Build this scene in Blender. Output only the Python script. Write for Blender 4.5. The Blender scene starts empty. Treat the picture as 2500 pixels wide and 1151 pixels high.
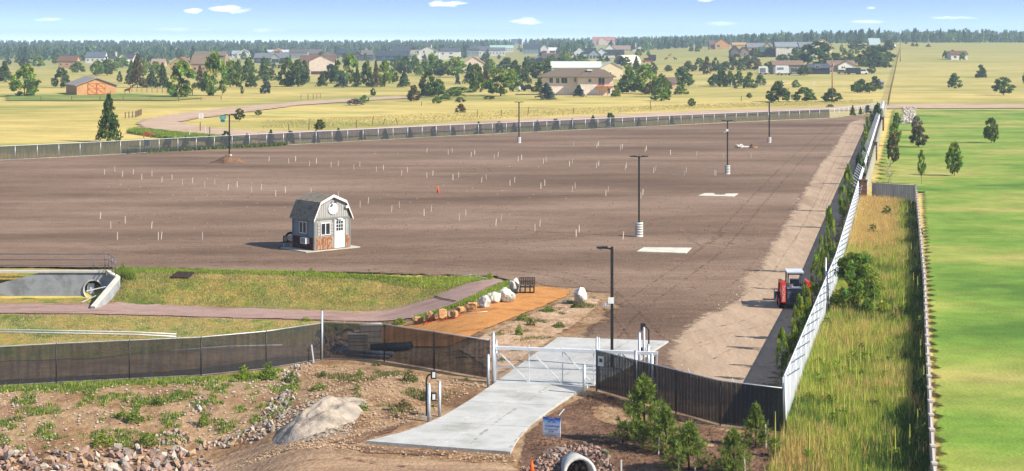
import bpy, bmesh, math, random
import numpy as np
from mathutils import Vector, Matrix, noise
from mathutils.geometry import delaunay_2d_cdt
R = math.radians
rnd = random.Random(7)
sc = bpy.context.scene
# ---------------------------------------------------------------- camera, sky, sun, exposure
F, HC, HY = 4000.0, 15.2, 105.0          # focal length in photo pixels, eye height, horizon row
cam = bpy.data.objects.new('camera', bpy.data.cameras.new('camera'))
sc.collection.objects.link(cam)
cam.location = (0, 0, HC); cam.rotation_euler = (R(90), 0, 0)
cam.data.sensor_width = 36; cam.data.lens = F / 2500 * 36
cam.data.shift_y = -(575.5 - HY) / 2500
cam.data.clip_start = 1; cam.data.clip_end = 20000
sc.camera = cam
SUN_AZ, SUN_EL = 113, 38                  # clockwise from +Y
w = bpy.data.worlds.new('World'); sc.world = w; w.use_nodes = True
nt = w.node_tree; nt.nodes.clear()
def N(t, **k):
    n = nt.nodes.new(t)
    for a, b in k.items(): setattr(n, a, b)
    return n
def LK(a, b): nt.links.new(a, b)
def MA(op, a, b=None, c=None, clamp=False):
    n = N('ShaderNodeMath', operation=op); n.use_clamp = clamp
    for i, v in enumerate((a, b, c)):
        if v is None: continue
        if isinstance(v, (int, float)): n.inputs[i].default_value = v
        else: LK(v, n.inputs[i])
    return n.outputs[0]
SKY_LIFT = 12.0
HAZE = 0.00024
tc = N('ShaderNodeTexCoord'); sp = N('ShaderNodeSeparateXYZ'); LK(tc.outputs['Generated'], sp.inputs[0])
cb = N('ShaderNodeCombineXYZ'); LK(sp.outputs[0], cb.inputs[0]); LK(sp.outputs[1], cb.inputs[1])
zup = MA('MULTIPLY_ADD', MA('MAXIMUM', sp.outputs[2], 0.0), SKY_LIFT, 0.05)
LK(zup, cb.inputs[2])
vn = N('ShaderNodeVectorMath', operation='NORMALIZE'); LK(cb.outputs[0], vn.inputs[0])
sky = N('ShaderNodeTexSky', sky_type='NISHITA'); sky.sun_disc = False
sky.sun_elevation = R(SUN_EL); sky.sun_rotation = R(SUN_AZ); sky.altitude = 2200
sky.air_density = 1.25; sky.dust_density = 0.25; sky.ozone_density = 2.0
LK(vn.outputs[0], sky.inputs[0])
# small fair weather clouds low over the horizon: ellipses with ragged edges on the sky directions
yy = MA('MAXIMUM', sp.outputs[1], 0.05)
uu = MA('DIVIDE', sp.outputs[0], yy); vv = MA('DIVIDE', sp.outputs[2], yy)
cn = N('ShaderNodeCombineXYZ'); LK(uu, cn.inputs[0]); LK(MA('MULTIPLY', vv, 4.0), cn.inputs[1])
ns = N('ShaderNodeTexNoise'); ns.inputs['Scale'].default_value = 90; ns.inputs['Detail'].default_value = 5
LK(cn.outputs[0], ns.inputs['Vector'])
tot = None
for px, py, rx, ry, am in [(555,23,44,9,.8),(470,28,24,6,.65),(1092,9,42,8,.75),(1284,53,36,8,.65),(1720,2,22,3,.4),(2118,53,40,4,.35),(2130,20,12,3,.35),
                           (430,72,70,5,.2),(640,74,50,5,.2),(1760,58,60,5,.2),(2330,44,50,4,.35),(120,48,50,4,.3),(-500,-20,120,18,.5),(2950,-60,150,22,.5)]:
    a = MA('DIVIDE', MA('SUBTRACT', uu, (px-1250)/F), rx/F*1.1)
    dv = MA('SUBTRACT', vv, (HY-py)/F)
    b = MA('DIVIDE', dv, ry/F*1.1)
    d = MA('ADD', MA('MULTIPLY', a, a), MA('MULTIPLY', b, b))
    m = MA('SUBTRACT', MA('ADD', 1.0, MA('MULTIPLY', MA('SUBTRACT', ns.outputs[0], .5), 4.2)), d)
    m = MA('MULTIPLY', MA('MULTIPLY', m, .62, clamp=True), am)
    tot = m if tot is None else MA('MAXIMUM', tot, m)
mx = N('ShaderNodeMixRGB'); LK(tot, mx.inputs[0]); LK(sky.outputs[0], mx.inputs[1]); mx.inputs[2].default_value = (9.5, 10.0, 10.6, 1)
hs = N('ShaderNodeHueSaturation'); LK(mx.outputs[0], hs.inputs['Color'])
hs.inputs['Saturation'].default_value = .88
bg = N('ShaderNodeBackground'); bg.inputs[1].default_value = 0.15
LK(hs.outputs[0], bg.inputs[0]); ow = N('ShaderNodeOutputWorld'); LK(bg.outputs[0], ow.inputs[0])
sun = bpy.data.objects.new('sun', bpy.data.lights.new('sun', 'SUN')); sc.collection.objects.link(sun)
sun.data.energy = 4.8; sun.data.angle = R(0.5); sun.data.color = (1.0, .93, .82)
sd = Vector((math.sin(R(SUN_AZ))*math.cos(R(SUN_EL)), math.cos(R(SUN_AZ))*math.cos(R(SUN_EL)), math.sin(R(SUN_EL))))
sun.rotation_euler = sd.to_track_quat('Z', 'Y').to_euler(); sun.location = (0, 0, 60)
sc.view_settings.view_transform = 'Standard'; sc.view_settings.look = 'None'
sc.view_settings.gamma = 1; sc.view_settings.exposure = 0.88; sc.view_settings.use_curve_mapping = False
sc.render.engine = 'CYCLES'
sc.cycles.use_denoising = True
sc.cycles.max_bounces = 6; sc.cycles.transparent_max_bounces = 16; sc.cycles.volume_bounces = 0
sc.cycles.diffuse_bounces = 3
# ---------------------------------------------------------------- terrain and the pixel-to-place helper
def ss(a, b, x):
    t = min(1.0, max(0.0, (x - a) / (b - a))); return t * t * (3 - 2 * t)
FXY = [(40, 4.4), (64.7, 10.72), (102.2, 20.2), (157.9, 33.4), (328, 73.9), (372, 84.4)]   # right hand fence, (Y, X)
WXY = [(40, 10.6), (58.1, 14.9), (76.5, 19.4), (98.9, 24.9), (153.9, 38.0)]               # garden wall
def interp(tab, y): return float(np.interp(y, [a for a, _ in tab], [b for _, b in tab]))
def T(x, y):
    z = 0.0
    if y > 450:
        p = 1250 + F * x / y
        t = ss(900, 2200, p)
        lf = 9 * ss(1500, 3300, y)
        rt = 15.5 * ss(520, 1500, y) + 7 * ss(1600, 3300, y)
        z += lf * (1 - t) + rt * t
    if y < 130:
        # detention basin beyond the near fence
        n_edge = ss(108.5, 103.0, y); s_edge = ss(81.5, 89, y)
        z -= 1.45 * n_edge * s_edge * ss(-1.0, -8.5, x)
        if x < -25.0 and 98 < y < 107.4: z += (-1.45 - z) * ss(-25.2, -26.0, x)
        # bank falling towards the ditch at the lower left
        z -= 1.5 * ss(72.5, 63, y) * ss(-7.0, -12.5, x)
        # ditch with the drain pipe
        z -= 1.1 * math.exp(-((x - 2.6) / 1.7) ** 2) * ss(60.2, 57.0, y)
        # low mound by the orange bed and by the grey spoil heap
        z += .35 * math.exp(-((x + 5.8) / 2.6) ** 2 - ((y - 71) / 4) ** 2)
    if 40 < y < 153:
        a, b = interp(FXY, y), interp(WXY, y); s = (x - a) / (b - a)
        if 0 < s < 1: z -= .3 * math.sin(math.pi * s) * ss(153, 146, y)
    return z
def at(px, py):
    dx, dz = (px - 1250) / F, -(py - HY) / F
    t = 42.0; pv = t
    while HC + dz * t > T(dx * t, t):
        pv = t; t *= 1.012
        if t > 3600: return Vector((dx * 3600, 3600, T(dx * 3600, 3600)))
    for _ in range(24):
        m = (pv + t) / 2
        if HC + dz * m > T(dx * m, m): pv = m
        else: t = m
    return Vector((dx * t, t, T(dx * t, t)))
CX = {1: 227, 2: 738, 3: 1249, 4: 1760}
def C(k, u, v): return CX[k] + u / 4.892, 60 + v / 4.892
# ---------------------------------------------------------------- materials
def lin(h):
    if isinstance(h, str):
        c = [int(h[i:i+2], 16) / 255 for i in (0, 2, 4)]
        return tuple(x / 12.92 if x < .04045 else ((x + .055) / 1.055) ** 2.4 for x in c)
    return tuple(h)
MATS = {}
def new_mat(name):
    m = bpy.data.materials.new(name); m.use_nodes = True
    return m, m.node_tree
def mat(name, cols, scale=1.0, rough=.85, bump=0.0, bscale=None, metal=0, stretch=(1, 1, 1), rot=0, detail=6, second=None, spec=.2, dist=1.0, lohi=(.35, .65)):
    """procedural surface: noise runs through the listed albedos, a finer noise varies it, bump gives relief"""
    if name in MATS: return MATS[name]
    m, t = new_mat(name); MATS[name] = m
    b = t.nodes['Principled BSDF']; b.inputs['Roughness'].default_value = rough; b.inputs['Metallic'].default_value = metal
    b.inputs['Specular IOR Level'].default_value = spec
    g = t.nodes.new('ShaderNodeNewGeometry')
    tcn = t.nodes.new('ShaderNodeTexCoord')
    mp = t.nodes.new('ShaderNodeMapping'); mp.inputs['Scale'].default_value = stretch; mp.inputs['Rotation'].default_value = (0, 0, rot)
    t.links.new(tcn.outputs['Object'], mp.inputs[0])
    n = t.nodes.new('ShaderNodeTexNoise'); n.inputs['Scale'].default_value = scale; n.inputs['Detail'].default_value = detail; n.inputs['Roughness'].default_value = .62
    t.links.new(mp.outputs[0], n.inputs['Vector'])
    r = t.nodes.new('ShaderNodeValToRGB'); cols = [lin(c) for c in cols]
    if len(cols) == 1: cols = [tuple(x * .88 for x in cols[0]), tuple(min(1, x * 1.1) for x in cols[0])]
    lo, hi = lohi
    for i, c in enumerate(cols):
        e = r.color_ramp.elements[i] if i < 2 else r.color_ramp.elements.new(.99)
        e.color = (*c, 1)
    for i, c in enumerate(cols): r.color_ramp.elements[i].position = lo + (hi - lo) * i / (len(cols) - 1); r.color_ramp.elements[i].color = (*c, 1)
    t.links.new(n.outputs[0], r.inputs[0]); col = r.outputs[0]
    if second:      # (scale, dark, light, stretch, rot)
        s2, dk, lt = second[:3]
        mp2 = t.nodes.new('ShaderNodeMapping'); mp2.inputs['Scale'].default_value = second[3] if len(second) > 3 else (1, 1, 1)
        mp2.inputs['Rotation'].default_value = (0, 0, second[4] if len(second) > 4 else 0)
        t.links.new(tcn.outputs['Object'], mp2.inputs[0])
        n2 = t.nodes.new('ShaderNodeTexNoise'); n2.inputs['Scale'].default_value = s2; n2.inputs['Detail'].default_value = 5; n2.inputs['Roughness'].default_value = .7
        t.links.new(mp2.outputs[0], n2.inputs['Vector'])
        mr = t.nodes.new('ShaderNodeMapRange'); mr.inputs[1].default_value = .3; mr.inputs[2].default_value = .7
        mr.inputs[3].default_value = dk; mr.inputs[4].default_value = lt; t.links.new(n2.outputs[0], mr.inputs[0])
        ml = t.nodes.new('ShaderNodeVectorMath'); ml.operation = 'SCALE'; t.links.new(col, ml.inputs[0]); t.links.new(mr.outputs[0], ml.inputs['Scale']); col = ml.outputs[0]
    t.links.new(col, b.inputs['Base Color'])
    if bump:
        nb = t.nodes.new('ShaderNodeTexNoise'); nb.inputs['Scale'].default_value = bscale or scale * 6; nb.inputs['Detail'].default_value = 4
        t.links.new(tcn.outputs['Object'], nb.inputs['Vector'])
        bp = t.nodes.new('ShaderNodeBump'); bp.inputs['Strength'].default_value = 1; bp.inputs['Distance'].default_value = bump
        t.links.new(nb.outputs[0], bp.inputs['Height']); t.links.new(bp.outputs[0], b.inputs['Normal'])
    return m
def leafmat(name, col, trans=.4):
    """foliage: albedo times the per-leaf 'Col' variation, partly translucent"""
    if name in MATS: return MATS[name]
    m, t = new_mat(name); MATS[name] = m
    t.nodes.remove(t.nodes['Principled BSDF'])
    a = t.nodes.new('ShaderNodeAttribute'); a.attribute_name = 'Col'
    ml = t.nodes.new('ShaderNodeVectorMath'); ml.operation = 'MULTIPLY'; ml.inputs[1].default_value = lin(col)
    t.links.new(a.outputs['Color'], ml.inputs[0])
    d = t.nodes.new('ShaderNodeBsdfDiffuse'); tr = t.nodes.new('ShaderNodeBsdfTranslucent'); mx = t.nodes.new('ShaderNodeMixShader')
    mx.inputs[0].default_value = trans
    t.links.new(ml.outputs[0], d.inputs[0]); t.links.new(ml.outputs[0], tr.inputs[0])
    t.links.new(d.outputs[0], mx.inputs[1]); t.links.new(tr.outputs[0], mx.inputs[2]); t.links.new(mx.outputs[0], t.nodes['Material Output'].inputs[0])
    return m
def screenmat(name, col, clear, warp=0):
    m, t = new_mat(name); MATS[name] = m
    b = t.nodes['Principled BSDF']; b.inputs['Base Color'].default_value = (*lin(col), 1); b.inputs['Roughness'].default_value = .8
    tr = t.nodes.new('ShaderNodeBsdfTransparent'); mx = t.nodes.new('ShaderNodeMixShader')
    tcn = t.nodes.new('ShaderNodeTexCoord'); mp = t.nodes.new('ShaderNodeMapping'); mp.inputs['Scale'].default_value = (1.2, 1.2, .12)
    n = t.nodes.new('ShaderNodeTexNoise'); n.inputs['Scale'].default_value = 5; n.inputs['Detail'].default_value = 5
    t.links.new(tcn.outputs['Object'], mp.inputs[0]); t.links.new(mp.outputs[0], n.inputs['Vector'])
    mr = t.nodes.new('ShaderNodeMapRange'); mr.inputs[1].default_value = .3; mr.inputs[2].default_value = .7
    mr.inputs[3].default_value = clear * .55; mr.inputs[4].default_value = clear * 1.35
    t.links.new(n.outputs[0], mr.inputs[0]); t.links.new(mr.outputs[0], mx.inputs[0])
    t.links.new(b.outputs[0], mx.inputs[1]); t.links.new(tr.outputs[0], mx.inputs[2]); t.links.new(mx.outputs[0], t.nodes['Material Output'].inputs[0])
    return m
# ---------------------------------------------------------------- object helpers
def setp(o, label=None, cat=None, group=None, kind=None):
    if label: o['label'] = label
    if cat: o['category'] = cat
    if group: o['group'] = group
    if kind: o['kind'] = kind
    return o
def obj(name, me, m=None, parent=None, loc=None, rot=None, scale=None):
    o = bpy.data.objects.new(name, me); sc.collection.objects.link(o)
    if m is not None and me is not None:
        if not me.materials: me.materials.append(m)
        elif me.materials[0] is not m:
            o.material_slots[0].link = 'OBJECT'; o.material_slots[0].material = m
    if parent is not None: o.parent = parent
    if loc is not None: o.location = loc
    if rot is not None: o.rotation_euler = rot if hasattr(rot, '__len__') else (0, 0, rot)
    if scale is not None: o.scale = scale if hasattr(scale, '__len__') else (scale,) * 3
    return o
def thing(name, label, cat, loc=(0, 0, 0), rz=0, group=None):
    o = obj(name, None, loc=loc, rot=rz); o.empty_display_size = .3
    return setp(o, label, cat, group)
def copy_tree(o, parent=None):
    c = o.copy(); sc.collection.objects.link(c); c.parent = parent
    for ch in list(o.children): copy_tree(ch, c)
    return c
class MB:
    def __init__(s): s.v = []; s.f = []
    def add(s, v, f):
        b = len(s.v); s.v += [tuple(p) for p in v]; s.f += [tuple(b + i for i in q) for q in f]; return s
    def box(s, x0, x1, y0, y1, z0, z1):
        return s.add([(x0,y0,z0),(x1,y0,z0),(x1,y1,z0),(x0,y1,z0),(x0,y0,z1),(x1,y0,z1),(x1,y1,z1),(x0,y1,z1)],
                     [(0,3,2,1),(4,5,6,7),(0,1,5,4),(1,2,6,5),(2,3,7,6),(3,0,4,7)])
    def tube(s, path, r, seg=8, cap=True):
        path = [Vector(p) for p in path]; rs = r if hasattr(r, '__len__') else [r] * len(path)
        vs = []; fs = []
        for i, p in enumerate(path):
            d = (path[min(i+1, len(path)-1)] - path[max(i-1, 0)]).normalized()
            a = d.orthogonal().normalized() if i == 0 else (a - d * a.dot(d)).normalized()
            b = d.cross(a)
            for k in range(seg):
                an = 2 * math.pi * k / seg; vs.append(p + (a * math.cos(an) + b * math.sin(an)) * rs[i])
        for i in range(len(path) - 1):
            for k in range(seg):
                k2 = (k + 1) % seg; fs.append((i*seg+k, i*seg+k2, (i+1)*seg+k2, (i+1)*seg+k))
        if cap: fs.append(tuple(range(seg))[::-1]); fs.append(tuple((len(path)-1)*seg + k for k in range(seg)))
        return s.add(vs, fs)
    def bar(s, a, b, wd, th=None):
        """square bar from a to b"""
        a, b = Vector(a), Vector(b); d = (b - a).normalized(); up = Vector((0, 0, 1)) if abs(d.z) < .9 else Vector((0, 1, 0))
        x = d.cross(up).normalized() * wd / 2; y = x.cross(d).normalized() * (th or wd) / 2
        return s.add([a-x-y, a+x-y, a+x+y, a-x+y, b-x-y, b+x-y, b+x+y, b-x+y], [(0,1,2,3),(7,6,5,4),(0,4,5,1),(1,5,6,2),(2,6,7,3),(3,7,4,0)])
    def prism(s, poly, y0, y1):
        """polygon in x,z extruded along y"""
        n = len(poly); v = [(x, y0, z) for x, z in poly] + [(x, y1, z) for x, z in poly]
        return s.add(v, [tuple(range(n)), tuple(range(2*n-1, n-1, -1))] + [(i, i+n, (i+1) % n + n, (i+1) % n) for i in range(n)])
    def me(s, name='mesh', smooth=False):
        me = bpy.data.meshes.new(name); me.from_pydata(s.v, [], s.f)
        bm = bmesh.new(); bm.from_mesh(me); bmesh.ops.recalc_face_normals(bm, faces=bm.faces); bm.to_mesh(me); bm.free()
        if smooth: me.polygons.foreach_set('use_smooth', [True] * len(me.polygons))
        return me
    def o(s, name, m, parent=None, smooth=False, **k): return obj(name, s.me(name, smooth), m, parent, **k)
def cyl(r, z0, z1, seg=12): return MB().tube([(0, 0, z0), (0, 0, z1)], r, seg)
def npmesh(name, V, Fc, col=None):
    V = np.asarray(V, dtype=np.float32); Fc = np.asarray(Fc, dtype=np.int32); k = Fc.shape[1]
    me = bpy.data.meshes.new(name); me.vertices.add(len(V)); me.vertices.foreach_set('co', V.ravel())
    me.loops.add(Fc.size); me.loops.foreach_set('vertex_index', Fc.ravel())
    me.polygons.add(len(Fc)); me.polygons.foreach_set('loop_start', np.arange(len(Fc), dtype=np.int32) * k)
    me.update(calc_edges=True); me.validate()
    if col is not None:
        a = me.attributes.new('Col', 'FLOAT_COLOR', 'POINT'); c4 = np.ones((len(V), 4), dtype=np.float32); c4[:, :3] = col; a.data.foreach_set('color', c4.ravel())
    return me
def densify(pts, step):
    out = []
    for i, p in enumerate(pts):
        q = pts[(i + 1) % len(pts)]; n = max(1, int((q - p).length / step))
        for k in range(n): out.append(p.lerp(q, k / n))
    return out
def inside(x, y, poly):
    c = False; j = len(poly) - 1
    for i in range(len(poly)):
        xi, yi = poly[i][0], poly[i][1]; xj, yj = poly[j][0], poly[j][1]
        if (yi > y) != (yj > y) and x < (xj - xi) * (y - yi) / (yj - yi) + xi: c = not c
        j = i
    return c
def P2(pts): return [Vector(at(*p)[:2]) for p in pts]
def feather(m):
    if m.name + '_feathered' in MATS: return MATS[m.name + '_feathered']
    m2 = m.copy(); MATS[m.name + '_feathered'] = m2; m2.name = m.name + '_feathered'; t = m2.node_tree
    out = t.nodes['Material Output']; src = out.inputs[0].links[0].from_socket
    a = t.nodes.new('ShaderNodeAttribute'); a.attribute_name = 'edge'; tcn = t.nodes.new('ShaderNodeTexCoord')
    n = t.nodes.new('ShaderNodeTexNoise'); n.inputs['Scale'].default_value = 1.6; n.inputs['Detail'].default_value = 7; n.inputs['Roughness'].default_value = .75
    t.links.new(tcn.outputs['Object'], n.inputs['Vector'])
    def mm(op, x, y, cl=False):
        q = t.nodes.new('ShaderNodeMath'); q.operation = op; q.use_clamp = cl
        for i, v in enumerate((x, y)):
            if isinstance(v, (int, float)): q.inputs[i].default_value = v
            else: t.links.new(v, q.inputs[i])
        return q.outputs[0]
    f = mm('ADD', mm('MULTIPLY', a.outputs['Fac'], 2.6), mm('MULTIPLY', mm('SUBTRACT', n.outputs[0], .5), 3.2)); f = mm('SUBTRACT', f, .75); f = mm('MULTIPLY', f, 1.6, True)
    tr = t.nodes.new('ShaderNodeBsdfTransparent'); mx = t.nodes.new('ShaderNodeMixShader')
    t.links.new(f, mx.inputs[0]); t.links.new(tr.outputs[0], mx.inputs[1]); t.links.new(src, mx.inputs[2]); t.links.new(mx.outputs[0], out.inputs[0])
    return m2
def sheet(name, pts, off, m, step=1.0, fw=0.0, amp=0.0, rough=0.0, edge=None, world=False, parent=None, kind='structure', skirt=0.0):
    poly = [Vector(p) for p in pts] if world else P2(pts)
    b = densify(poly, edge or step)
    if amp:
        b = [Vector((p.x + amp * noise.noise(Vector((p.x*.45, p.y*.45, 3))) * 1.6 + amp * .5 * noise.noise(Vector((p.x*2, p.y*2, 9))),
                     p.y + amp * 1.5 * noise.noise(Vector((p.x*.45, p.y*.45, 17))) + amp * .6 * noise.noise(Vector((p.x*2, p.y*2, 5))))) for p in b]
    xs = [p.x for p in b]; ys = [p.y for p in b]; vs = list(b); n = len(b)
    y = min(ys) + step * .5; row = 0
    while y < max(ys):
        # crossing spans of this row
        cr = sorted([b[i].x + (y - b[i].y) / (b[(i+1) % n].y - b[i].y) * (b[(i+1) % n].x - b[i].x) for i in range(n) if (b[i].y > y) != (b[(i+1) % n].y > y)])
        for a, c in zip(cr[::2], cr[1::2]):
            x = a + step * (.5 + .5 * (row % 2))
            while x < c - step * .4: vs.append(Vector((x, y))); x += step
        y += step; row += 1
    r = delaunay_2d_cdt(vs, [], [list(range(n))], 1, 1e-5)
    V = [(p.x, p.y, T(p.x, p.y) + off + (rough * (noise.noise(Vector((p.x*.9, p.y*.9, 0))) + .6 * noise.noise(Vector((p.x*2.7, p.y*2.7, 4)))) if rough else 0)) for p in r[0]]
    me = bpy.data.meshes.new(name); me.from_pydata(V, [], [f if (r[0][f[1]]-r[0][f[0]]).cross(r[0][f[2]]-r[0][f[0]]) > 0 else f[::-1] for f in r[2]])
    me.polygons.foreach_set('use_smooth', [True] * len(me.polygons))
    if fw:
        m = feather(m); bb = np.array([(p.x, p.y) for p in densify([Vector(q) for q in b], fw * .35)]); vv = np.array([(p.x, p.y) for p in r[0]]); e = np.empty(len(vv), np.float32)
        for i in range(0, len(vv), 2000): e[i:i+2000] = np.sqrt(((vv[i:i+2000, None] - bb[None]) ** 2).sum(2)).min(1)
        at_ = me.attributes.new('edge', 'FLOAT', 'POINT'); at_.data.foreach_set('value', np.clip(e / fw, 0, 1).astype(np.float32))
    o = obj(name, me, m, parent); o['kind'] = kind
    return o
# ---------------------------------------------------------------- ground surfaces
m_field = mat('dry_meadow_grass', ['757f3c','968f4a','b5a25c','c5ae68','87904a'], .011, .95, .15, .8, stretch=(1, 1.7, 1), second=(.12, .7, 1.2, (.6, 1.2, 1), R(20)), lohi=(.3, .7))
m_lot = mat('brown_gravel_soil', ['5f4a3a','76604e','897260'], .06, .95, .08, 5, stretch=(.4, 1.4, 1), rot=R(-12), second=(2.2, .76, 1.18, (.35, .9, 1), R(-9)))
m_track = mat('tan_packed_gravel', ['907963','a68f77','98816a'], .09, .95, .04, 5, stretch=(2.4, .5, 1), rot=R(14), second=(.5, .82, 1.12, (3, .4, 1), R(14)))
m_dirt = mat('sandy_brown_dirt', ['6a4f37','87694b','9a7f60','7d6047'], .28, .95, .12, 3.5, second=(1.6, .68, 1.2))
m_dark = mat('damp_brown_dirt', ['584233','725541','866850'], .5, .95, .15, 4, second=(3, .6, 1.15))
m_bank = mat('mown_basin_grass', ['4f5f1e','76802f','a08448','8a8440','5f6e2a'], .32, .95, .10, 6, stretch=(1.0, .7, 1), rot=R(35), second=(2.6, .6, 1.25))
m_path = mat('pinkish_gravel_path', ['8a6e64','9c8277','836458'], .3, .95, .04, 8, stretch=(.5, 2, 1), second=(2.5, .85, 1.1))
m_orange = mat('orange_crushed_stone', ['a8713a','bb8348','9c6634'], .5, .95, .04, 8, second=(3, .8, 1.12))
m_road = mat('county_gravel_road', ['a58b73','b39a82','9a816b'], .05, .95, .03, 3, second=(.4, .88, 1.1))
m_conc = mat('pale_concrete', ['a3a29c','b2b1ac','98978f'], .35, .8, .01, 8, second=(1.2, .9, 1.06, (.5, 1.6, 1), R(40)))
m_lawn = mat('green_turf', ['4f6f22','6a862e','858f3e','9c9550'], .05, .95, .05, 6, stretch=(1, 1.5, 1), second=(.35, .72, 1.18))
m_drylawn = mat('yellowing_turf', ['6d8228','949640','b3a552'], .12, .95, .05, 6, second=(.5, .75, 1.15))
m_swale = mat('weedy_soil', ['4a5a20','66702c','857538'], .5, .95, .1, 5, second=(3, .6, 1.2))
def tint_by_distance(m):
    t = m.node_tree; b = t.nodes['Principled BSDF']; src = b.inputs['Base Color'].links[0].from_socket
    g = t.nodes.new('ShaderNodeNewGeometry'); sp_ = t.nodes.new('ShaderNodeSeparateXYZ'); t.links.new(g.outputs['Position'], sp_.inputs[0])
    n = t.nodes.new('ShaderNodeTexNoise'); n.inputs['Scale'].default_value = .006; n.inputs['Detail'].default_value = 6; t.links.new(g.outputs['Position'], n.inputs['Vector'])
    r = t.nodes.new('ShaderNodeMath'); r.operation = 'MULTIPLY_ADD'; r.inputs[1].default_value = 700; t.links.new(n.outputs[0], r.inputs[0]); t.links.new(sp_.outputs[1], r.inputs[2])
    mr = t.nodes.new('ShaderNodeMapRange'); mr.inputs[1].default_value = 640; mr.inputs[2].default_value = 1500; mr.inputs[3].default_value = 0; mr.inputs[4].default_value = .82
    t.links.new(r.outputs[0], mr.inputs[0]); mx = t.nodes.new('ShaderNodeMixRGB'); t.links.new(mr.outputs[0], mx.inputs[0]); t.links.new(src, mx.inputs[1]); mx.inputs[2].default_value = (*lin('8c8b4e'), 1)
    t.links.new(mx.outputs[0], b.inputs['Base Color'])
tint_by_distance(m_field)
def build_grassland():
    us = np.linspace(-.75, .75, 361); ys = [22.0]
    while ys[-1] < 9000: ys.append(ys[-1] * (1.0105 if ys[-1] < 180 else 1.02 if ys[-1] < 4000 else 1.1))
    V = []; 
    for y in ys:
        for u in us:
            x = u * y; V.append((x, y, T(x, min(y, 3600)) - .14 - (y > 3600) * (y - 3600) * .002))
    n = len(us); i = np.arange(len(ys) - 1)[:, None] * n + np.arange(n - 1)[None, :]
    Fc = np.stack([i, i + 1, i + 1 + n, i + n], -1).reshape(-1, 4)
    me = npmesh('grassland', V, Fc); me.polygons.foreach_set('use_smooth', [True] * len(me.polygons))
    o = obj('grassland', me, m_field); o['kind'] = 'structure'
build_grassland()
sheet('dirt_bank', [(-500,1250),(-500,700),(300,700),(1300,690),(1500,700),(1700,840),(1913,1040),(1905,1250)], 0, m_dirt, .55, rough=.035)
lot = [(-700,420),(227,381),(1120,332),(1760,301),(2025,289),(2135,277),(2146,290),(2092,490),(2034,700),(1907,1050),(1880,1040),(1590,960),(1500,900),(1400,834),(1388,815),(1440,790),(1478,745),(1465,722),(1400,708),(1300,700),(1225,684),(1170,676),(640,664),(227,657),(-700,650)]
sheet('dirt_lot', lot, .03, m_lot, 2.2, amp=.12, edge=.7, fw=0.5)
sheet('gravel_track', [(2112,279),(2090,292),(2065,300),(2040,335),(2015,372),(1985,402),(1970,430),(1936,482),(1896,545),(1868,590),(1842,628),(1826,655),(1775,680),(1785,705),(1775,730),(1700,765),(1640,800),(1610,826),(1600,850),(1585,875),(1600,905),(1900,1020),(1925,960),(2035,690),(2093,490),(2134,300)], .05, m_track, 2.0, amp=.28, edge=.5, fw=1.9)
sheet('damp_soil', [(880,1084),(1000,1098),(1245,1119),(1268,1120),(1255,1124),(1100,1118),(900,1112),(850,1095),(820,1078),(900,1055),(1040,1018),(1030,1030),(950,1062)], .03, m_dark, .5, amp=.2, edge=.3, rough=.02, fw=0.5)
sheet('packed_track', [(-500,1300),(430,1148),(560,1100),(680,1068),(800,1060),(980,1020),(1040,1022),(960,1050),(880,1070),(830,1084),(870,1108),(1000,1119),(1260,1128),(1290,1151),(1290,1300)], .02, mat('rutted_sandy_track', ['856a54','a08467','8e7259'], .25, .95, .08, 5, stretch=(.4, 1.6, 1), rot=R(20), second=(1.2, .78, 1.15, (.4, 2, 1), R(18))), .6, amp=.25, edge=.4, rough=.02, fw=0.8)
sheet('brown_mulch', [(1450,957),(1480,962),(1560,990),(1700,1035),(1890,1075),(1880,1300),(1270,1300),(1262,1120),(1275,1060),(1330,1015),(1400,978)], .02, m_dark, .5, amp=.12, edge=.3, rough=.03, fw=0.35)
sheet('bank_soil', [(1480,985),(1600,1015),(1700,1052),(1760,1090),(1700,1120),(1600,1060),(1450,1040),(1420,1010)], .045, m_dirt, .5, amp=.5, edge=.3, rough=.02, fw=0.8)
# basin: grass slope, path, grass floor
sheet('grass_bank', [(-500,646),(227,659),(430,664),(640,666),(1000,674),(1165,679),(1195,684),(1150,692),(1060,728),(950,762),(880,767),(560,754),(300,745),(227,743),(-500,742)], .035, m_bank, .6, amp=.1, edge=.35, rough=.05, fw=0.45)
sheet('gravel_path', [(-500,738),(227,742),(560,751),(880,763),(930,759),(1050,726),(1140,692),(1205,682),(1240,685),(1180,712),(1120,742),(1010,778),(950,785),(560,778),(227,769),(-500,764)], .05, m_path, .5, amp=.07, edge=.3, fw=0.3)
sheet('basin_grass', [(-500,766),(227,770),(560,779),(940,787),(1000,790),(900,800),(790,830),(600,845),(227,880),(-500,900)], .035, m_bank, .6, amp=.1, edge=.35, rough=.05, fw=0.6)
sheet('grass_strip', [(1010,778),(1110,748),(1180,716),(1235,690),(1262,690),(1240,712),(1150,740),(1060,768),(1018,786)], .06, m_bank, .4, amp=.06, edge=.3, fw=0.35)
sheet('orange_gravel_bed', [(1018,790),(1150,752),(1250,722),(1290,706),(1310,700),(1360,704),(1398,710),(1392,724),(1330,750),(1250,782),(1170,815),(1100,850),(960,850),(900,815),(940,795)], .05, m_orange, .4, amp=.07, edge=.3, fw=0.35)
sheet('sandy_mound', [(1398,724),(1440,724),(1468,735),(1466,752),(1430,785),(1385,812),(1362,828),(1290,880),(1206,938),(1200,915),(1110,855),(1180,815),(1260,782),(1335,752)], .045, mat('pale_sandy_soil', ['8a6c50','a88969','b2967a','94735a'], .35, .95, .12, 4, second=(1.8, .72, 1.15)), .5, amp=.15, edge=.35, rough=.06, fw=0.6)
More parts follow.
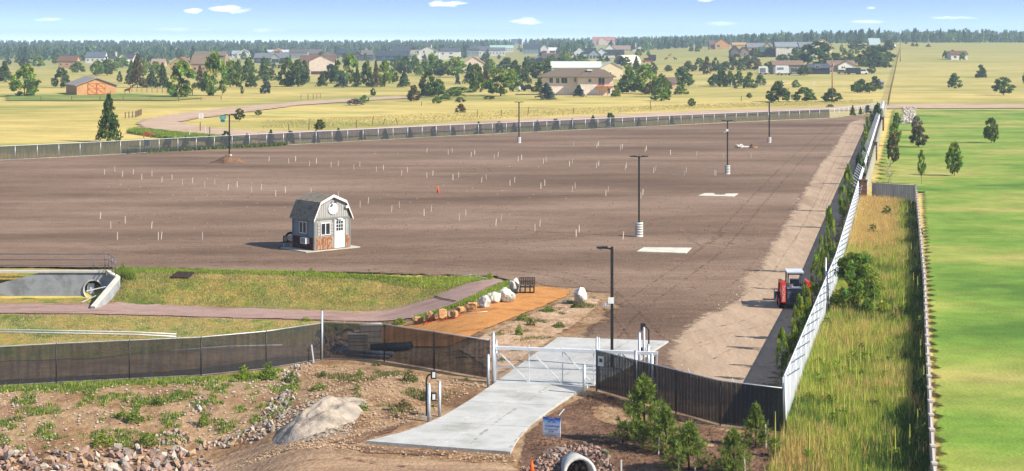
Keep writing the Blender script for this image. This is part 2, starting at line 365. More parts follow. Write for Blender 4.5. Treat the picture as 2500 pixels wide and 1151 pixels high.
sheet('swale_soil', [(x, y) for y, x in FXY[:4]] + [(37.8, 153.5)] + [(x, y) for y, x in WXY[::-1][1:]], .02, m_swale, .8, world=True)
sheet('gravel_road', [(1075,228),(890,239),(738,247),(560,262),(430,277),(345,291),(322,301),(340,312),(400,320),(480,329),(560,340),(620,341),(700,330),(640,319),(560,315),(480,306),(452,298),(500,289),(600,276),(740,257),(890,247),(1065,236)], .03, m_road, 3, amp=.3, edge=1.5, fw=1.2)
sheet('county_road', [(620,320),(800,317),(1250,291),(1700,271),(2140,256),(2300,254),(2700,256),(2700,265),(2180,266),(2000,273),(1700,288),(1250,313),(800,339),(620,342)], .04, m_road, 4, amp=.3, edge=2, fw=1.2)
sheet('near_lawn', [(2249,464),(2900,464),(2900,1300),(2300,1300),(2282,1151),(2270,900),(2261,720)], .035, m_lawn, 1.0, amp=.04, edge=.8, fw=.25)
sheet('park_lawn', [(2172,268),(2900,268),(2900,470),(2120,470)], .02, m_lawn, 3, fw=1)
sheet('dry_verge', [(2168,275),(2195,275),(2190,320),(2180,380),(2205,420),(2190,466),(2119,468),(2150,345)], .05, m_drylawn, 2, amp=.8, edge=1, fw=3)
sheet('culvert_apron', [(-36,104.5),(-26.0,104.5),(-25.6,105.4),(-25.75,106.1),(-36,106.1)], .06, m_bank, .4, world=True)
sheet('tall_green_strip', [(330,312),(420,322),(520,331),(600,339),(640,341),(520,345),(400,336),(310,322),(300,308)], .05, mat('lush_verge_grass', ['4d6a24','6f8334','8e8f45'], .1, .95, .1, 2, second=(.6,.7,1.2)), 2, amp=.4, edge=1, fw=1.5)
sheet('green_ditch', [(227,232),(300,228),(420,233),(520,240),(420,247),(300,246),(227,247),(0,247),(0,232)], .05, mat('lush_ditch_grass', ['56702c','74823a','98924a'], .05, .95, .1, 1, second=(.3,.7,1.2)), 4, amp=1.2, edge=2, fw=4)
# concrete driveway, poured as separate slabs with open joints
dl = [(1362,829),(1285,885),(1205,943),(1150,980),(1085,1020),(1000,1058),(893,1084)]
dr = [(1632,838),(1560,885),(1455,938),(1425,953),(1372,985),(1305,1034),(1266,1072),(1246,1111)]
def resamp(pl, n):
    pl = [Vector(at(*p)[:2]) for p in pl]; d = [0]
    for a, b in zip(pl, pl[1:]): d.append(d[-1] + (b - a).length)
    out = []
    for k in range(n + 1):
        s = d[-1] * k / n; i = max(j for j in range(len(d)) if d[j] <= s + 1e-9); i = min(i, len(pl) - 2)
        out.append(pl[i].lerp(pl[i+1], (s - d[i]) / (d[i+1] - d[i])))
    return out
drive = obj('driveway', None); drive['kind'] = 'structure'
NL = 24; A, B = resamp(dl, NL), resamp(dr, NL)
for k in range(0, NL, 4):
    for h0, h1 in ((0, .5), (.5, 1)):
        mb = MB(); pts = []
        g = .003
        for i in range(k, k + 5):
            t0 = h0 + (g if h0 else 0); t1 = h1 - (g if h1 < 1 else 0); i2 = i
            a, b = A[i].lerp(B[i], t0), A[i].lerp(B[i], t1)
            if i == k and k: a, b = a.lerp(A[i+1].lerp(B[i+1], t0), .02), b.lerp(A[i+1].lerp(B[i+1], t1), .02)
            if i == k + 4: a, b = a.lerp(A[i-1].lerp(B[i-1], t0), .012), b.lerp(A[i-1].lerp(B[i-1], t1), .012)
            pts.append((a, b))
        vs = []; 
        for a, b in pts:
            for p in (a, b): vs += [(p.x, p.y, .115), (p.x, p.y, -.1)]
        fs = []
        for i in range(4):
            q = i * 4; fs += [(q, q+2, q+6, q+4), (q, q+4, q+5, q+1), (q+2, q+3, q+7, q+6)]
        fs += [(0, 1, 3, 2), (16, 18, 19, 17)]
        mb.add(vs, fs).o('slab', m_conc, drive)

# tyre tracks pressed into the soil
RUT = .36
def ruts(name, curves, off, m, wd=.3, gauge=1.7):
    V = []; Fc = []; E = []
    for pl in curves:
        ps = march_(pl, .8)
        for sd in (-gauge/2, gauge/2):
            b = len(V)
            for i, p in enumerate(ps):
                d = (ps[min(i+1, len(ps)-1)] - ps[max(i-1, 0)]).normalized(); n = Vector((-d.y, d.x))
                for k, e in ((-1, 0), (0, 1), (1, 0)):
                    q = p + n * (sd + k * wd + .12 * noise.noise(Vector((p.x*.3, p.y*.3, sd)))); V.append((q.x, q.y, T(q.x, q.y) + off)); E.append(e * RUT * (0 if i in (0, len(ps)-1) else 1))
            for i in range(len(ps)-1):
                for k in (0, 1): a = b + i*3 + k; Fc.append((a, a+1, a+4, a+3))
    me = npmesh(name, V, Fc); at_ = me.attributes.new('edge', 'FLOAT', 'POINT'); at_.data.foreach_set('value', np.array(E, np.float32))
    o = obj(name, me, feather(m)); o['kind'] = 'structure'
def march_(pl, sp):
    pts = [Vector(at(*p)[:2]) for p in pl]; n0 = len(pts); out = []
    for i in range(n0 - 1):
        p0, p1, p2, p3 = pts[max(0, i-1)], pts[i], pts[i+1], pts[min(n0-1, i+2)]; n = max(2, int((p2 - p1).length / sp))
        for k in range(n):
            t = k / n; out.append(.5 * ((2*p1) + (p2-p0)*t + (2*p0-5*p1+4*p2-p3)*t*t + (3*p1-3*p2+p3-p0)*t**3))
    return out + [pts[-1]]
m_rut = mat('pressed_dark_soil', ['57402f','6a5240'], .8, .95, .04, 6); m_rutl = mat('scuffed_pale_soil', ['867059','947d67'], .8, .95, .03, 6)
ruts('tyre_tracks', [[(1470,828),(1520,770),(1610,705),(1750,600),(1850,490),(1950,385),(2040,305)], [(500,648),(760,640),(1100,645),(1400,680),(1520,760),(1580,830)],
   [(240,615),(640,638),(1050,610),(1450,570),(1720,520)], [(900,425),(1000,405),(1120,403),(1180,418),(1100,436),(980,436),(880,428)], [(240,470),(600,450),(1000,452),(1400,430),(1800,400)],], .062, m_rut)
ruts('tyre_tracks', [[(1660,790),(1750,740),(1830,690),(1890,620),(1960,510),(2020,400),(2080,310)], [(1640,850),(1720,820),(1850,790),(1900,770)], [(1690,880),(1760,850),(1880,845)], [(1620,640),(1700,600),(1760,560)], [(760,470),(1000,480),(1300,470),(1600,440)]], .085, mat('pressed_tan_soil', ['7b6551','8a7460'], .8, .95, .03, 6), .22)
ruts('pale_scuffs', [ [(700,350),(1100,345),(1600,325),(1900,305)], [(300,400),(800,380),(1300,362),(1800,330)], [(1700,560),(1760,600),(1820,560)], [(230,605),(420,598),(640,600)]], .066, m_rutl, .8, 2.6)
ruts('tyre_tracks', [[(450,1160),(600,1110),(760,1080),(900,1045),(1030,1026)], [(560,1170),(700,1128),(840,1105),(960,1125),(1100,1135)]], .07, m_rut, .25)

ruts('dusty_streaks', [[(1500,834),(1360,920),(1250,990),(1150,1040),(1060,1098)]], .122, mat('pale_cement_dust', ['c4c1b8','d2cfc6'], 1, .9), .28, .9)
ruts('dirt_streaks', [[(1580,840),(1450,905),(1350,975),(1250,1045),(1190,1104)]], .121, mat('brown_dust_on_concrete', ['93887a','a39889'], 1, .9), .22, 1.6)
# ---------------------------------------------------------------- foliage meshes (unit size: 1 wide, 1 high)
def tris_at(P, size, rng, up=0.0, elong=1.0):
    n = len(P); a = rng.normal(size=(n, 3)); a[:, 2] += up * rng.random(n) * 2
    a /= np.linalg.norm(a, axis=1)[:, None] + 1e-9
    b = rng.normal(size=(n, 3)); b -= a * (a * b).sum(1)[:, None]; b /= np.linalg.norm(b, axis=1)[:, None] + 1e-9
    s = (size * (.6 + .8 * rng.random(n)))[:, None]
    V = np.stack([P - b * s * .5, P + b * s * .5, P + a * s * 1.1 * elong], 1)
    return V.reshape(-1, 3)
def crown_mesh(kind, seed, dens=1.0):
    rng = np.random.default_rng(seed); cl = []; 
    if kind == 'spruce':
        nb = int(95)
        for i in range(nb):
            z = .05 + .93 * (i / nb); rr = .5 * (1 - z) ** .8 * (.75 + .35 * rng.random()) + .01; an = rng.random() * 6.283
            for t in (.35, .7, 1.0):
                r = rr * t; cl.append((r * math.cos(an), r * math.sin(an), z - .06 * t * t + .02, .035 + .05 * (1 - z), .5))
        per, size = int(10 * dens), .06
    else:
        env = {'pine': lambda z: .5 * (max(0, math.sin(math.pi * min(1, max(.001, z)) ** .52)) ** .75), 'leafy': lambda z: .5 * max(0, math.sin(math.pi * max(0, (z - .08) / .92) ** .8)) ** .6,
               'poplar': lambda z: .5 * max(0, math.sin(math.pi * max(0, (z - .02) / .98) ** .6)) ** .7, 'bush': lambda z: .5 * math.sqrt(max(0, 1 - z ** 2.2)),
               'sapling': lambda z: .5 * math.sin(math.pi * max(0.001, (z - .3) / .7) ** .75) ** .7 if z > .3 else 0}[kind]
        z0 = {'pine': .045, 'leafy': .10, 'poplar': .03, 'bush': .04, 'sapling': .32}[kind]
        nclump = 70 if kind != 'sapling' else 42
        lobes = [(rng.random() * 6.283, z0 + (1 - z0) * rng.random(), .72 + .4 * rng.random()) for _ in range(9)]
        for i in range(nclump):
            z = z0 + (1 - z0) * rng.random() ** (1.25 if kind == 'pine' else .9) * .97; an = rng.random() * 6.283
            k = 1.0
            for la, lz, ls in lobes:
                if abs(z - lz) < .13 and math.cos(an - la) > .3: k = ls
            r = env(z) * k * (.35 + .65 * rng.random() ** .5)
            cl.append((r * math.cos(an), r * math.sin(an), z, .07 + .05 * rng.random(), .8))
        per, size = int(38 * dens), .068
    P = []; Cc = []; S = []
    for x, y, z, rad, fl in cl:
        n = per; d = rng.normal(size=(n, 3)); d /= np.linalg.norm(d, axis=1)[:, None]; d *= (rng.random(n) ** .45)[:, None] * rad; d[:, 2] *= fl
        P.append(d + np.array([x, y, z])); t = .5 + .85 * rng.random()
        hue = rng.normal() * .15
        c = np.array([t * (1 + hue), t, t * (1 - hue)]); Cc.append(c[None] * (.6 + .8 * rng.random(n))[:, None])
    P = np.concatenate(P); Cc = np.concatenate(Cc)
    P[:, 2] = np.clip(P[:, 2], .01, 1.02)
    V = tris_at(P, np.full(len(P), size / (dens ** .5)), rng, up=.4 if kind == 'spruce' else .8)
    return npmesh(kind + '_crown', V, np.arange(len(V)).reshape(-1, 3), np.repeat(Cc, 3, 0))
def trunk_mesh(kind, seed):
    r = random.Random(seed); mb = MB(); top = {'spruce': .9, 'pine': .8, 'leafy': .7, 'poplar': .8, 'bush': .35, 'sapling': .85}[kind]
    base = {'spruce': .02, 'pine': .026, 'leafy': .028, 'poplar': .025, 'bush': .015, 'sapling': .012}[kind]
    pts = [(r.uniform(-.01, .01) * i, r.uniform(-.01, .01) * i, -.03 + (top + .03) * i / 4) for i in range(5)]
    mb.tube(pts, [base * (1 - .8 * i / 4) for i in range(5)], 6)
    if kind != 'spruce':
        for i in range(7):
            z = top * (.3 + .09 * i); an = i * 2.4; L = .28
            mb.tube([(0, 0, z), (L * .5 * math.cos(an), L * .5 * math.sin(an), z + .07), (L * math.cos(an), L * math.sin(an), z + .17)], [base * .45, base * .3, base * .1], 4)
    return mb.me(kind + '_trunk', True)
CROWN = {k: [crown_mesh(k, 11 + i * 7 + len(k)) for i in range(3)] for k in ('spruce', 'pine', 'leafy', 'poplar', 'bush', 'sapling')}
CROWN_HI = {k: [crown_mesh(k, 51 + i * 7, 4.0) for i in range(2)] for k in ('sapling', 'bush')}
TRUNK = {k: trunk_mesh(k, 5) for k in CROWN}
m_bark = mat('brown_bark', ['3a2c22','54422f'], 3, .95)
GREEN = {'pine': (.155, .22, .048), 'dark': (.105, .155, .044), 'mid': (.21, .30, .05), 'bright': (.25, .34, .04), 'lime': (.27, .35, .045),
         'brown': (.17, .145, .06), 'blue': (.09, .13, .10), 'purple': (.11, .055, .05), 'olive': (.15, .175, .05), 'grey': (.27, .24, .19)}
LM = {k: leafmat('foliage_' + k, v) for k, v in GREEN.items()}
tcount = [0]
def tree(px, yb, yt, wpx, kind, col, label, cat='tree', group=None, name=None, hi=False, lean=0, base=None):
    p = base or at(px, yb); s = p.y / F; h = (yb - yt) * s; wd = wpx * s * (.7 if kind == 'sapling' else 1.2); tcount[0] += 1; i = tcount[0]
    nm = name or {'spruce': 'spruce_tree', 'pine': 'pine_tree', 'leafy': 'leafy_tree', 'poplar': 'leafy_tree', 'bush': 'bush', 'sapling': 'young_tree'}[kind]
    r = thing(nm, label, cat, (p.x, p.y, p.z - .03), group=group)
    rz = (i * 2.399) % 6.28
    cm = CROWN_HI[kind][i % 2] if hi else CROWN[kind][i % 3]
    obj('crown', cm, LM[col], r, rot=(lean, 0, rz), scale=(wd, wd, h))
    ts = max(wd, h * .55) if kind != 'bush' else wd
    obj('trunk', TRUNK[kind], m_bark, r, rot=(lean, 0, rz), scale=(ts * .8, ts * .8, h))
    return r
def tk(k, rows):
    for u, vb, vt, wu, kind, col, label in rows:
        px, yb = C(k, u, vb); cat = 'shrub' if kind == 'bush' else 'tree'
        tree(px, yb, 60 + vt / 4.892, wu / 4.892 * 1.08, kind, col, label, cat)
tree(266, 345, 230, 54, 'spruce', 'dark', 'tall dark spruce standing alone in the field by the screened fence', 'tree')
tk(1, [
 (170,605,430,190,'leafy','pine','dark green tree right behind the tan barn, below the white balcony house'),
 (50,615,440,130,'leafy','mid','round green tree behind the tan barn roof at the far left'),
 (320,690,560,60,'pine','pine','small pine peeking over the right end of the tan barn roof'),
 (530,750,350,180,'spruce','brown','tall spruce with a browned top, right of the tan barn'),
 (455,705,430,130,'spruce','pine','green spruce against the left side of the brown-topped spruce'),
 (700,745,560,170,'spruce','dark','low wide dark spruce between brown-topped spruce and big leafy tree'),
 (745,600,450,130,'leafy','bright','bright green round tree above the low wide dark spruce'),
 (830,755,460,140,'spruce','dark','spruce touching the left side of the big dark leafy tree'),
 (1050,865,450,300,'poplar','mid','very broad dark leafy tree in the field, largest left of the curving road'),
 (1180,560,350,60,'spruce','dark','thin dark spruce tip rising in front of the orange gabled house'),
 (1275,770,490,120,'spruce','brown','brownish conifer squeezed between the two big leafy trees'),
 (1440,845,340,240,'poplar','mid','tall pointed leafy tree right of the very broad dark one'),
 (1640,745,440,200,'leafy','bright','bright green low leafy tree right of the tall pointed one'),
 (1735,745,430,100,'poplar','pine','narrow dark green tree behind the bright low leafy tree'),
 (1860,690,400,160,'pine','pine','pine with a high rounded crown below the white gabled house'),
 (1885,748,580,120,'pine','dark','smaller dark pine in front of the high rounded pine'),
 (2040,672,390,140,'spruce','pine','cone shaped pine standing alone below the dark grey ranch house'),
 (2130,668,520,95,'pine','olive','olive green bushy pine beside the cone shaped pine'),
 (2060,822,650,115,'pine','blue','pale grey-green young pine alone in the meadow'),
 (1780,862,740,70,'sapling','olive','thin sapling in the meadow left of the pale grey-green pine'),
 (1700,600,450,110,'leafy','mid','green tree behind the bright low leafy tree'),
 (2330,738,410,190,'pine','pine','left of the two large pines beside the pink gabled house'),
 (2445,742,420,170,'pine','dark','right of the two large pines beside the pink gabled house'),
 (600,620,420,90,'leafy','mid','green tree behind the brown-topped spruce, nearest the far woods')])
tk(2, [
 (25,690,440,130,'pine','pine','dark pine overlapping the left wall of the pink gabled house'),
 (235,738,560,120,'spruce','dark','small spruce on the lawn in front of the pink gabled house'),
 (335,692,480,110,'leafy','dark','dark bushy tree at the right corner of the pink gabled house'),
 (415,692,440,150,'pine','pine','bushy pine right of the dark tree at the pink house corner'),
 (465,747,580,130,'spruce','blue','blue-grey spruce in front of the tall poplar-like tree'),
 (565,702,360,180,'poplar','mid','tall poplar-like tree, highest of the clump right of the pink house'),
 (655,742,510,95,'spruce','dark','dark spruce on the right flank of the poplar-like tree'),
 (770,738,440,130,'poplar','pine','leftmost tree of the four-tree row in the middle meadow'),
 (880,747,430,100,'spruce','brown','brownish column shaped conifer, second of the four-tree row'),
 (985,742,430,140,'poplar','mid','third tree of the four-tree row, with a pale green top'),
 (1080,702,540,110,'leafy','pine','short rounded tree at the right end of the four-tree row'),
 (1215,748,560,135,'spruce','dark','single spruce standing apart right of the four-tree row'),
 (1120,555,420,130,'pine','pine','pine below the long navy house, left end of the back tree line'),
 (1230,592,380,150,'pine','dark','dark pine second from left in the tree line below the white house'),
 (1340,588,370,140,'pine','pine','pine in front of the white two storey house garage'),
 (1400,614,500,85,'bush','lime','small lime green bushy tree below the white two storey house'),
 (1465,556,430,110,'pine','pine','short pine right of the lime green bushy tree'),
 (1550,605,350,170,'pine','mid','tall bright pine covering the door of the white two storey house'),
 (1645,625,430,140,'leafy','pine','green tree between the two white houses'),
 (1830,628,400,230,'leafy','bright','broad yellow-green tree in front of the cream gable'),
 (1855,714,560,55,'spruce','blue','very thin spruce in front of the broad yellow-green tree'),
 (2000,705,460,130,'spruce','blue','blue spruce right of the broad yellow-green tree'),
 (2070,805,480,190,'poplar','pine','dense green tree beside the blue spruce, above the low junipers'),
 (2190,772,560,85,'poplar','purple','dark purple leaved tree left of the large bright leafy tree'),
 (2230,605,420,130,'leafy','mid','green tree behind the purple leaved tree'),
 (2370,852,540,310,'leafy','mid','large bright leafy tree left of the parked white van'),
 (2440,562,400,200,'pine','dark','dark trees behind the large bright leafy tree'),
 (1500,858,560,205,'pine','dark','large round dark pine standing at the road end'),
 (1625,852,650,155,'pine','pine','smaller pine leaning against the large round pine at the road end'),
 (1330,912,730,145,'pine','brown','thin brownish pine beside the gravel road'),
 (845,855,765,55,'leafy','pine','tiny dark round tree beside the gravel road'),
 (745,928,840,95,'pine','mid','small young pine right of the grey brush pile'),
 (1880,812,745,280,'bush','mid','widest of the low spreading junipers in the meadow'),
 (1810,862,780,220,'bush','mid','middle low juniper in front of the widest one'),
 (1705,905,845,125,'bush','pine','dark low juniper left of the other junipers'),
 (1605,942,850,90,'pine','mid','small bright pine at the left end of the junipers'),
 (2235,890,850,120,'bush','dark','flat isolated dark juniper below the large leafy tree'),
 (1885,928,865,90,'pine','olive','small olive shrub-like pine below the junipers'),
 (640,960,885,170,'bush','grey','grey leafless brush pile beside the gravel road')])
tk(3, [
 (40,690,440,130,'leafy','dark','dark tree above the parked white van'),
 (15,720,540,100,'leafy','bright','bright green tree left of the parked white van'),
 (160,704,400,130,'spruce','dark','dark spruce behind the parked black cars'),
 (250,565,410,100,'leafy','pine','tree in front of the grey roof behind the parked cars'),
 (350,664,450,210,'leafy','dark','dense dark tree left of the hip roofed house'),
 (440,604,400,110,'leafy','pine','tree at the left end of the pale green barn roof'),
 (630,455,330,145,'leafy','lime','lime green round tree in front of the brown roof'),
 (845,528,420,200,'leafy','mid','round green tree in front of the pale green barn roof'),
 (830,440,350,110,'pine','pine','pine behind the round green tree at the barn roof'),
 (330,805,640,150,'spruce','dark','dark spruce at the left corner of the hip roofed house'),
 (415,893,700,200,'spruce','blue','blue-grey spruce on the lawn before the hip roofed house'),
 (505,795,700,85,'bush','dark','dark shrub under the left eave of the hip roofed house'),
 (700,832,650,125,'poplar','dark','dark cone shaped shrub against the hip roofed house wall'),
 (805,862,720,130,'spruce','blue','greyish spruce right of the cone shaped shrub'),
 (895,835,785,110,'bush','pine','low dark hedge below the square window of the hip roofed house'),
 (1245,862,730,105,'pine','mid','young bright pine at the right corner of the hip roofed house'),
 (1330,824,680,130,'leafy','dark','dark tree in shade right of the young bright pine'),
 (1400,805,500,180,'pine','pine','tall pine in front of the cream barn corner'),
 (1490,562,380,95,'spruce','dark','dark spruce in front of the white quonset'),
 (1590,824,480,250,'pine','mid','largest bright pine right of the cream barn'),
 (1645,832,700,155,'pine','brown','brownish low pine in front of the largest bright pine'),
 (1690,595,460,110,'pine','pine','pine behind the largest bright pine'),
 (1790,862,590,190,'pine','pine','pine on the right slope of the pine clump'),
 (1790,908,760,190,'pine','mid','frontmost low pine of the clump, on the dry grass'),
 (2030,832,720,155,'pine','mid','low round pine right of the brown shed'),
 (2040,735,510,210,'pine','pine','large pine behind the low round pine at the brown shed'),
 (2110,565,440,125,'pine','olive','olive pine above the large pine at the brown shed'),
 (1870,562,490,85,'leafy','olive','small olive tree alone on the pale hillside'),
 (2245,558,400,115,'pine','pine','dark pine of the hillside pair below the tan hill house'),
 (2330,594,390,105,'pine','brown','brownish tree of the hillside pair below the tan hill house'),
 (2435,552,400,90,'pine','pine','pine right of the hillside pair'),
 (2420,738,590,110,'pine','dark','dark pine at the left end of the round pine row'),
 (2490,724,540,100,'pine','dark','taller dark pine second in the round pine row'),
 (1060,444,370,75,'spruce','blue','small spruce left of the two before the big grey house'),
 (1140,444,375,75,'spruce','olive','small olive spruce right of the two before the big grey house'),
 (2150,980,885,75,'leafy','pine','tiny lollipop shaped tree just beyond the screened fence'),
 (2145,322,245,52,'pine','pine','taller of the small pines on the far hillside'),
 (2215,328,265,52,'pine','pine','small pine right of the taller one on the far hillside'),
 (2080,282,240,35,'pine','pine','tiny pine left of the taller one on the far hillside'),
 (1765,287,250,42,'pine','dark','small tree at the foot of the far woods, left on the hillside'),
 (1830,283,245,36,'pine','dark','small tree right of the one at the foot of the far woods'),
 (2245,292,240,50,'pine','pine','pine beside the tan hill house fence')])
tk(4, [
 (30,744,560,115,'pine','dark','third pine from the left in the round pine row'),
 (105,734,550,105,'pine','pine','fourth pine from the left in the round pine row'),
 (215,738,560,115,'pine','pine','fifth pine from the left in the round pine row'),
 (340,760,580,135,'pine','pine','sixth and widest pine in the round pine row'),
 (470,728,600,112,'pine','pine','rightmost pine of the round pine row'),
 (688,918,682,220,'pine','dark','large round dark pine alone on the dry meadow near the fence end'),
 (895,752,665,95,'pine','mid','small bright pine between the two meadow pines'),
 (1000,918,748,205,'pine','pine','middle meadow pine with a bare leaning branch'),
 (1320,922,765,195,'pine','dark','dark pine behind the foot of the brown utility pole'),
 (1630,815,700,145,'leafy','pine','round short tree leftmost of the clump by the small grey shed'),
 (1680,762,650,135,'pine','dark','dark tree behind the round short tree by the small grey shed'),
 (1775,815,700,135,'leafy','pine','front right round tree of the clump by the small grey shed'),
 (1840,775,625,145,'pine','dark','tallest tree of the clump, touching the small grey shed'),
 (1170,515,215,360,'leafy','dark','huge dark tree towering over the brown roofed house'),
 (1850,495,265,320,'leafy','dark','second huge dark tree near the right field'),
 (1900,505,345,210,'pine','pine','green pine against the second huge dark tree'),
 (1980,518,440,85,'pine','dark','small dark pine at the right foot of the second huge tree'),
 (1550,475,340,140,'pine','pine','round pine behind the roof of the brown roofed house'),
 (1480,475,385,110,'pine','pine','pine just right of the huge dark tree, above the roof ridge'),
 (1645,485,370,110,'pine','olive','olive pine between the two huge dark trees'),
 (1715,505,380,100,'pine','pine','pine left of the second huge dark tree'),
 (1820,495,400,110,'pine','olive','light green pine at the foot of the second huge dark tree'),
 (1390,435,360,90,'pine','pine','pine right beside the huge dark tree'),
 (1800,592,495,80,'leafy','olive','lollipop shaped tree beside the parked white truck'),
 (990,608,490,150,'leafy','olive','olive bush at the right end of the grey garage'),
 (885,445,280,100,'pine','pine','pine in front of the long grey house'),
 (960,435,310,140,'pine','pine','wide pine at the left of the huge dark tree'),
 (740,435,360,140,'leafy','pine','trees right of the red log cabin porch'),
 (400,545,390,150,'pine','brown','reddish brown tree left of the white trailer'),
 (305,485,370,140,'pine','dark','dark pine behind the reddish brown tree'),
 (180,505,360,150,'leafy','olive','olive tree below the dark grey roofs on the right'),
 (60,555,440,170,'pine','olive','yellow-green pine left of the reddish brown tree'),
 (240,550,460,95,'pine','pine','pine between the yellow-green and the reddish brown tree'),
 (405,395,290,110,'leafy','dark','dark tree left of the red log cabin roof'),
 (580,575,450,110,'leafy','pine','green tree between the two white trailers'),
 (1620,315,200,165,'leafy','dark','big hazy tree at the edge of the far woods, right of the cream gable'),
 (2010,315,190,120,'leafy','dark','hazy tree beside the small white water tower'),
 (340,882,820,52,'leafy','olive','tiny flat topped tree on the dry meadow left of the large round pine'),
 (175,770,722,36,'leafy','olive','tiny tree in front of the round pine row'),
 (415,755,715,52,'bush','mid','low bush between the last two pines of the row'),
 (2290,262,220,36,'pine','pine','left small pine on the right hill pasture'),
 (2340,262,225,36,'pine','pine','middle small pine on the right hill pasture'),
 (2480,268,235,50,'pine','dark','right small pine on the right hill pasture'),
 (2210,232,215,30,'pine','dark','small bush-like pine at the edge of the right hill pasture')])
tree(1125, 275, 254, 23, 'pine', 'brown', 'small ragged pine alone on the golden meadow', 'tree')
tree(780, 318, 293, 24, 'leafy', 'olive', 'small flat topped tree just beyond the screened fence on the left', 'tree')
tree(584, 295, 266, 21, 'leafy', 'olive', 'small round tree inside the bend of the gravel road', 'tree')
tree(631, 282, 269, 15, 'leafy', 'pine', 'tiny shrub right of the small tree inside the road bend', 'shrub')
# the unseen margins left and right of the photograph go on in the same manner
for i, (px, yb, yt, wp, k, c) in enumerate([(60,235,160,60,'poplar','mid'),(150,214,165,34,'pine','dark'),(-40,250,170,55,'leafy','bright'),(10,200,150,40,'spruce','dark'),(190,178,150,30,'pine','pine'),
    (2330,215,180,30,'pine','pine'),(2395,190,160,26,'pine','dark'),(2450,232,190,40,'leafy','pine'),(2520,205,165,40,'pine','pine')]):
    nth = ['first','second','third','fourth','fifth','sixth','seventh','eighth','ninth'][i]
    tree(px, yb, yt, wp, k, c, f'{nth} tree from the left among those at the outer edges of the view', 'tree', 'trees at the outer edges of the view')
# young evergreens behind the screened back fence
def ord_(i):
    return ['first','second','third','fourth','fifth','sixth','seventh','eighth','ninth','tenth','eleventh','twelfth','thirteenth','fourteenth','fifteenth','sixteenth','seventeenth','eighteenth','nineteenth','twentieth','twenty-first','twenty-second','twenty-third','twenty-fourth'][i]
scr = [(407,1),(453,1),(511,1),(552,1.2),(603,1),(661,1.2),(709,1),(771,1),(826,1.1),(884,.8),(940,.9),(1000,.9),(1058,.8),(1106,.8),(1169,1.1),(1218,1),(1255,.9),(1312,1),(1357,1),(1397,1),(1448,1.2),(1490,1.3),(1560,.8),(1640,.8)]
for i, (px, k) in enumerate(scr):
    yb = 381 - (px - 227) * .0520 - 4
    tree(px, yb, yb - 34 * k * (yb - 105) / 270, 22 * k * (yb - 105) / 270, 'spruce' if i % 3 else 'bush', 'dark', f'young evergreen behind the screened back fence, {ord_(i)} from the left', 'tree', 'young evergreens planted behind the screened back fence', 'young_evergreen')
for px, yb, yt, wp, k, c, lb in [(2082,283,257,14,'spruce','dark','left of the two small spruces inside the far fence corner'),(2101,280,262,11,'spruce','dark','right and thinner of the two small spruces inside the far corner'),
    (2027,262,255,16,'bush','pine','low bush beyond the fence under the brown utility pole'),(2118,277,258,16,'bush','blue','grey-green shrub right of the two small corner spruces')]:
    tree(px, yb, yt, wp, k, c, lb, 'tree' if k == 'spruce' else 'shrub')
# ---------------------------------------------------------------- far woods: one mass, thousands of crowns on the hills
HOUSES = []
def woods():
    rng = np.random.default_rng(3); V = []; Cc = []
    base = CROWN['pine'] + CROWN['leafy'][:1] + CROWN['spruce'][:2]
    arr = []
    for me in base:
        n = len(me.vertices); co = np.empty(n * 3, np.float32); me.vertices.foreach_get('co', co)
        co = co.reshape(-1, 3, 3); c = np.empty(n * 4, np.float32); me.attributes['Col'].data.foreach_get('color', c); c = c.reshape(-1, 3, 4)[:, :, :3]
        k = rng.permutation(len(co))[:150]
        cc = co[k]; ctr = cc.mean(1, keepdims=True); arr.append(((cc - ctr) * 2.9 + ctr, c[k]))
    for y in np.arange(1180, 3600, 24):
        for x in np.arange(-.42 * y, .42 * y, 13 if y > 1500 else 15):
            p = 1250 + F * x / y
            t = ss(1000, 2000, p); y0 = 1390 * (1 - t) + 1420 * t
            if 1580 < p < 1900: y0 += 250 * math.sin((p - 1580) / 320 * 3.14)
            if p > 2150: y0 = 1500
            y0 += 120 * noise.noise(Vector((p * .012, 1, 0)))
            if y < y0 or rng.random() < .30: continue
            if y > y0 + 320 and rng.random() < .4: continue
            if any(abs(x / y - hx / hy) < hw / hy * 1.15 + .001 and y < hy + 25 for hx, hy, hw in HOUSES): continue
            xx = x + rng.normal() * 5; y2 = y + rng.normal() * 12
            h = rng.uniform(5, 12.5) * (1.1 if p > 1900 else 1); wd = h * rng.uniform(.45, .75)
            co, c = arr[rng.integers(len(arr))]; a = rng.random() * 6.283; ca, sa = math.cos(a), math.sin(a)
            q = co.copy(); q = np.stack([(q[..., 0]*ca - q[..., 1]*sa) * wd + xx, (q[..., 0]*sa + q[..., 1]*ca) * wd + y2, q[..., 2] * h + T(xx, y2) - .3], -1)
            V.append(q.reshape(-1, 3)); Cc.append(c.reshape(-1, 3) * rng.uniform(.5, 1.6))
    V = np.concatenate(V); Cc = np.concatenate(Cc)
    o = obj('far_woods', npmesh('far_woods', V, np.arange(len(V)).reshape(-1, 3), Cc), leafmat('foliage_woods', (.12, .19, .085))); setp(o, 'dark evergreen woods covering the hills along the whole horizon', 'woods', kind='stuff')
    print('woods tris', len(V) // 3)
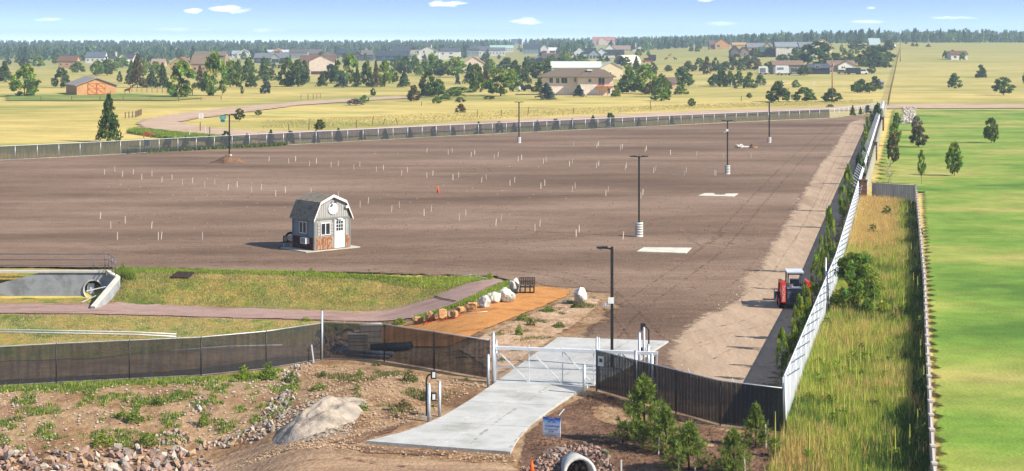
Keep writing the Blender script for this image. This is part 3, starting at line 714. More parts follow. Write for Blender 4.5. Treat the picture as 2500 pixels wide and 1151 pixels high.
# ---------------------------------------------------------------- houses
WALLS = {}
def wallm(c): return mat('painted_wall_' + c, [c], .6, .8, second=(2, .93, 1.04))
def roofm(c): return mat('shingle_roof_' + c, [c], 1.5, .9, .03, 6, second=(4, .85, 1.1))
m_glass = mat('dark_window_glass', ['1c2226','2c3338'], 1, .15, spec=.6)
m_white = mat('white_paint', ['d8d8d4'], 1, .5)
m_trim = mat('white_trim', ['c9c7c2'], 1, .6)
def house(k, label, blocks, name='house', cat='house', chim=None, rot=0):
    """blocks: (kind, u0, u1, v_base, v_eave, v_ridge, depth_m, wall, roof, [windows in crop px], dy)"""
    b0 = blocks[0]; px0, py0 = C(k, (b0[1] + b0[2]) / 2, b0[3]); p = at(px0, py0); s = p.y / F / 4.892
    r = thing(name, label, cat, p, rz=rot); u_mid = (b0[1] + b0[2]) / 2; vb0 = b0[3]
    for b_ in blocks: HOUSES.append((p.x + ((b_[1]+b_[2])/2 - u_mid) * s, p.y + b_[10], abs(b_[2]-b_[1]) * s / 2))
    for kd, u0, u1, vb, ve, vr, dep, wc, rc, wins, dy in blocks:
        x0, x1 = (u0 - u_mid) * s, (u1 - u_mid) * s; z0 = (vb0 - vb) * s if vb < vb0 and dy == 0 else 0
        zb = -.6; ze = (vb0 - ve) * s; zr = (vb0 - vr) * s
        y0 = dy; y1 = dy + dep; xm = (x0 + x1) / 2; e = .35; th = .18
        mb = MB(); rf = MB()
        if kd == 'G':
            mb.prism([(x0, zb), (x1, zb), (x1, ze), (xm, zr), (x0, ze)], y0, y1)
            for sx, xe in ((-1, x0), (1, x1)):
                sl = (zr - ze) / (xm - xe) if xm != xe else 0
                xo = xe + sx * e; zo = ze - abs(sl) * e
                rf.prism([(xo, zo + .02), (xm, zr + .02), (xm, zr + .02 + th), (xo, zo + .02 + th)], y0 - e, y1 + e)
        elif kd == 'S':
            ym = (y0 + y1) / 2
            mb.add([(x0,y0,zb),(x1,y0,zb),(x1,y1,zb),(x0,y1,zb),(x0,y0,ze),(x1,y0,ze),(x1,y1,ze),(x0,y1,ze),(x0,ym,zr),(x1,ym,zr)],
                   [(0,1,5,4),(1,2,6,9,5),(2,3,7,6),(3,0,4,8,7),(0,3,2,1)])
            sl = (zr - ze) / (ym - y0)
            for ya, yb2 in ((y0 - e, ym), (y1 + e, ym)):
                za = ze - sl * e
                vs = [(x0-e,ya,za+.02),(x1+e,ya,za+.02),(x1+e,yb2,zr+.02),(x0-e,yb2,zr+.02)]
                rf.add(vs + [(x, y, z + th) for x, y, z in vs], [(0,1,2,3),(7,6,5,4),(0,4,5,1),(1,5,6,2),(2,6,7,3),(3,7,4,0)])
        else:
            mb.box(x0, x1, y0, y1, zb, ze); ym = (y0 + y1) / 2; ins = min(dep / 2, (x1 - x0) * .42) if kd == 'H' else 0
            e2 = .7; a = [(x0-e2,y0-e2,ze),(x1+e2,y0-e2,ze),(x1+e2,y1+e2,ze),(x0-e2,y1+e2,ze)]
            rf.add(a + [(x, y, z + .2) for x, y, z in a] + [(x0+ins, ym, zr), (x1-ins, ym, zr)], [(0,1,2,3),(0,4,5,1),(1,5,6,2),(2,6,7,3),(3,7,4,0),(4,8,9,5),(5,9,6),(6,9,8,7),(7,8,4)])
        mb.o('wall', wallm(wc), r); rf.o('roof', roofm(rc), r)
        if wins == 'auto' or wins is None:
            n = max(1, int((x1 - x0) / 3.2)); wins = []
            for i in range(n):
                uc = u0 + (u1 - u0) * (i + .5) / n; hh = min(1.2 / s, (vb - ve) * .45); ww = .6 / s
                vc = (vb + ve) / 2 - 2; wins.append((uc - ww, vc - hh / 2, uc + ww, vc + hh / 2))
        for wd in wins:
            cx0, cx1 = (wd[0] - u_mid) * s, (wd[2] - u_mid) * s; cz0, cz1 = (vb0 - wd[3]) * s, (vb0 - wd[1]) * s
            fr = MB(); t = .1
            fr.box(cx0-t, cx1+t, y0-.09, y0-.005, cz1, cz1+t).box(cx0-t, cx1+t, y0-.09, y0-.005, cz0-t, cz0).box(cx0-t, cx0, y0-.09, y0-.005, cz0, cz1).box(cx1, cx1+t, y0-.09, y0-.005, cz0, cz1)
            if cx1 - cx0 > .9: fr.box((cx0+cx1)/2-.03, (cx0+cx1)/2+.03, y0-.08, y0-.01, cz0, cz1)
            f = fr.o('window', m_trim, r)
            MB().box(cx0, cx1, y0-.045, y0-.004, cz0, cz1).o('pane', m_glass, f)
    if chim:
        u, vt, vb_, c = chim; x = (u - u_mid) * s
        MB().box(x-.45, x+.45, 2.2, 3.1, (vb0-vb_)*s - 1, (vb0-vt)*s).box(x-.55, x+.55, 2.1, 3.2, (vb0-vt)*s - .02, (vb0-vt)*s+.15).o('chimney', wallm(c), r)
    return r
WH, GR, TN, BR, DK, NV = 'd6d2c8', '6f7578', 'b58c62', '6b4f3f', '3d434a', '2f3f52'
house(1, 'white house with grey roof cut by the left edge of the photo', [('S',-90,140,462,392,330,10,WH,'59636e',None,0)])
house(1, 'white two storey house with balcony gable and white chimney', [('S',195,480,500,405,355,11,WH,'4a4a4e',[(210,425,235,450)],0),('G',300,425,500,408,352,4,WH,'4a4a4e',[(315,450,350,495),(372,450,412,495),(318,415,350,435),(375,415,405,435)],-2)], chim=(265,330,360,WH))
house(1, 'small white twin gabled house behind the balcony house', [('G',420,480,402,365,335,9,WH,'5a5f66',None,0),('G',482,536,402,362,328,9,WH,'5a5f66',None,1)])
house(1, 'orange tan gabled house half hidden by leafy trees', [('G',920,1160,590,480,393,12,'ba966c','7a6248',[(950,500,985,530),(1080,500,1115,530)],0),('S',1160,1360,590,470,375,10,'b0906c','7c6a56',None,2),('S',1060,1450,430,380,330,10,'8d7a66','6f675c',[],30)])
house(1, 'salmon roofed cottage just left of the orange gabled house', [('S',690,850,500,480,415,9,'c49a78','9a8070',None,0),('S',590,660,560,480,455,6,'d6b49a','c08a6c',[],-8)])
house(1, 'white gabled farmhouse with dark garage wing', [('G',1720,1865,402,340,300,11,WH,'8c8f92',[(1745,350,1765,370),(1810,350,1830,370)],0),('S',1655,1745,402,352,315,8,WH,'9aa0a6',[(1672,365,1690,380)],1),('S',1608,1656,402,345,310,8,NV,'39414b',[],2)])
house(1, 'tiny white shed below the white gabled farmhouse', [('S',1575,1642,432,405,385,5,WH,'8f9498',[],0)], 'shed', 'shed')
house(1, 'tan gabled house with white metal roof on the skyline', [('G',2110,2290,375,350,285,12,'c29a6a','a07c54',[(2170,320,2230,345)],0),('S',2060,2336,372,332,305,10,TN,'b9bcc0',[],3)])
house(1, 'dark grey ranch house with white porch gable', [('S',1925,2336,460,400,345,12,'3b4048','6d6f72',[(1960,415,1990,440),(2270,415,2310,445)],0),('G',2120,2240,462,400,350,4,'a6a8aa','6d6f72',[(2140,412,2228,455)],-2)])
house(1, 'brown roofed grey house at the left of the pink gabled house', [('S',2340,2560,402,338,300,11,'8b8d8a','5c5850',None,0)])
house(2, 'brown house with low tiled roofs behind the pink gabled house', [('S',-10,235,378,348,300,10,'7c6c5c','6a5f55',None,0),('G',240,395,382,350,322,10,'8c7a68','5e544c',None,-3)])
pk = house(2, 'pink gabled house with brown roof and brown garage door', [('G',82,384,602,438,368,12,'e0cdbd','6c5549',[],0),('S',-40,390,598,448,374,9,'d8c4b4','6c5549',[(20,470,45,495)],3)])
house(2, 'navy hip roofed house on the skyline', [('H',395,632,384,345,290,11,NV,'333c48',[(540,352,580,372),(430,355,460,372)],0)])
house(2, 'brown house with white trimmed porch gable', [('G',615,705,432,362,315,10,'5a4136','5d5a55',[(635,375,685,420)],0),('S',700,840,432,362,308,10,'4f565c','6b6864',[(720,385,750,420),(780,385,815,420)],1)], name='house')
house(2, 'long low navy house with black roof', [('S',880,1240,434,376,320,11,'33485f','3a3f46',[(965,385,985,415),(1055,385,1080,412),(1170,385,1200,410)],0),('S',1050,1262,400,320,265,10,'56606a','454b52',[],22)])
house(2, 'white two storey house with tan roof, widest of the white pair', [('G',1358,1640,418,330,266,12,WH,'8e8678',[(1372,318,1390,345),(1445,315,1462,340),(1570,318,1596,345),(1428,375,1482,398),(1575,375,1600,400)],0),('S',1225,1392,410,356,308,9,WH,'938b7c',[(1250,370,1300,400)],-1)], chim=(1540,245,280,WH))
house(2, 'white house with slate grey roof, right of the white pair', [('S',1650,1886,418,322,284,11,WH,'4b535c',[(1760,338,1792,352),(1752,378,1802,398),(1670,340,1690,358)],0)])
house(2, 'dark roofed grey house right of the white pair', [('H',1965,2112,382,300,252,10,'8a9094','4a5056',None,0),('S',2062,2232,380,312,262,10,WH,'5a6066',None,2),('S',2230,2422,378,312,278,9,'cfcdc6','5d646a',None,-2)])
house(2, 'long white house with pale green metal roof on the skyline', [('S',2225,2520,335,285,250,11,WH,'9fb8ac',None,0)])
house(2, 'cream gable end behind the broad yellow-green tree', [('G',1915,2185,560,470,384,12,'e0c8b4','a08878',[],0)])
house(3, 'small grey house on the wooded skyline above the centre', [('S',0,125,230,200,165,9,'8d949a','4c525a',None,0),('S',-10,62,320,285,250,8,'cfd2d0','8fa8a4',None,-30)])
house(3, 'blue-grey house with white gable and pink windows', [('S',140,345,348,290,236,10,'7c8c9a','3f464d',None,0),('G',345,440,348,290,243,9,'ddd0cc','c9c0bd',[(362,315,420,342)],-1),('S',440,542,348,312,278,8,'e0d2ce','d6ccc8',[(455,318,520,340)],0)])
house(3, 'low brown roofed building left of the big grey house', [('S',365,742,455,405,350,12,'57463c','5b4f49',[(400,415,430,435),(500,415,530,435)],0),('G',698,790,455,402,350,9,WH,'6d655f',[],-2),('S',160,366,455,442,390,9,'8a8480','6c6c70',[],6)])
house(3, 'big grey house with green-black roofs and several gables', [('G',745,900,412,338,270,11,'c8d0c8','5c6466',[(780,350,800,375)],3),('S',842,1012,432,345,285,10,'b8c2bc','2f3a3c',[],2),('G',918,1062,434,362,300,5,'8fa0a4','4c5658',[(935,370,958,420),(975,370,1000,420),(1010,370,1040,420)],-2),('G',1000,1162,424,352,285,11,'cfd2ce','6b7072',[(1085,370,1105,395)],2),('S',1110,1344,415,360,305,10,'c9ccc8','2e3436',[],1)])
house(3, 'white gabled house with brown roof behind the big grey house', [('G',1110,1242,330,300,240,10,WH,'8a8f94',[],0),('S',1200,1422,330,300,254,10,'b8a898','8c7a6c',[],1),('G',1395,1645,425,325,258,12,WH,'6a5a50',[(1550,350,1585,372),(1440,350,1470,372)],-24)], chim=(1485,225,262,WH))
house(3, 'salmon roofed villa among pines on the skyline', [('S',968,1232,242,190,150,10,'d8bca6','b5705c',None,0),('G',1040,1120,242,185,148,9,'dcc4b0','ad6a56',[],-2)])
house(3, 'cream barn with long pale green metal roof', [('S',485,1080,650,520,452,16,'d9c9a8','c2cfc6',[],6),('G',1062,1328,650,520,448,18,'e2cfae','c2cfc6',[],0)], 'barn', 'barn')
house(3, 'small brown roofed shed with pink wall among the pines', [('S',1835,1965,765,700,640,6,'d8b09c','6e5c54',[],0)], 'shed', 'shed')
house(3, 'tan house on the far right hillside, with orange gable', [('G',2430,2602,292,232,170,11,'c8966a','8c7864',[(2455,245,2485,270)],0),('S',2365,2440,292,240,195,9,'a07c64','6c5a50',[(2380,250,2420,280)],1)])
house(4, 'dark grey twin gabled house below the tan hill house', [('G',120,235,385,320,262,10,'6a6460','55545a',None,0),('G',230,345,385,320,272,10,'8c7c70','6a5e5c',None,1)])
house(4, 'tan bungalow behind the dark grey twin gabled house', [('S',140,312,262,245,218,9,'c49a6c','b08a5c',[],0)])
house(4, 'grey roofed house with small tan gable left of the log cabin', [('S',320,600,330,275,225,11,'a89478','7a7a7c',[],0),('G',508,602,330,268,224,8,'c8a268','8c8474',[],-2)])
house(4, 'red log cabin with green roof and covered porch', [('G',600,760,385,330,264,10,'7c4836','8c5a40',[(650,335,665,352),(690,310,710,335)],0),('S',475,620,390,330,270,9,'6b4636','3c5448',[],1),('S',545,860,436,385,366,3,'5a4438','46584c',[(560,395,600,430),(640,395,680,430)],-3)], chim=(636,250,330,'b07a5c'))
house(4, 'long pale house with grey roofs and tall cream gable', [('S',660,935,385,268,214,11,'c9c4b8','7e8488',[(785,275,815,290),(895,270,925,290),(800,345,830,375)],0),('S',940,1122,385,270,214,11,'cfcabe','757b80',[(965,262,1010,290),(860,340,1010,370)],-1),('G',1120,1332,345,245,180,11,'e0d0aa','a89c84',[(1180,230,1200,255)],1)])
house(4, 'grey garage with long rust brown roof and double doors', [('S',625,990,592,486,437,10,'7d7a76','7f6858',[(838,515,872,575),(876,515,910,575)],0)], 'garage', 'garage')
house(4, 'white house with rust brown roof under the huge dark tree', [('S',1300,1622,562,492,437,10,'b8968a','7f6858',[],2),('G',1402,1602,560,492,440,10,'e2ded4','856c5c',[(1445,505,1460,522),(1470,505,1485,522),(1530,520,1550,540)],0)])
house(4, 'dark open sided shed with slanting roof beside the white house', [('S',1040,1300,592,520,475,6,'2f3238','4a4f56',[(1130,490,1180,525)],0)], 'shed', 'shed')
house(4, 'small grey shed in the meadow beside the tree clump', [('S',1885,1948,765,690,670,4,'8c8a88','9a8f84',[],0)], 'shed', 'shed')
house(4, 'far white house among pines on the right skyline', [('S',1780,1905,282,240,168,9,WH,'9fb0b0',None,0)])
house(1, 'tan house at the outer left edge of the view', [('S',-420,-200,520,440,380,10,TN,BR,None,0)])
house(4, 'brown roofed house at the outer right edge of the view', [('S',2750,2950,420,360,320,10,WH,BR,None,0)])
# garage door of the pink house
def rectpart(root, k, u0, v0, u1, v1, uc, vb0, s, y, name, m, th=.06):
    return MB().box((u0-uc)*s, (u1-uc)*s, y-th, y-.004, (vb0-v1)*s, (vb0-v0)*s).o(name, m, root)
s_ = pk.location.y / F / 4.892
rectpart(pk, 2, 105, 560, 270, 598, 233, 602, s_, 0, 'garage_door', mat('brown_door', ['5a3a2e'], 2, .7))
# hip roofed house, modelled in full
def hip_house():
    k = 3; px0, py0 = C(k, 790, 842); p = at(px0, py0); s = p.y / F / 4.892; uc, vb = 790, 842
    r = thing('house', 'pale pink walkout house with brown hip roof and orange balcony', 'house', p)
    X = lambda u: (u - uc) * s
    Z = lambda v: (vb - v) * s
    wl = wallm('e4d3c3'); rf = roofm('6c5f53')
    MB().box(X(790), X(1215), 0, 11, -.6, Z(634)).box(X(375), X(791), 2.5, 11, -.6, Z(634)).o('wall', wl, r)
    def hip(x0, x1, y0, y1, z0, z1, i0, i1, name='roof'):
        ym = (y0 + y1) / 2; a = [(x0,y0,z0),(x1,y0,z0),(x1,y1,z0),(x0,y1,z0)]
        MB().add(a + [(x, y, z + .25) for x, y, z in a] + [(x0+i0, ym, z1), (x1-i1, ym, z1)], [(0,1,2,3),(0,4,5,1),(1,5,6,2),(2,6,7,3),(3,7,4,0),(4,8,9,5),(5,9,6),(6,9,8,7),(7,8,4)]).o(name, rf, r)
    hip(X(305), X(1245), 1.2, 12, Z(636), Z(530), X(560) - X(305), X(1245) - X(1070)); hip(X(770), X(1250), -1, 6, Z(636)+.02, Z(540), 3.4, 3.4)
    for u0, v0, u1, v1, y in [(455,640,495,700,2.5),(535,645,572,705,2.5),(598,640,668,705,2.5),(752,645,770,692,2.5),(918,655,950,692,0),(1038,640,1110,728,0),(1150,765,1178,825,0)]:
        fr = MB(); t = .09; a, b, c, d = X(u0), X(u1), Z(v1), Z(v0)
        fr.box(a-t,b+t,y-.1,y-.005,d,d+t).box(a-t,b+t,y-.1,y-.005,c-t,c).box(a-t,a,y-.1,y-.005,c,d).box(b,b+t,y-.1,y-.005,c,d).box((a+b)/2-.03,(a+b)/2+.03,y-.09,y-.01,c,d)
        f = fr.o('window', m_white, r); MB().box(a, b, y-.045, y-.004, c, d).o('pane', m_glass, f)
    MB().box(X(950), X(1000), -.07, -.004, Z(842), Z(765)).o('door', m_white, r)
    bl = MB(); bl.box(X(1010), X(1205), -2.2, -.01, Z(752), Z(738))
    for u in (1014, 1070, 1140, 1200): bl.box(X(u)-.06, X(u)+.06, -2.2, -2.08, -.3, Z(738))
    for i in range(20): bl.box(X(1010 + i*10), X(1010 + i*10)+.04, -2.18, -2.12, Z(738), Z(712))
    bl.box(X(1008), X(1207), -2.22, -2.1, Z(712), Z(708))
    bl.o('balcony', mat('orange_stained_wood', ['b06a3c'], 2, .8), r)
    MB().box(X(1190)-.2, X(1190)+.2, 3, 3.4, Z(620), Z(575)).o('chimney', m_glass, r)
    MB().box(X(935)-.8, X(935)+.8, 1.0, 2.0, Z(556), Z(540)).o('skylight', m_white, r)
hip_house()
# tan barn at the left, turned so that its long side shows
def tan_barn():
    px0, py0 = C(1, 280, 832); p = at(px0, py0); s = p.y / F / 4.892
    r = thing('barn', 'tan barn with cross braced doors and grey metal roof', 'barn', p, R(24))
    wd, dp = 11.5, 20; ze, zr = 105*s, 190*s; wl = wallm('b98d60'); tr = mat('salmon_trim', ['b5654a'], 1, .8)
    MB().prism([(-wd,-.5),(0,-.5),(0,ze),(-wd/2,zr),(-wd,ze)], 0, dp).o('wall', wl, r)
    rf = MB()
    for xe, sx in ((-wd, -1), (0, 1)):
        sl = (zr-ze)/(wd/2); xo = xe + sx*.5; zo = ze - sl*.5
        rf.prism([(xo, zo+.02), (-wd/2, zr+.02), (-wd/2, zr+.25), (xo, zo+.25)], -.5, dp+.5)
    rf.o('roof', roofm('8f8a84'), r)
    for x0 in (-8.3, -5.7):
        d = MB().box(x0, x0+2.5, -.09, -.004, 0, 3.3).o('door', mat('tan_boards', ['c4945c'], 2, .8), r)
        b = MB()
        for a, c in (((x0+.1,-.13,.1),(x0+2.4,-.13,1.6)),((x0+.1,-.13,1.6),(x0+2.4,-.13,.1)),((x0+.1,-.13,1.7),(x0+2.4,-.13,3.2)),((x0+.1,-.13,3.2),(x0+2.4,-.13,1.7))): b.bar(a, c, .14, .05)
        for z in (.08, 1.65, 3.2): b.box(x0, x0+2.5, -.15, -.1, z-.08, z+.08)
        for x in (x0+.08, x0+2.42): b.box(x-.08, x+.08, -.16, -.1, 0, 3.3)
        b.o('cross_brace', tr, d)
    MB().box(.004, .3, 1.5, 18, ze-.25, ze-.05).o('fascia', tr, r)
    MB().box(.004, .07, 7, 10, 0, 2.2).o('window', m_glass, r)
tan_barn()
# quonset
def quonset():
    px0, py0 = C(3, 1288, 475); p = at(px0, py0); s = p.y / F / 4.892; rad = 90*s; n = 20; h = 108 * s
    r = thing('quonset_hut', 'white arched metal hut with dark open front', 'storage hut', p, R(-38))
    def arc(q, hh): return [(q*math.cos(math.pi*i/n), hh*math.sin(math.pi*i/n)) for i in range(n+1)]
    o, i_ = arc(rad, h), arc(rad-.35, h-.35)
    MB().prism(o + i_[::-1], 0, 16).o('shell', mat('cream_metal', ['d8cdb4'], 1, .6), r)
    MB().prism(i_, 5, 5.2).o('back_wall', mat('shadowed_steel', ['30302e'], 1, .9), r)
quonset()
# ---------------------------------------------------------------- vehicles in the distance
m_tyre = mat('black_rubber', ['151515'], 3, .9); m_black = mat('black_paint', ['16181b'], 1, .3, spec=.5)
def vehicle(k, u, vb, L, H, col, label, cat, name, prof=None, W=2.0, rz=0):
    px, py = C(k, u, vb); p = at(px, py); r = thing(name, label, cat, p, rz)
    prof = prof or [(-.5,.18),(.5,.18),(.5,.5),(.36,.56),(.2,1),(-.32,1),(-.44,.58),(-.5,.55)]
    m = mat('paint_' + col, [col], 1, .35, spec=.5)
    MB().prism([(a*L, b*H) for a, b in prof], -W/2, W/2).o('body', m, r)
    if prof[4][1] == 1 and len(prof) == 8:
        MB().prism([(.3*L,.58*H),(.19*L,.92*H),(-.3*L,.92*H),(-.4*L,.6*H)], -W/2-.02, -W/2-.003).o('side_window', m_glass, r)
    for x in (-.3*L, .3*L):
        for y in (-W/2, W/2-.02): MB().tube([(x, y-.12, .36), (x, y+.12, .36)], .36, 12).o('wheel', m_tyre, r)
    return r
vehicle(3, 50, 802, 3.2, 2.6, 'd8dadc', 'white van parked at the left of the black cars', 'van', 'parked_van', [(-.5,.18),(.5,.18),(.5,.5),(.42,.6),(.3,1),(-.48,1),(-.5,.6),(-.5,.5)])
vehicle(3, 118, 796, 3.0, 2.1, '17191c', 'black car parked right next to the white van', 'car', 'parked_car')
vehicle(3, 200, 790, 3.6, 2.0, '26292e', 'dark pickup parked nearest to the hip roofed house', 'pickup', 'parked_pickup', [(-.5,.2),(.5,.2),(.5,.55),(.3,.6),(.18,1),(-.08,1),(-.12,.6),(-.5,.6)])
vehicle(3, 1385, 470, 5.6, 2.3, '9c2f26', 'red truck in front of the white arched hut', 'truck', 'parked_truck', rz=R(5))
vehicle(3, 1625, 458, 6.8, 3.0, '8e3228', 'red farm machine right of the white house on the hill', 'farm machine', 'farm_machine', [(-.5,.2),(.5,.2),(.5,.45),(.2,.5),(.1,1),(-.1,1),(-.2,.6),(-.5,.4)])
vehicle(3, 1678, 440, 4.6, 4.0, '33373d', 'dark camper parked behind the red farm machine', 'camper', 'camper', [(-.5,.12),(.5,.12),(.5,.7),(.48,.98),(-.48,.98),(-.5,.7)])
RVP = [(-.5,.16),(.5,.16),(.5,.8),(.46,1),(-.46,1),(-.5,.8)]
rv = vehicle(4, 502, 597, 4.0, 3.5, 'd9dadb', 'white box trailer standing alone left of the grey garage', 'trailer', 'box_trailer', RVP, 2.5)
MB().box(-1.5, 1.0, -1.32, -1.26, .8, 2.8).o('rear_door', mat('dark_door', ['6d7278'], 1, .6), rv)
rv = vehicle(4, 728, 602, 5.8, 4.0, 'dcdcdc', 'white camper with grey swoosh in front of the grey garage', 'camper', 'camper', RVP, 2.5)
MB().box(-2.2, .6, -1.32, -1.26, 2.2, 3.2).o('side_window', mat('dark_door2', ['7c8288'], 1, .6), rv)
rv = vehicle(4, 770, 608, 5.5, 1.4, '3a3c40', 'flat utility trailer in front of the white camper', 'trailer', 'utility_trailer', [(-.5,.4),(.5,.4),(.5,.6),(.5,.9),(.48,.9),(.48,.62),(-.48,.62),(-.48,.9),(-.5,.9),(-.5,.6)])
vehicle(4, 1578, 597, 6.2, 2.9, '232830', 'black box trailer in front of the white house', 'trailer', 'box_trailer', RVP, 2.5)
vehicle(4, 1695, 596, 4.4, 2.4, 'd4d6d8', 'white truck parked right of the black box trailer', 'truck', 'parked_truck')
vehicle(4, 1445, 590, 4.2, 1.8, '6c7076', 'grey car parked left of the black box trailer', 'car', 'parked_car')

ORD = ['nearest','second nearest','third nearest','fourth nearest','fifth nearest','sixth nearest','seventh nearest','eighth nearest','ninth nearest','tenth nearest'] + ['%dth nearest' % i for i in range(11, 60)]
def auto_labels(items, lmk, fmt):
    gp = {}; out = [None] * len(items)
    for i, (px, py) in enumerate(items):
        nm, lx, ly = min(lmk, key=lambda l: (l[1]-px)**2 + (2.5*(l[2]-py))**2); dx, dy = px - lx, 2.5 * (py - ly)
        d = ('left of' if dx < 0 else 'right of') if abs(dx) > abs(dy) else ('beyond' if dy < 0 else 'in front of')
        gp.setdefault((nm, d), []).append((math.hypot(dx, dy), i))
    for (nm, d), L in gp.items():
        for k, (_, i) in enumerate(sorted(L)): out[i] = fmt % (d + ' ' + nm, ORD[k]) if len(L) > 1 else fmt.split(',')[0] % (d + ' ' + nm) + ', the only one there'
    return out

TL = [('the balcony house',275,155),('the orange gabled house',445,160),('the white farmhouse',588,138),('the dark grey ranch house',670,150),('the pink gabled house',790,175),('the long navy house',950,150),('the white two storey house',1043,140),('the slate roofed white house',1100,140),('the dark hip roofed house',1180,135),('the pink windowed house',1330,128),('the big grey house',1440,145),('the tan hill house',1755,115),('the red log cabin',1890,135),('the long pale house',1960,135)]
tr_ = random.Random(12); tw = []
while len(tw) < 95:
    px = tr_.uniform(-60, 2560); py = tr_.uniform(124, 172) if px < 1590 else tr_.uniform(122, 150)
    if 1590 < px < 1790 or px > 2160 and tr_.random() < .7 or any(abs(px - a) < 9 and abs(py - b) < 8 for a, b in tw): continue
    tw.append((px, py))
for (px, py), lb in zip(tw, auto_labels(tw, TL, 'small neighbourhood tree %s, %s')):
    hgt = tr_.uniform(9, 19) * (.6 + (py - 105) / 70)
    tree(px, py, py - hgt, hgt * tr_.uniform(.55, 1.05), tr_.choice(['leafy','pine','poplar','pine','bush']), tr_.choice(['pine','mid','dark','olive','mid']), lb, 'tree', 'small trees among the far houses')
woods()
# ---------------------------------------------------------------- fences
m_galv = mat('galvanised_steel', ['a9adb0','c3c6c8'], 4, .45, metal=.55, spec=.5)
m_wire = mat('dull_wire', ['5c5e60'], 4, .7)
m_pwhite = mat('white_coated_steel', ['c9ccd0','dcdee0'], 2, .45, spec=.4)
m_blackm = mat('black_powder_coat', ['1b1815','262220'], 2, .5, spec=.4)
m_scr_n = screenmat('black_windscreen_mesh', '161315', .17)
m_scr_d = screenmat('dense_black_slats', '1b1a1b', .07)
m_scr_b = screenmat('grey_windscreen_mesh', '2a2b30', .2)
m_scr_c = screenmat('bare_chain_link', '8a8c88', .72)
def P3(pl): return [at(*p) for p in pl]
def march(pts, sp):
    """points every sp metres along a ground polyline"""
    d = [0]
    for a, b in zip(pts, pts[1:]): d.append(d[-1] + (b.xy - a.xy).length)
    n = max(1, round(d[-1] / sp)); out = []
    for k in range(n + 1):
        s = d[-1] * k / n; i = min(max(j for j in range(len(d)) if d[j] <= s + 1e-6), len(pts) - 2)
        q = pts[i].xy.lerp(pts[i+1].xy, (s - d[i]) / (d[i+1] - d[i])); out.append(Vector((q.x, q.y, T(q.x, q.y))))
    return out
def chain_fence(label, pl, H, sp, m_scr, m_post, m_rail, pr=.03, wires=0, lift=0.0, slats=False, name='chain_link_fence', world=False, bottom=True):
    ps = march(pl if world else P3(pl), sp); o0 = ps[0].copy(); r = thing(name, label, 'fence', o0)
    pm = cyl(pr, -.2, H + .02, 8).me('fence_post', True)
    for p in ps: obj('fence_post', pm, m_post, r, loc=p - o0)
    MB().tube([p - o0 + Vector((0, 0, H)) for p in ps], .024, 6).o('top_rail', m_rail, r, True)
    if bottom: MB().tube([p - o0 + Vector((0, 0, .06)) for p in ps], .012, 4).o('bottom_wire', m_rail, r)
    for a, b in zip(ps, ps[1:]):
        mb = MB(); a2, b2 = a - o0, b - o0; L = (b - a).length; n = 6; d = (b2 - a2) / n; nr = Vector((-d.y, d.x, 0)).normalized()
        if slats:
            k = int(L / .095); q = (b2 - a2) / k
            for i in range(k):
                e0 = a2 + q * (i + .02) + nr * .02; e1 = a2 + q * (i + .985) + nr * (.02 + .012 * (i % 2))
                mb.add([e0 + Vector((0,0,.07)), e1 + Vector((0,0,.07)), e1 + Vector((0,0,H-.03)), e0 + Vector((0,0,H-.03))], [(0,1,2,3)])
            mb.o('slat_panel', m_scr, r)
        else:
            for i in range(n):
                s0 = .02 * math.sin(i * 3.1 + a.x) * (0 < i); s1 = .02 * math.sin((i+1) * 3.1 + a.x) * (i + 1 < n)
                e0, e1 = a2 + d * i + nr * s0, a2 + d * (i+1) + nr * s1
                mb.add([e0 + Vector((0,0,.07)), e1 + Vector((0,0,.07)), e1 + Vector((0,0,H-.03)), e0 + Vector((0,0,H-.03))], [(0,1,2,3)])
            mb.o('screen_panel', m_scr, r)
    if wires:
        mb = MB(); dd = wires; hw = .0017
        for a, b in zip(ps, ps[1:]):
            a2, b2 = a - o0, b - o0; L = (b2 - a2).length; u = (b2 - a2) / L; nr = Vector((u.y, -u.x, 0)) * .03
            if nr.y > 0: nr = -nr
            for sg in (1, -1):
                s = -H
                while s < L:
                    t0, t1 = max(0, -s), min(H, L - s)
                    if t1 > t0:
                        x0, x1 = s + t0, s + t1; z0, z1 = t0, t1
                        if sg < 0: z0, z1 = H - t0, H - t1
                        e0, e1 = a2 + u * x0 + nr + Vector((0,0,z0)), a2 + u * x1 + nr + Vector((0,0,z1)); k = u * hw
                        mb.add([e0 - k, e0 + k, e1 + k, e1 - k], [(0,1,2,3)])
                    s += dd
        setp(mb.o('diamond_wire', m_wire, r), kind='stuff')
    return r, ps
FH = 1.78
chain_fence('chain link fence with black windscreen, left stretch up to the tall galvanised post', [(-420,968),(-150,955),(0,945),(227,931),(400,924),(560,915),(690,897),(783,880)], FH, 3.05, m_scr_n, m_blackm, m_galv, wires=.075)
chain_fence('chain link fence with black windscreen between the tall galvanised post and the gate', [(789,878),(860,875),(930,882),(1060,904),(1195,927)], FH, 3.05, m_scr_n, m_blackm, m_galv, wires=.075)
chain_fence('dense black slatted chain link fence right of the gate', [(1457,955),(1520,973),(1590,993),(1760,1040),(1911,1060)], FH, 3.0, m_scr_d, m_blackm, m_galv, wires=.075, slats=True)
chain_fence('long chain link fence with grey windscreen along the back of the dirt lot', [(-700,428),(227,381),(1120,332),(1760,301),(2025,289)], 1.85, 3.05, m_scr_b, m_galv, m_pwhite, .04)
chain_fence('bare see-through chain link fence at the far corner of the lot', [(2025,289),(2100,280),(2160,268)], 1.85, 3.05, m_scr_c, m_pwhite, m_pwhite, .04)
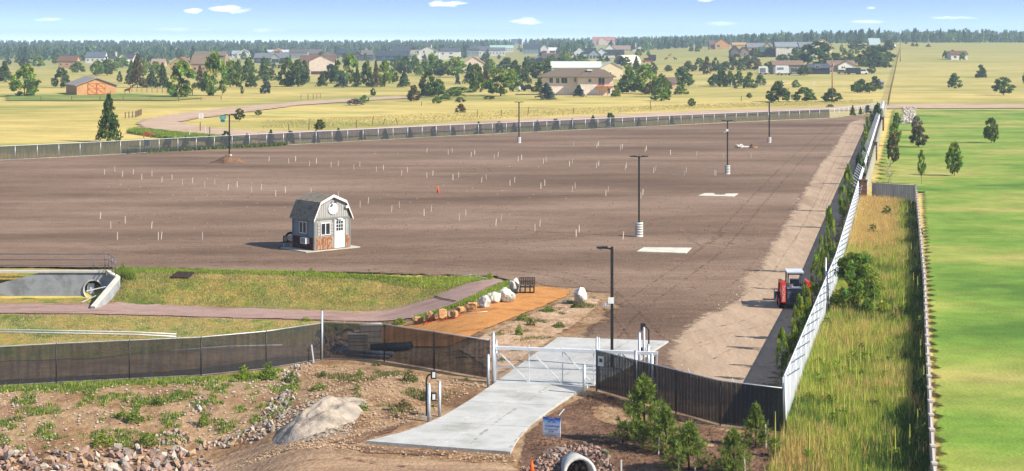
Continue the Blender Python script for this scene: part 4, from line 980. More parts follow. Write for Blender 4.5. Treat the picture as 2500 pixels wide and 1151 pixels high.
# tall terminal posts are things of their own
def post(px, yb, h, r_, label, name='galvanised_post', cat='post', m=None, cap=True, base=None, group=None):
    p = base or at(px, yb); mb = MB().tube([(0,0,-.3),(0,0,h)], r_, 14)
    if cap: mb.tube([(0,0,h-.005),(0,0,h+r_*.6)], [r_*1.05, r_*.3], 14)
    o = mb.o(name, m or m_galv, None, True, loc=p); return setp(o, label, cat, group)
post(786, 880, 2.35, .055, 'tall galvanised fence post where the two screened fences meet')
# white slatted fence on the right, with slanting arms
def white_fence():
    pts = [Vector((x, y, T(x, y))) for y, x in FXY[1:]]; ps = march(pts, 3.05); o0 = ps[0].copy(); H = 1.95
    r = thing('slatted_fence', 'long white slatted security fence with slanting arms, running to the far corner', 'fence', o0)
    pm = cyl(.05, -.2, H + .05, 8).me('fence_post', True); am = MB().bar((0,0,0), (.62, -.1, .42), .05).me('arm'); am2 = MB().bar((0,0,0), (-.5, .05, .42), .06).me('arm')
    sl = mat('white_vinyl_slats', ['c6c9ce','d6d9dd'], 1.5, .6, second=(3, .93, 1.04)); wm = MB().box(-.036, .036, -.012, .012, .05, H).me('slat')
    for i, (a, b) in enumerate(zip(ps, ps[1:])):
        a2, b2 = a - o0, b - o0; L = (b2 - a2).length
        obj('fence_post', pm, m_pwhite, r, loc=a2)
        obj('arm', am if a.y < 150 else am2, m_galv if a.y < 150 else m_pwhite, r, loc=a2 + Vector((0, 0, H)))
        n = int(L / .085); u = (b2 - a2) / n; nr = Vector((-u.y, u.x, 0)).normalized(); mb = MB()
        for j in range(n):
            c0, c1 = a2 + u * (j + .06), a2 + u * (j + .94); w_ = nr * (.016 + .006 * (j % 2))
            v = [c0 - w_, c1 - w_, c1 + w_, c0 + w_]
            mb.add([q + Vector((0,0,.05)) for q in v] + [q + Vector((0,0,H-.02)) for q in v], [(4,5,6,7),(0,1,5,4),(1,2,6,5),(2,3,7,6),(3,0,4,7)])
        mb.o('slat_panel', sl, r)
    MB().tube([p - o0 + Vector((0, 0, H)) for p in ps], .04, 6).o('top_rail', m_pwhite, r, True)
    for z in (.16, .3, .42):
        MB().tube([p - o0 + Vector((z * (1.45 if p.y < 150 else -1.15), 0, H + z)) for p in ps], .01, 4).o('barbed_wire', m_galv, r)
white_fence()
post(1917, 1049, 2.1, .06, 'white corner post where dark fence and white slatted fence meet', m=m_pwhite)
post(2016, 738, 2.6, .05, 'grey-green post standing against the white slatted fence, halfway along')
# neighbouring privacy fence: cream strip with brown columns, cross wall and garden wall
m_vin = mat('grey_vinyl_fence', ['9a9690','aaa6a0'], .8, .7); m_cream = mat('cream_vinyl', ['b9b3a4','c6c0b2'], 1, .7); m_col = mat('brown_stone_column', ['4a3226','6a4836','3a2a22'], 2.5, .9, .03, 8)
def wall_fence(label, pts, H, sp, m_pan, m_cap, name='privacy_fence'):
    ps = march(pts, sp); o0 = ps[0].copy(); r = thing(name, label, 'fence', o0)
    pm = MB().box(-.07, .07, -.07, .07, -.2, H + .06).box(-.1, .1, -.1, .1, H + .06, H + .12).me('fence_post')
    for p in ps: obj('fence_post', pm, m_cap, r, loc=p - o0)
    for a, b in zip(ps, ps[1:]):
        u = (b - a).normalized(); a2, b2 = a - o0 + u * .08, b - o0 - u * .08; mb = MB(); n = int((b2 - a2).length / .19); q = (b2 - a2) / n
        for j in range(n): mb.bar(a2 + q * (j + .04) + Vector((0,0,H*.5)), a2 + q * (j + .96) + Vector((0,0,H*.5)), .03 + .012 * (j % 2), H - .14)
        f = mb.o('fence_panel', m_pan, r); MB().bar(a2 + Vector((0,0,H-.03)), b2 + Vector((0,0,H-.03)), .07, .08).o('top_rail', m_cap, f)
    return ps
wpts = [Vector((x, y, T(x, y))) for y, x in WXY]
wall_fence('tan capped vinyl garden fence along the far right edge of the weedy strip', wpts, 1.2, 2.44, m_vin, mat('pinkish_fence_cap', ['b5a8a0','c4b8b0'], 1, .7))
c1, c2 = Vector((35.0, 156.2, 0)), Vector((38.2, 154.2, 0))
wall_fence('short grey vinyl fence closing the weedy strip at its far end', [Vector((34.6,157.2,0)), Vector((38.1,154.6,0))], 1.75, 2.44, m_vin, m_vin)
cr = [at(2113,488), at(2130,420), at(2147,345), at(2163,275)]
wall_fence('cream vinyl fence running close behind the white slatted fence', cr, 1.7, 2.44, m_cream, m_cream)
for px, yb, h, lb in ((2107,493,2.1,'brown stone column at the near end of the cream fence'), (2137,390,2.3,'brown stone column halfway along the cream fence'), (2155,318,2.3,'brown stone column far along the cream fence')):
    p = at(px, yb); mb = MB(); cw_ = .31 if yb > 450 else .2
    n = int(h / .2)
    for i in range(n):
        e = .02 * (i % 2); mb.box(-cw_-e, cw_+e, -cw_-e, cw_+e, i*.2+.006, i*.2+.194)
    mb.box(-cw_-.06, cw_+.06, -cw_-.06, cw_+.06, n*.2, n*.2+.12); mb.box(-cw_+.03,cw_-.03,-cw_+.03,cw_-.03,-.2,n*.2)
    setp(mb.o('stone_column', m_col, loc=p), lb, 'column')
# ---------------------------------------------------------------- cantilever gate
def gate():
    A_, B_ = at(1208, 938), at(1452, 948); u = (B_ - A_).normalized(); L1 = (B_ - A_).length; L = L1 * 1.62; ang = math.atan2(u.y, u.x)
    r = thing('sliding_gate', 'galvanised cantilever sliding gate across the concrete driveway', 'gate', A_, ang); zt = 1.62
    MB().bar((0,0,zt), (L,0,zt+.0), .13, .13).o('top_beam', m_pwhite, r)
    MB().bar((0,0,.12), (L1,0,.12), .05, .06).o('bottom_rail', m_pwhite, r)
    MB().bar((0,0,.78), (L1,0,.78), .03, .04).o('middle_rail', m_galv, r)
    xs = [0.03, L1*.345, L1*.68, L1-.05, L1*1.25, L-.04]
    for x in xs: MB().bar((x,0,.1), (x,0,zt+(.16 if x<L1 else 0)), .055 if x < .1 else .04).o('upright', m_pwhite, r)
    for a, b in zip(xs[:3], xs[1:4]): MB().bar((a+.06,0,zt-.1), (b-.05,0,.18), .045).o('diagonal_brace', m_pwhite, r)
    MB().bar((xs[3],0,zt-.9), (xs[4]-.05,0,zt-.1), .04).bar((xs[4]+.1,0,zt-.1),(xs[5]-.05,0,.3),.04).o('diagonal_brace', m_galv, r)
    mb = MB(); hw = .003; H = zt - .1; s = -H
    while s < L1:
        for sg in (1, -1):
            t0, t1 = max(0, -s), min(H, L1 - s)
            z0, z1 = (t0, t1) if sg > 0 else (H - t0, H - t1)
            if t1 > t0: mb.add([(s+t0-hw,.04,z0+.1),(s+t0+hw,.04,z0+.1),(s+t1+hw,.04,z1+.1),(s+t1-hw,.04,z1+.1)], [(0,1,2,3)])
        s += .07
    setp(mb.o('diamond_wire', m_galv, r), kind='stuff')
gate()
post(1204, 940, 2.3, .075, 'thick galvanised gate post at the left end of the sliding gate')
post(1212, 936, 1.95, .04, 'thin gate guide post right beside the thick left gate post')
post(1192, 947, 1.45, .06, 'galvanised bollard just left of the thick gate post', 'bollard', 'bollard')
post(1426, 968, 1.36, .065, 'galvanised bollard in front of the right end of the gate', 'bollard', 'bollard')
post(1457, 952, 2.3, .05, 'galvanised gate post at the right end of the sliding gate')
post(1462, 946, 2.2, .035, 'thin gate latch post behind the right gate post')
post(1552, 955, 1.75, .07, 'galvanised roller post behind the dark fence, nearer the gate')
post(1591, 985, 2.05, .085, 'thick galvanised roller post in front of the dark fence')
post(1073, 1018, 1.42, .065, 'galvanised bollard right of the left keypad stand', 'bollard', 'bollard')
post(1047, 1030, 1.5, .07, 'galvanised bollard in front of the left keypad stand', 'bollard', 'bollard')
post(1561, 930, 2.15, .06, 'galvanised bollard left of the right keypad stand', 'bollard', 'bollard')
post(1572, 918, 2.2, .055, 'galvanised bollard behind the upper keypad box on the right', 'bollard', 'bollard')
post(1583, 935, 1.7, .06, 'galvanised bollard right of the right keypad stand', 'bollard', 'bollard')
post(1598, 925, .95, .05, 'short black post just behind the dark fence near the keypad stand', 'black_post', 'post', m_blackm)
def keypad(px, yb, H, side, label):
    p = at(px, yb); r = thing('keypad_stand', label, 'keypad stand', p)
    t = .045; w_ = .28 * side
    MB().tube([(0,0,0),(0,0,H-.18),(w_*.15,0,H-.07),(w_*.45,0,H-.01),(w_,0,H)], .035, 10).o('gooseneck_post', m_blackm, r, True)
    MB().tube([(0,0,H*.47),(w_,0,H*.47)], .028, 8).o('lower_arm', m_blackm, r, True)
    MB().box(-.2, .2, -.14, .14, 0, .035).o('base_plate', m_galv, r)
    for z in (H - .02, H * .47):
        b = MB().box(w_-.1, w_+.12, -.06, .08, z-.16, z+.17).o('keypad_box', m_blackm, r)
        if side > 0:
            MB().box(w_-.035, w_+.085, -.075, -.063, z-.10, z+.12).o('keypad_face', m_white, b)
keypad(1041, 1018, 1.72, 1, 'black gooseneck keypad stand with two white faced boxes, left of the driveway')
keypad(1584, 912, 2.15, -1, 'black gooseneck keypad stand seen edge on behind the dark fence')
# small white notice on the dark fence
nb = at(1468, 958); o = MB().box(-.13, .13, -.02, 0, 1.15, 1.58).o('notice_sign', m_white, loc=nb + Vector((-.02, -.07, 0)), rot=R(-28)); setp(o, 'small white notice fixed on the dark fence beside the gate', 'sign')
MB().box(-.07, .07, -.028, -.022, 1.32, 1.48).o('printed_symbol', m_black, o)
# white laths and rods
def rod(px, yb, dx, h, label, r_=.02, name='white_stake', m=None, dy=0):
    p = at(px, yb); return setp(MB().bar((0,0,-.1), (dx, dy, h), r_*2).o(name, m or m_pwhite, loc=p), label, 'stake')
rod(767, 886, -.12, .85, 'white stake leaning on the fence left of the tall galvanised post', .025)
rod(1692, 924, -.22, .45, 'short white rod sticking up behind the dark fence, nearer the gate')
rod(1800, 946, -.22, .4, 'short white rod sticking up behind the dark fence near the white fence')
# ---------------------------------------------------------------- light poles
def light_pole(px, yb, ytop, conc, heads, label, camera_at=None, cw=20):
    p = at(px, yb); s = p.y / F; r = thing('light_pole', label, 'light pole', p); H = (yb - ytop) * s; z0 = 0
    if conc:
        z0 = conc * s; rad = cw * s / 2; mb = MB(); n = 6
        for i in range(n): mb.tube([(0,0,z0*i/n + (.0 if i else -.2)), (0,0,z0*(i+1)/n-.015)], rad, 20)
        mb.tube([(0,0,-.2),(0,0,z0-.03)], rad*.985, 20)
        mb.o('concrete_base', mat('pole_base_concrete', ['b0aea8','bdbbb5'], 2, .8, .01, 9), r, True)
    tw = max(.065, 3.2 * s / 2 * (.9 if p.y > 150 else 1))
    MB().box(-tw, tw, -tw, tw, z0, H).box(-tw*1.9, tw*1.9, -tw*1.9, tw*1.9, z0, z0+.03).o('pole', m_blackm, r)
    for sd in heads:
        hd = MB().bar((sd*tw, 0, H-.1), (sd*.28, 0, H-.05), .07).add([(sd*.2,-.17,H-.09),(sd*.72,-.14,H-.06),(sd*.72,.14,H-.06),(sd*.2,.17,H-.09),(sd*.2,-.17,H+.02),(sd*.72,-.12,H),(sd*.72,.12,H),(sd*.2,.17,H+.02)],
            [(0,1,2,3),(4,5,6,7),(0,1,5,4),(1,2,6,5),(2,3,7,6),(3,0,4,7)]).o('lamp_head', m_blackm, r)
        MB().box(min(sd*.3,sd*.66), max(sd*.3,sd*.66), -.1, .1, H-.1, H-.092).o('lens', m_white, hd)
    if camera_at:
        dz = (yb - camera_at) * s
        c = MB().box(-.34, -tw, -.12, .1, dz-.07, dz+.05).box(-tw-.12, tw+.02, -.1-tw, -tw-.002, dz+.03, dz+.3).o('security_camera', m_white, r)
        MB().box(-.42, -.3, -.1, .08, dz-.12, dz-.02).o('camera_lens', m_galv, c)
light_pole(1494, 902, 603, 0, (-1,), 'tall black light pole with a single lamp beside the gate', 742)
light_pole(1560, 579, 381, 36, (-1, 1), 'black double headed light pole on white concrete base, nearest in the lot', None, 20)
light_pole(1776, 426, 294, 22, (-1, 1), 'black light pole on concrete base, middle of the right hand row', 322, 13)
light_pole(1878, 349, 250, 14, (-1, 1), 'farthest black light pole of the right hand row', None, 10)
light_pole(1267, 350, 249, 15, (-1, 1), 'black light pole on concrete base in front of the back fence, centre', None, 10)
light_pole(560, 388, 280, 11, (-1, 1), 'black light pole standing in a small dirt heap at the left', None, 12)
def heap(px, yb, wpx, hpx, m, label, name='dirt_heap', cat='dirt heap', depth=None, seed=1, rot=0, skew=0):
    p = at(px, yb); s = p.y / F; w_ = wpx * s / 2; h = hpx * s; d = depth or w_; V = []; n = 44; rg = 22
    for i in range(rg + 1):
        t = i / rg
        for k in range(n):
            a = 2 * math.pi * k / n; q = t * (1 + .22 * noise.noise(Vector((math.cos(a)*1.3, math.sin(a)*1.3, seed))))
            cx_, cy_ = q*math.cos(a), q*math.sin(a)
            z = h * (1 - t) ** .8 * (1 + .5 * noise.noise(Vector((cx_*2.2, cy_*2.2, seed + 7))) + .25 * noise.noise(Vector((cx_*6, cy_*6, seed)))) + h * .1 * (1-t) * noise.noise(Vector((cx_*13, cy_*13, seed))) - .06 * t
            lx, ly = w_ * q * math.cos(a) + skew * z, d * q * math.sin(a); gx, gy = p.x + lx*math.cos(rot) - ly*math.sin(rot), p.y + lx*math.sin(rot) + ly*math.cos(rot)
            V.append((lx, ly, z + T(gx, gy) - p.z + .02))
    Fc = [(i*n+k, (i+1)*n+k, (i+1)*n+(k+1) % n, i*n+(k+1) % n) for i in range(rg) for k in range(n)]
    return setp(MB().add(V, Fc).o(name, m, None, True, loc=p, rot=rot), label, cat)
heap(562, 397, 95, 17, m_dark, 'small dark dirt heap around the foot of the left light pole')
heap(1838, 362, 26, 10, m_dark, 'small dark dirt heap behind the broken concrete pieces')
m_grey = mat('grey_crusher_fines', ['7f786e','968b7f','a89a88','756c62'], .5, .95, .08, 4, second=(2.5, .75, 1.12))
heap(782, 1024, 190, 44, m_grey, 'heap of pale grey gravel spilling down beside the sandy track', 'gravel_heap', 'gravel heap', 3.0, 5, R(-22), .1)
# ---------------------------------------------------------------- concrete pads
def pad(pts, label, notch=None, m=None):
    q = [at(*p) for p in pts]; o0 = q[0].copy(); mb = MB(); n = len(q)
    v = [(p.x-o0.x, p.y-o0.y, z) for z in (-.1, .09) for p in q]
    mb.add(v, [tuple(range(n, 2*n)), tuple(range(n))[::-1]] + [(i, (i+1) % n, (i+1) % n + n, i + n) for i in range(n)])
    return setp(mb.o('concrete_pad', m or m_conc, loc=o0), label, 'concrete pad')
m_padc = mat('light_pad_concrete', ['b9b4a2','cbc7b8','a8957c'], .9, .8, .01, 8, lohi=(.4, .8))
pad([(1554,617),(1675,621),(1688,608),(1572,607)], 'long pale concrete pad in the dirt, nearest to the gate', m=m_padc)
pad([(1704,480),(1790,482),(1802,475),(1774,475),(1768,478),(1747,478),(1742,474),(1721,474)], 'notched pale concrete pad in the dirt, farther from the gate', m=m_padc)
pad([(1812,361),(1846,363),(1849,360),(1815,358)], 'thin concrete strip beside the broken concrete pieces', m=m_padc)
# ---------------------------------------------------------------- rocks
def hull(seed, flat=.72, npt=15):
    rr = random.Random(seed); bm = bmesh.new()
    for _ in range(npt):
        v = Vector((rr.gauss(0, 1), rr.gauss(0, 1), rr.gauss(0, 1))).normalized(); bm.verts.new((v.x, v.y * .85, v.z * flat))
    r = bmesh.ops.convex_hull(bm, input=bm.verts); bmesh.ops.delete(bm, geom=[g for g in r['geom_interior'] if isinstance(g, bmesh.types.BMVert)], context='VERTS')
    me = bpy.data.meshes.new('rock'); bm.to_mesh(me); bm.free(); return me
ROCK = [hull(i) for i in range(9)]
rk = [mat('rock_pink', ['8d7266','a68b7d'], 2, .9, .02, 9), mat('rock_grey', ['80776e','978d83'], 2, .9, .02, 9), mat('rock_tan', ['967a5e','b1967a'], 2, .9, .02, 9), mat('rock_pale', ['a2978a','b8ada0'], 2, .9, .02, 9), mat('rock_dull', ['6d5a52','84716a'], 2, .9, .02, 9)]
def rock_pile(name, label, poly, n, rmin, rmax, mats, seed, pile=.25, cat='rock pile', world=False, group=None, extra=0, dens=1.0):
    pl = poly if world else [tuple(at(*p)[:2]) for p in poly]; xs = [p[0] for p in pl]; ys = [p[1] for p in pl]; rr = random.Random(seed)
    cx, cy = sum(xs)/len(xs), sum(ys)/len(ys); r = thing(name, label, cat, (cx, cy, T(cx, cy)), group=group); got = 0; tries = 0; em = MB(); pts = []
    while got < n + extra and tries < 60000:
        tries += 1; x, y = rr.uniform(min(xs), max(xs)), rr.uniform(min(ys), max(ys))
        if not inside(x, y, pl) or (abs(x - 2.38) < .62 and y < 59.2): continue
        q = rmin + (rmax - rmin) * rr.random() ** 1.6
        if got < n:
            if any((x-a)**2 + (y-b)**2 < ((q+c)*.62*dens)**2 for a, b, c in pts): 
                if tries < 30000: continue
            pts.append((x, y, q))
            z = T(x, y) + q * .25 + pile * rr.random() * (1 if rr.random() < .5 else 0)
            o = obj('rock', ROCK[rr.randrange(9)], rr.choice(mats), r, loc=(x-cx, y-cy, z - T(cx, cy)), rot=(rr.uniform(0,6), rr.uniform(0,6), rr.uniform(0,6)), scale=(q, q*rr.uniform(.7,1), q*rr.uniform(.6,.95)))
        else:
            q *= .5; me = ROCK[rr.randrange(9)]; a = rr.uniform(0, 6); z = T(x, y) + q*.3 - T(cx, cy)
            em.add([(x-cx + q*(v.co.x*math.cos(a) - v.co.y*math.sin(a)), y-cy + q*(v.co.x*math.sin(a) + v.co.y*math.cos(a)), z + q*v.co.z*.8) for v in me.vertices], [tuple(p.vertices) for p in me.polygons])
        got += 1
    if extra: setp(em.o('small_stones', mats[0], r), kind='stuff')
    return r
rock_pile('riprap', 'bank of broken pinkish riprap at the bottom left corner', [(-260,1108),(180,1104),(330,1092),(425,1094),(465,1104),(520,1132),(524,1160),(500,1190),(-260,1200)], 290, .14, .30, rk[:4], 3, .16, extra=900, dens=.85)
rock_pile('riprap', 'curving line of loose grey stones below the weedy bank', [(700,955),(725,965),(700,1010),(668,1055),(620,1082),(540,1096),(485,1098),(500,1082),(590,1062),(640,1020),(665,975)], 130, .09, .22, rk[1:4]+rk[:1], 4, .05, extra=150)
rock_pile('riprap', 'small patch of stones in the middle of the weedy bank', [(455,985),(490,968),(512,978),(520,1000),(500,1018),(470,1012)], 28, .07, .17, [rk[0], rk[3]], 5, .05)
rock_pile('riprap', 'stones at the foot of the leaning fence post, left of the dirt mound', [(690,905),(765,885),(772,893),(720,925),(690,935)], 34, .06, .16, [rk[1], rk[3]], 6, .05)
rock_pile('riprap', 'scattered stones along the lower edge of the weedy bank', [(380,1062),(430,1052),(470,1070),(455,1090),(395,1085)], 40, .08, .18, rk[:4], 8, .05)
rock_pile('riprap', 'purplish grey riprap around the concrete pipe end', [(1285,1150),(1325,1112),(1370,1092),(1440,1088),(1480,1104),(1500,1150),(1500,1190),(1285,1190)], 230, .08, .19, [rk[0], rk[1], rk[4]], 7, .08, extra=300)
rock_pile('rubble_pile', 'pile of reddish rubble behind the screened fence', [(745,845),(800,825),(838,838),(842,868),(800,872),(760,868)], 110, .12, .3, [rk[0], rk[4]], 9, .9)
rock_pile('riprap', 'white rock drainage apron on the green lawn at the far right', [(2203,266),(2234,266),(2232,285),(2235,302),(2200,303),(2207,280)], 240, .3, .62, [rk[3]], 10, .0, cat='rock apron', dens=.75, extra=300)
rock_pile('rubble_pile', 'few pale stones at the foot of the white slatted fence', [(1985,878),(2025,878),(2025,890),(1985,892)], 14, .12, .24, [rk[0], rk[3]], 12, .05)
m_boul = mat('white_boulder_stone', ['a8a294','cfcabd','bdb7a8'], .9, .9, .12, 3, second=(3, .72, 1.08)); m_sand = mat('tan_sandstone', ['9c7048','c29768','b0865c'], 1.2, .9, .1, 3, second=(4, .7, 1.1))
def boulder(px, yb, wpx, hpx, m, label, seed, sq=False):
    p = at(px, yb); s = p.y / F; bm = bmesh.new()
    bmesh.ops.create_icosphere(bm, subdivisions=3, radius=1)
    for v in bm.verts:
        c = v.co.copy()
        if sq: c = Vector([math.copysign(abs(q) ** .42, q) for q in c]); c *= .8
        k = 1 + .22 * noise.noise(c * 1.1 + Vector((seed, 0, 0))) + .09 * noise.noise(c * 3 + Vector((0, seed, 0)))
        for ax in range(5):
            d = Vector((math.sin(seed*3+ax*2.1), math.cos(seed*5+ax*1.7), math.sin(seed+ax*2.9))).normalized(); t = c.dot(d)
            if t > .74: c -= d * (t - .74) * .85
        v.co = Vector((c.x * wpx * s / 1.8, c.y * wpx * s / 2 * .8, (c.z + .8) * hpx * s / 1.62)) * k
    me = bpy.data.meshes.new('boulder'); bm.to_mesh(me); bm.free()
    return setp(obj('boulder', me, m, loc=p, rot=seed * 1.3), label, 'boulder')
boulder(1257, 713, 34, 32, m_boul, 'large pale boulder standing directly behind the slatted bench', 1)
boulder(1236, 739, 43, 35, m_boul, 'largest white boulder in the row, near the bench', 2)
boulder(1208, 742, 29, 27, m_boul, 'white boulder touching the left of the largest one', 3)
boulder(1183, 752, 34, 28, m_boul, 'low white boulder between the tan blocks and the white ones', 4)
boulder(1196, 733, 26, 16, m_boul, 'pale greenish boulder behind the low white boulder', 5)
boulder(1417, 743, 40, 36, m_boul, 'lone white boulder at the right tip of the orange gravel', 6)
boulder(1152, 763, 30, 25, m_sand, 'tan sandstone block next to the low white boulder', 7, True)
boulder(1124, 762, 26, 14, m_sand, 'flat tan sandstone block behind the small cube shaped one', 8, True)
boulder(1110, 777, 26, 18, m_sand, 'cube shaped tan sandstone block with orange netting before it', 9, True)
boulder(1080, 780, 26, 27, m_sand, 'upright tan sandstone block, tallest of the tan ones', 10, True)
boulder(1050, 786, 33, 25, m_sand, 'wide yellowish sandstone block left of the upright one', 11, True)
boulder(1021, 791, 27, 18, m_sand, 'reddish sandstone block at the left end of the row', 12, True)
boulder(1095, 775, 7, 14, rk[1], 'small grey stone wedged between two tan blocks', 13)
boulder(1800, 362, 11, 9, m_boul, 'left broken concrete piece beside the small dirt heap', 14); boulder(1809, 362, 12, 9, m_boul, 'right broken concrete piece beside the small dirt heap', 15)
# orange netting
mb = MB(); rr = random.Random(4)
for i in range(26):
    a = at(1030 + rr.random() * 85, 790 - rr.random() * 12 - 0); pts = []
    a = at(1020 + i * 3.9 + rr.uniform(-6, 6), 795 - i * .75 + rr.uniform(-2, 3)); d = Vector((rr.uniform(.2,.7), rr.uniform(-.5,.7), 0))
    mb.tube([a + Vector((0,0,.08)), a + d * .5 + Vector((0,0,.08 + rr.random() * .16)), a + d + Vector((0,0,.08))], .022, 4)
setp(mb.o('safety_netting', mat('orange_red_plastic', ['b5482a'], 3, .6)), 'crumpled orange safety netting lying in front of the tan blocks', 'netting')
# ---------------------------------------------------------------- bench with latticed back
def bench():
    p = at(1287, 716); s = p.y / F; r = thing('bench', 'dark slatted bench with grid back between boulders', 'bench', p, R(-4)); W = 37 * s; H = 38 * s
    mb = MB(); z0, z1 = H * .52, H
    for i in range(9): x = -W/2 + W * i / 8; mb.bar((x, 0, z0), (x, .04, z1), .04)
    for i in range(6): z = z0 + (z1 - z0) * i / 5; mb.bar((-W/2, .02, z), (W/2, .02, z), .035)
    mb.o('grid_back', m_blackm, r)
    st = MB()
    for i in range(4): st.box(-W/2, W/2, -.42 + i * .105, -.34 + i * .105, H*.42, H*.46)
    st.o('seat', m_blackm, r)
    for x in (-W*.46, -W*.12, W*.2, W*.46):
        MB().bar((x,-.36,0), (x,-.36,H*.42), .06).bar((x,.0,0), (x,.0,H*.5), .06).bar((x,-.36,.1),(x,0,.1),.05).o('leg', m_blackm, r)
    MB().box(-W/2, W/2, -.38, -.3, .05, .13).o('foot_rail', m_blackm, r)
bench()
# ---------------------------------------------------------------- survey stakes
A1 = [(102,175),(197,150),(268,195),(362,175),(443,222),(535,192),(622,248),(717,225),(810,268),(900,255),(1012,290),(1103,268),(1225,315),(1308,292),(1438,340),(1525,315),(1657,375),(1745,342),(1595,55),(1775,75),(1838,55),(1960,98),(2027,75),(2160,110),(2222,97),(2365,133),(2420,108),(65,580),(160,668),(293,620),(530,668),(222,770),(593,770),(617,766),(992,768),(2423,475),(2495,440),(1978,350),(2226,385)]
B1 = [(527,125),(722,143),(758,125),(927,163),(962,145),(1140,185),(1172,163),(1357,205),(1388,190),(1583,225),(1610,207),(1822,248),(1845,227),(2068,265),(2087,247),(2322,290),(2337,265),(1860,65),(2068,80),(2085,65),(2283,103),(2298,88),(70,300),(135,285),(297,333),(352,305),(528,355),(580,333),(765,373),(817,353),(1023,397),(1066,373),(1282,425),(1322,397),(1562,455),(1597,425),(1845,482),(1873,452),(2152,520),(2170,485),(2470,548),(2485,515),(205,665),(277,628),(503,700),(565,665),(822,747),(881,705),(1152,790),(1203,750),(1509,840),(1551,797),(1882,893),(1910,850),(2306,912)]
C1 = [(47,92),(60,80),(238,105),(250,90),(438,125),(640,135),(852,150),(1068,150),(82,250),(95,230),(307,268),(320,250),(547,288),(562,262),(780,285),(793,288),(207,470),(222,440)]
sk = [(227 + a/3.715, 380 + b/3.715) for a, b in A1] + [(900 + a/3.715, 340 + b/3.715) for a, b in B1] + [(1500 + a/3.198, 340 + b/3.198) for a, b in C1]
m_lath = mat('pale_lath_wood', ['c2b6a8','d6ccc0'], 3, .8)
sm = MB().box(-.032, .032, -.015, .015, -.05, .58).me('stake'); sm2 = MB().bar((0,0,-.05), (.06,0,.56), .058).me('stake')
LMK = [('the booth',785,560),('the lone traffic cone',1069,472),('the left light pole',560,388),('the central light pole',1267,350),('the nearest double lamp pole',1560,579),('the middle right row pole',1776,426),('the farthest right row pole',1878,349),('the pad nearest the gate',1620,613),('the notched pad',1752,478),('the guard railing',255,640),('the tip of the basin slope',1180,680),('the drain grate',446,676)]
SL = auto_labels(sk, LMK, 'thin pale survey stake %s, %s')
for i, (px, py) in enumerate(sk):
    p = at(px, py); k = max(1, p.y / 170)
    setp(obj('survey_stake', sm if i % 3 else sm2, m_lath, loc=p, rot=rnd.uniform(-.3, .3), scale=(k*.95, 1, min(1.35, .95 + p.y/900))), SL[i], 'survey stake', 'survey stakes in the dirt lot')
mk = MB().add([(.0,0,.07)] + [(.09*math.cos(a*1.047), .06*math.sin(a*1.047), -.01) for a in range(6)], [(0,1+a,1+(a+1) % 6) for a in range(6)]).me('marker')
wh = [(250,265),(147,290),(327,310),(430,290),(520,340),(622,310),(727,363),(825,335),(935,397),(1037,365),(1160,434),(1260,400),(1398,470),(1490,437),(1645,503),(1738,470),(335,492),(208,533),(557,532),(434,570),(790,568),(670,615),(1037,617),(918,662),(1297,655),(1178,702),(1572,697),(1407,763),(418,765),(305,742),(792,765),(811,832),(753,855),(57,815),(1230,840),(1125,187),(1038,212),(1315,212),(1235,235),(1517,235),(1438,258)]
wh = [(227 + a/3.715, 380 + b/3.715) for a, b in wh] + [(900 + a/3.715, 340 + b/3.715) for a, b in [(55,133),(265,132),(833,211),(1052,230),(1278,252),(1542,255),(680,421),(941,448),(890,474),(1212,471),(1167,502),(1496,506),(1457,537),(1791,542),(2108,575),(2083,607),(438,545),(376,576),(170,513),(105,542),(720,582),(662,617),(1015,618),(1325,654),(1278,689),(1650,692),(1613,731),(1996,742),(1966,785),(2361,790),(700,826),(630,876),(1046,877),(985,927),(1412,932),(1363,983),(1808,990),(1766,1042),(368,777),(295,820),(65,735)]]
WL = auto_labels(wh, LMK, 'tiny white survey marker %s, %s')
for i, (px, py) in enumerate(wh):
    p = at(px, py); setp(obj('survey_marker', mk, m_lath, loc=p, scale=max(.8, p.y / 150)), WL[i], 'survey marker', 'survey markers on the dirt lot')
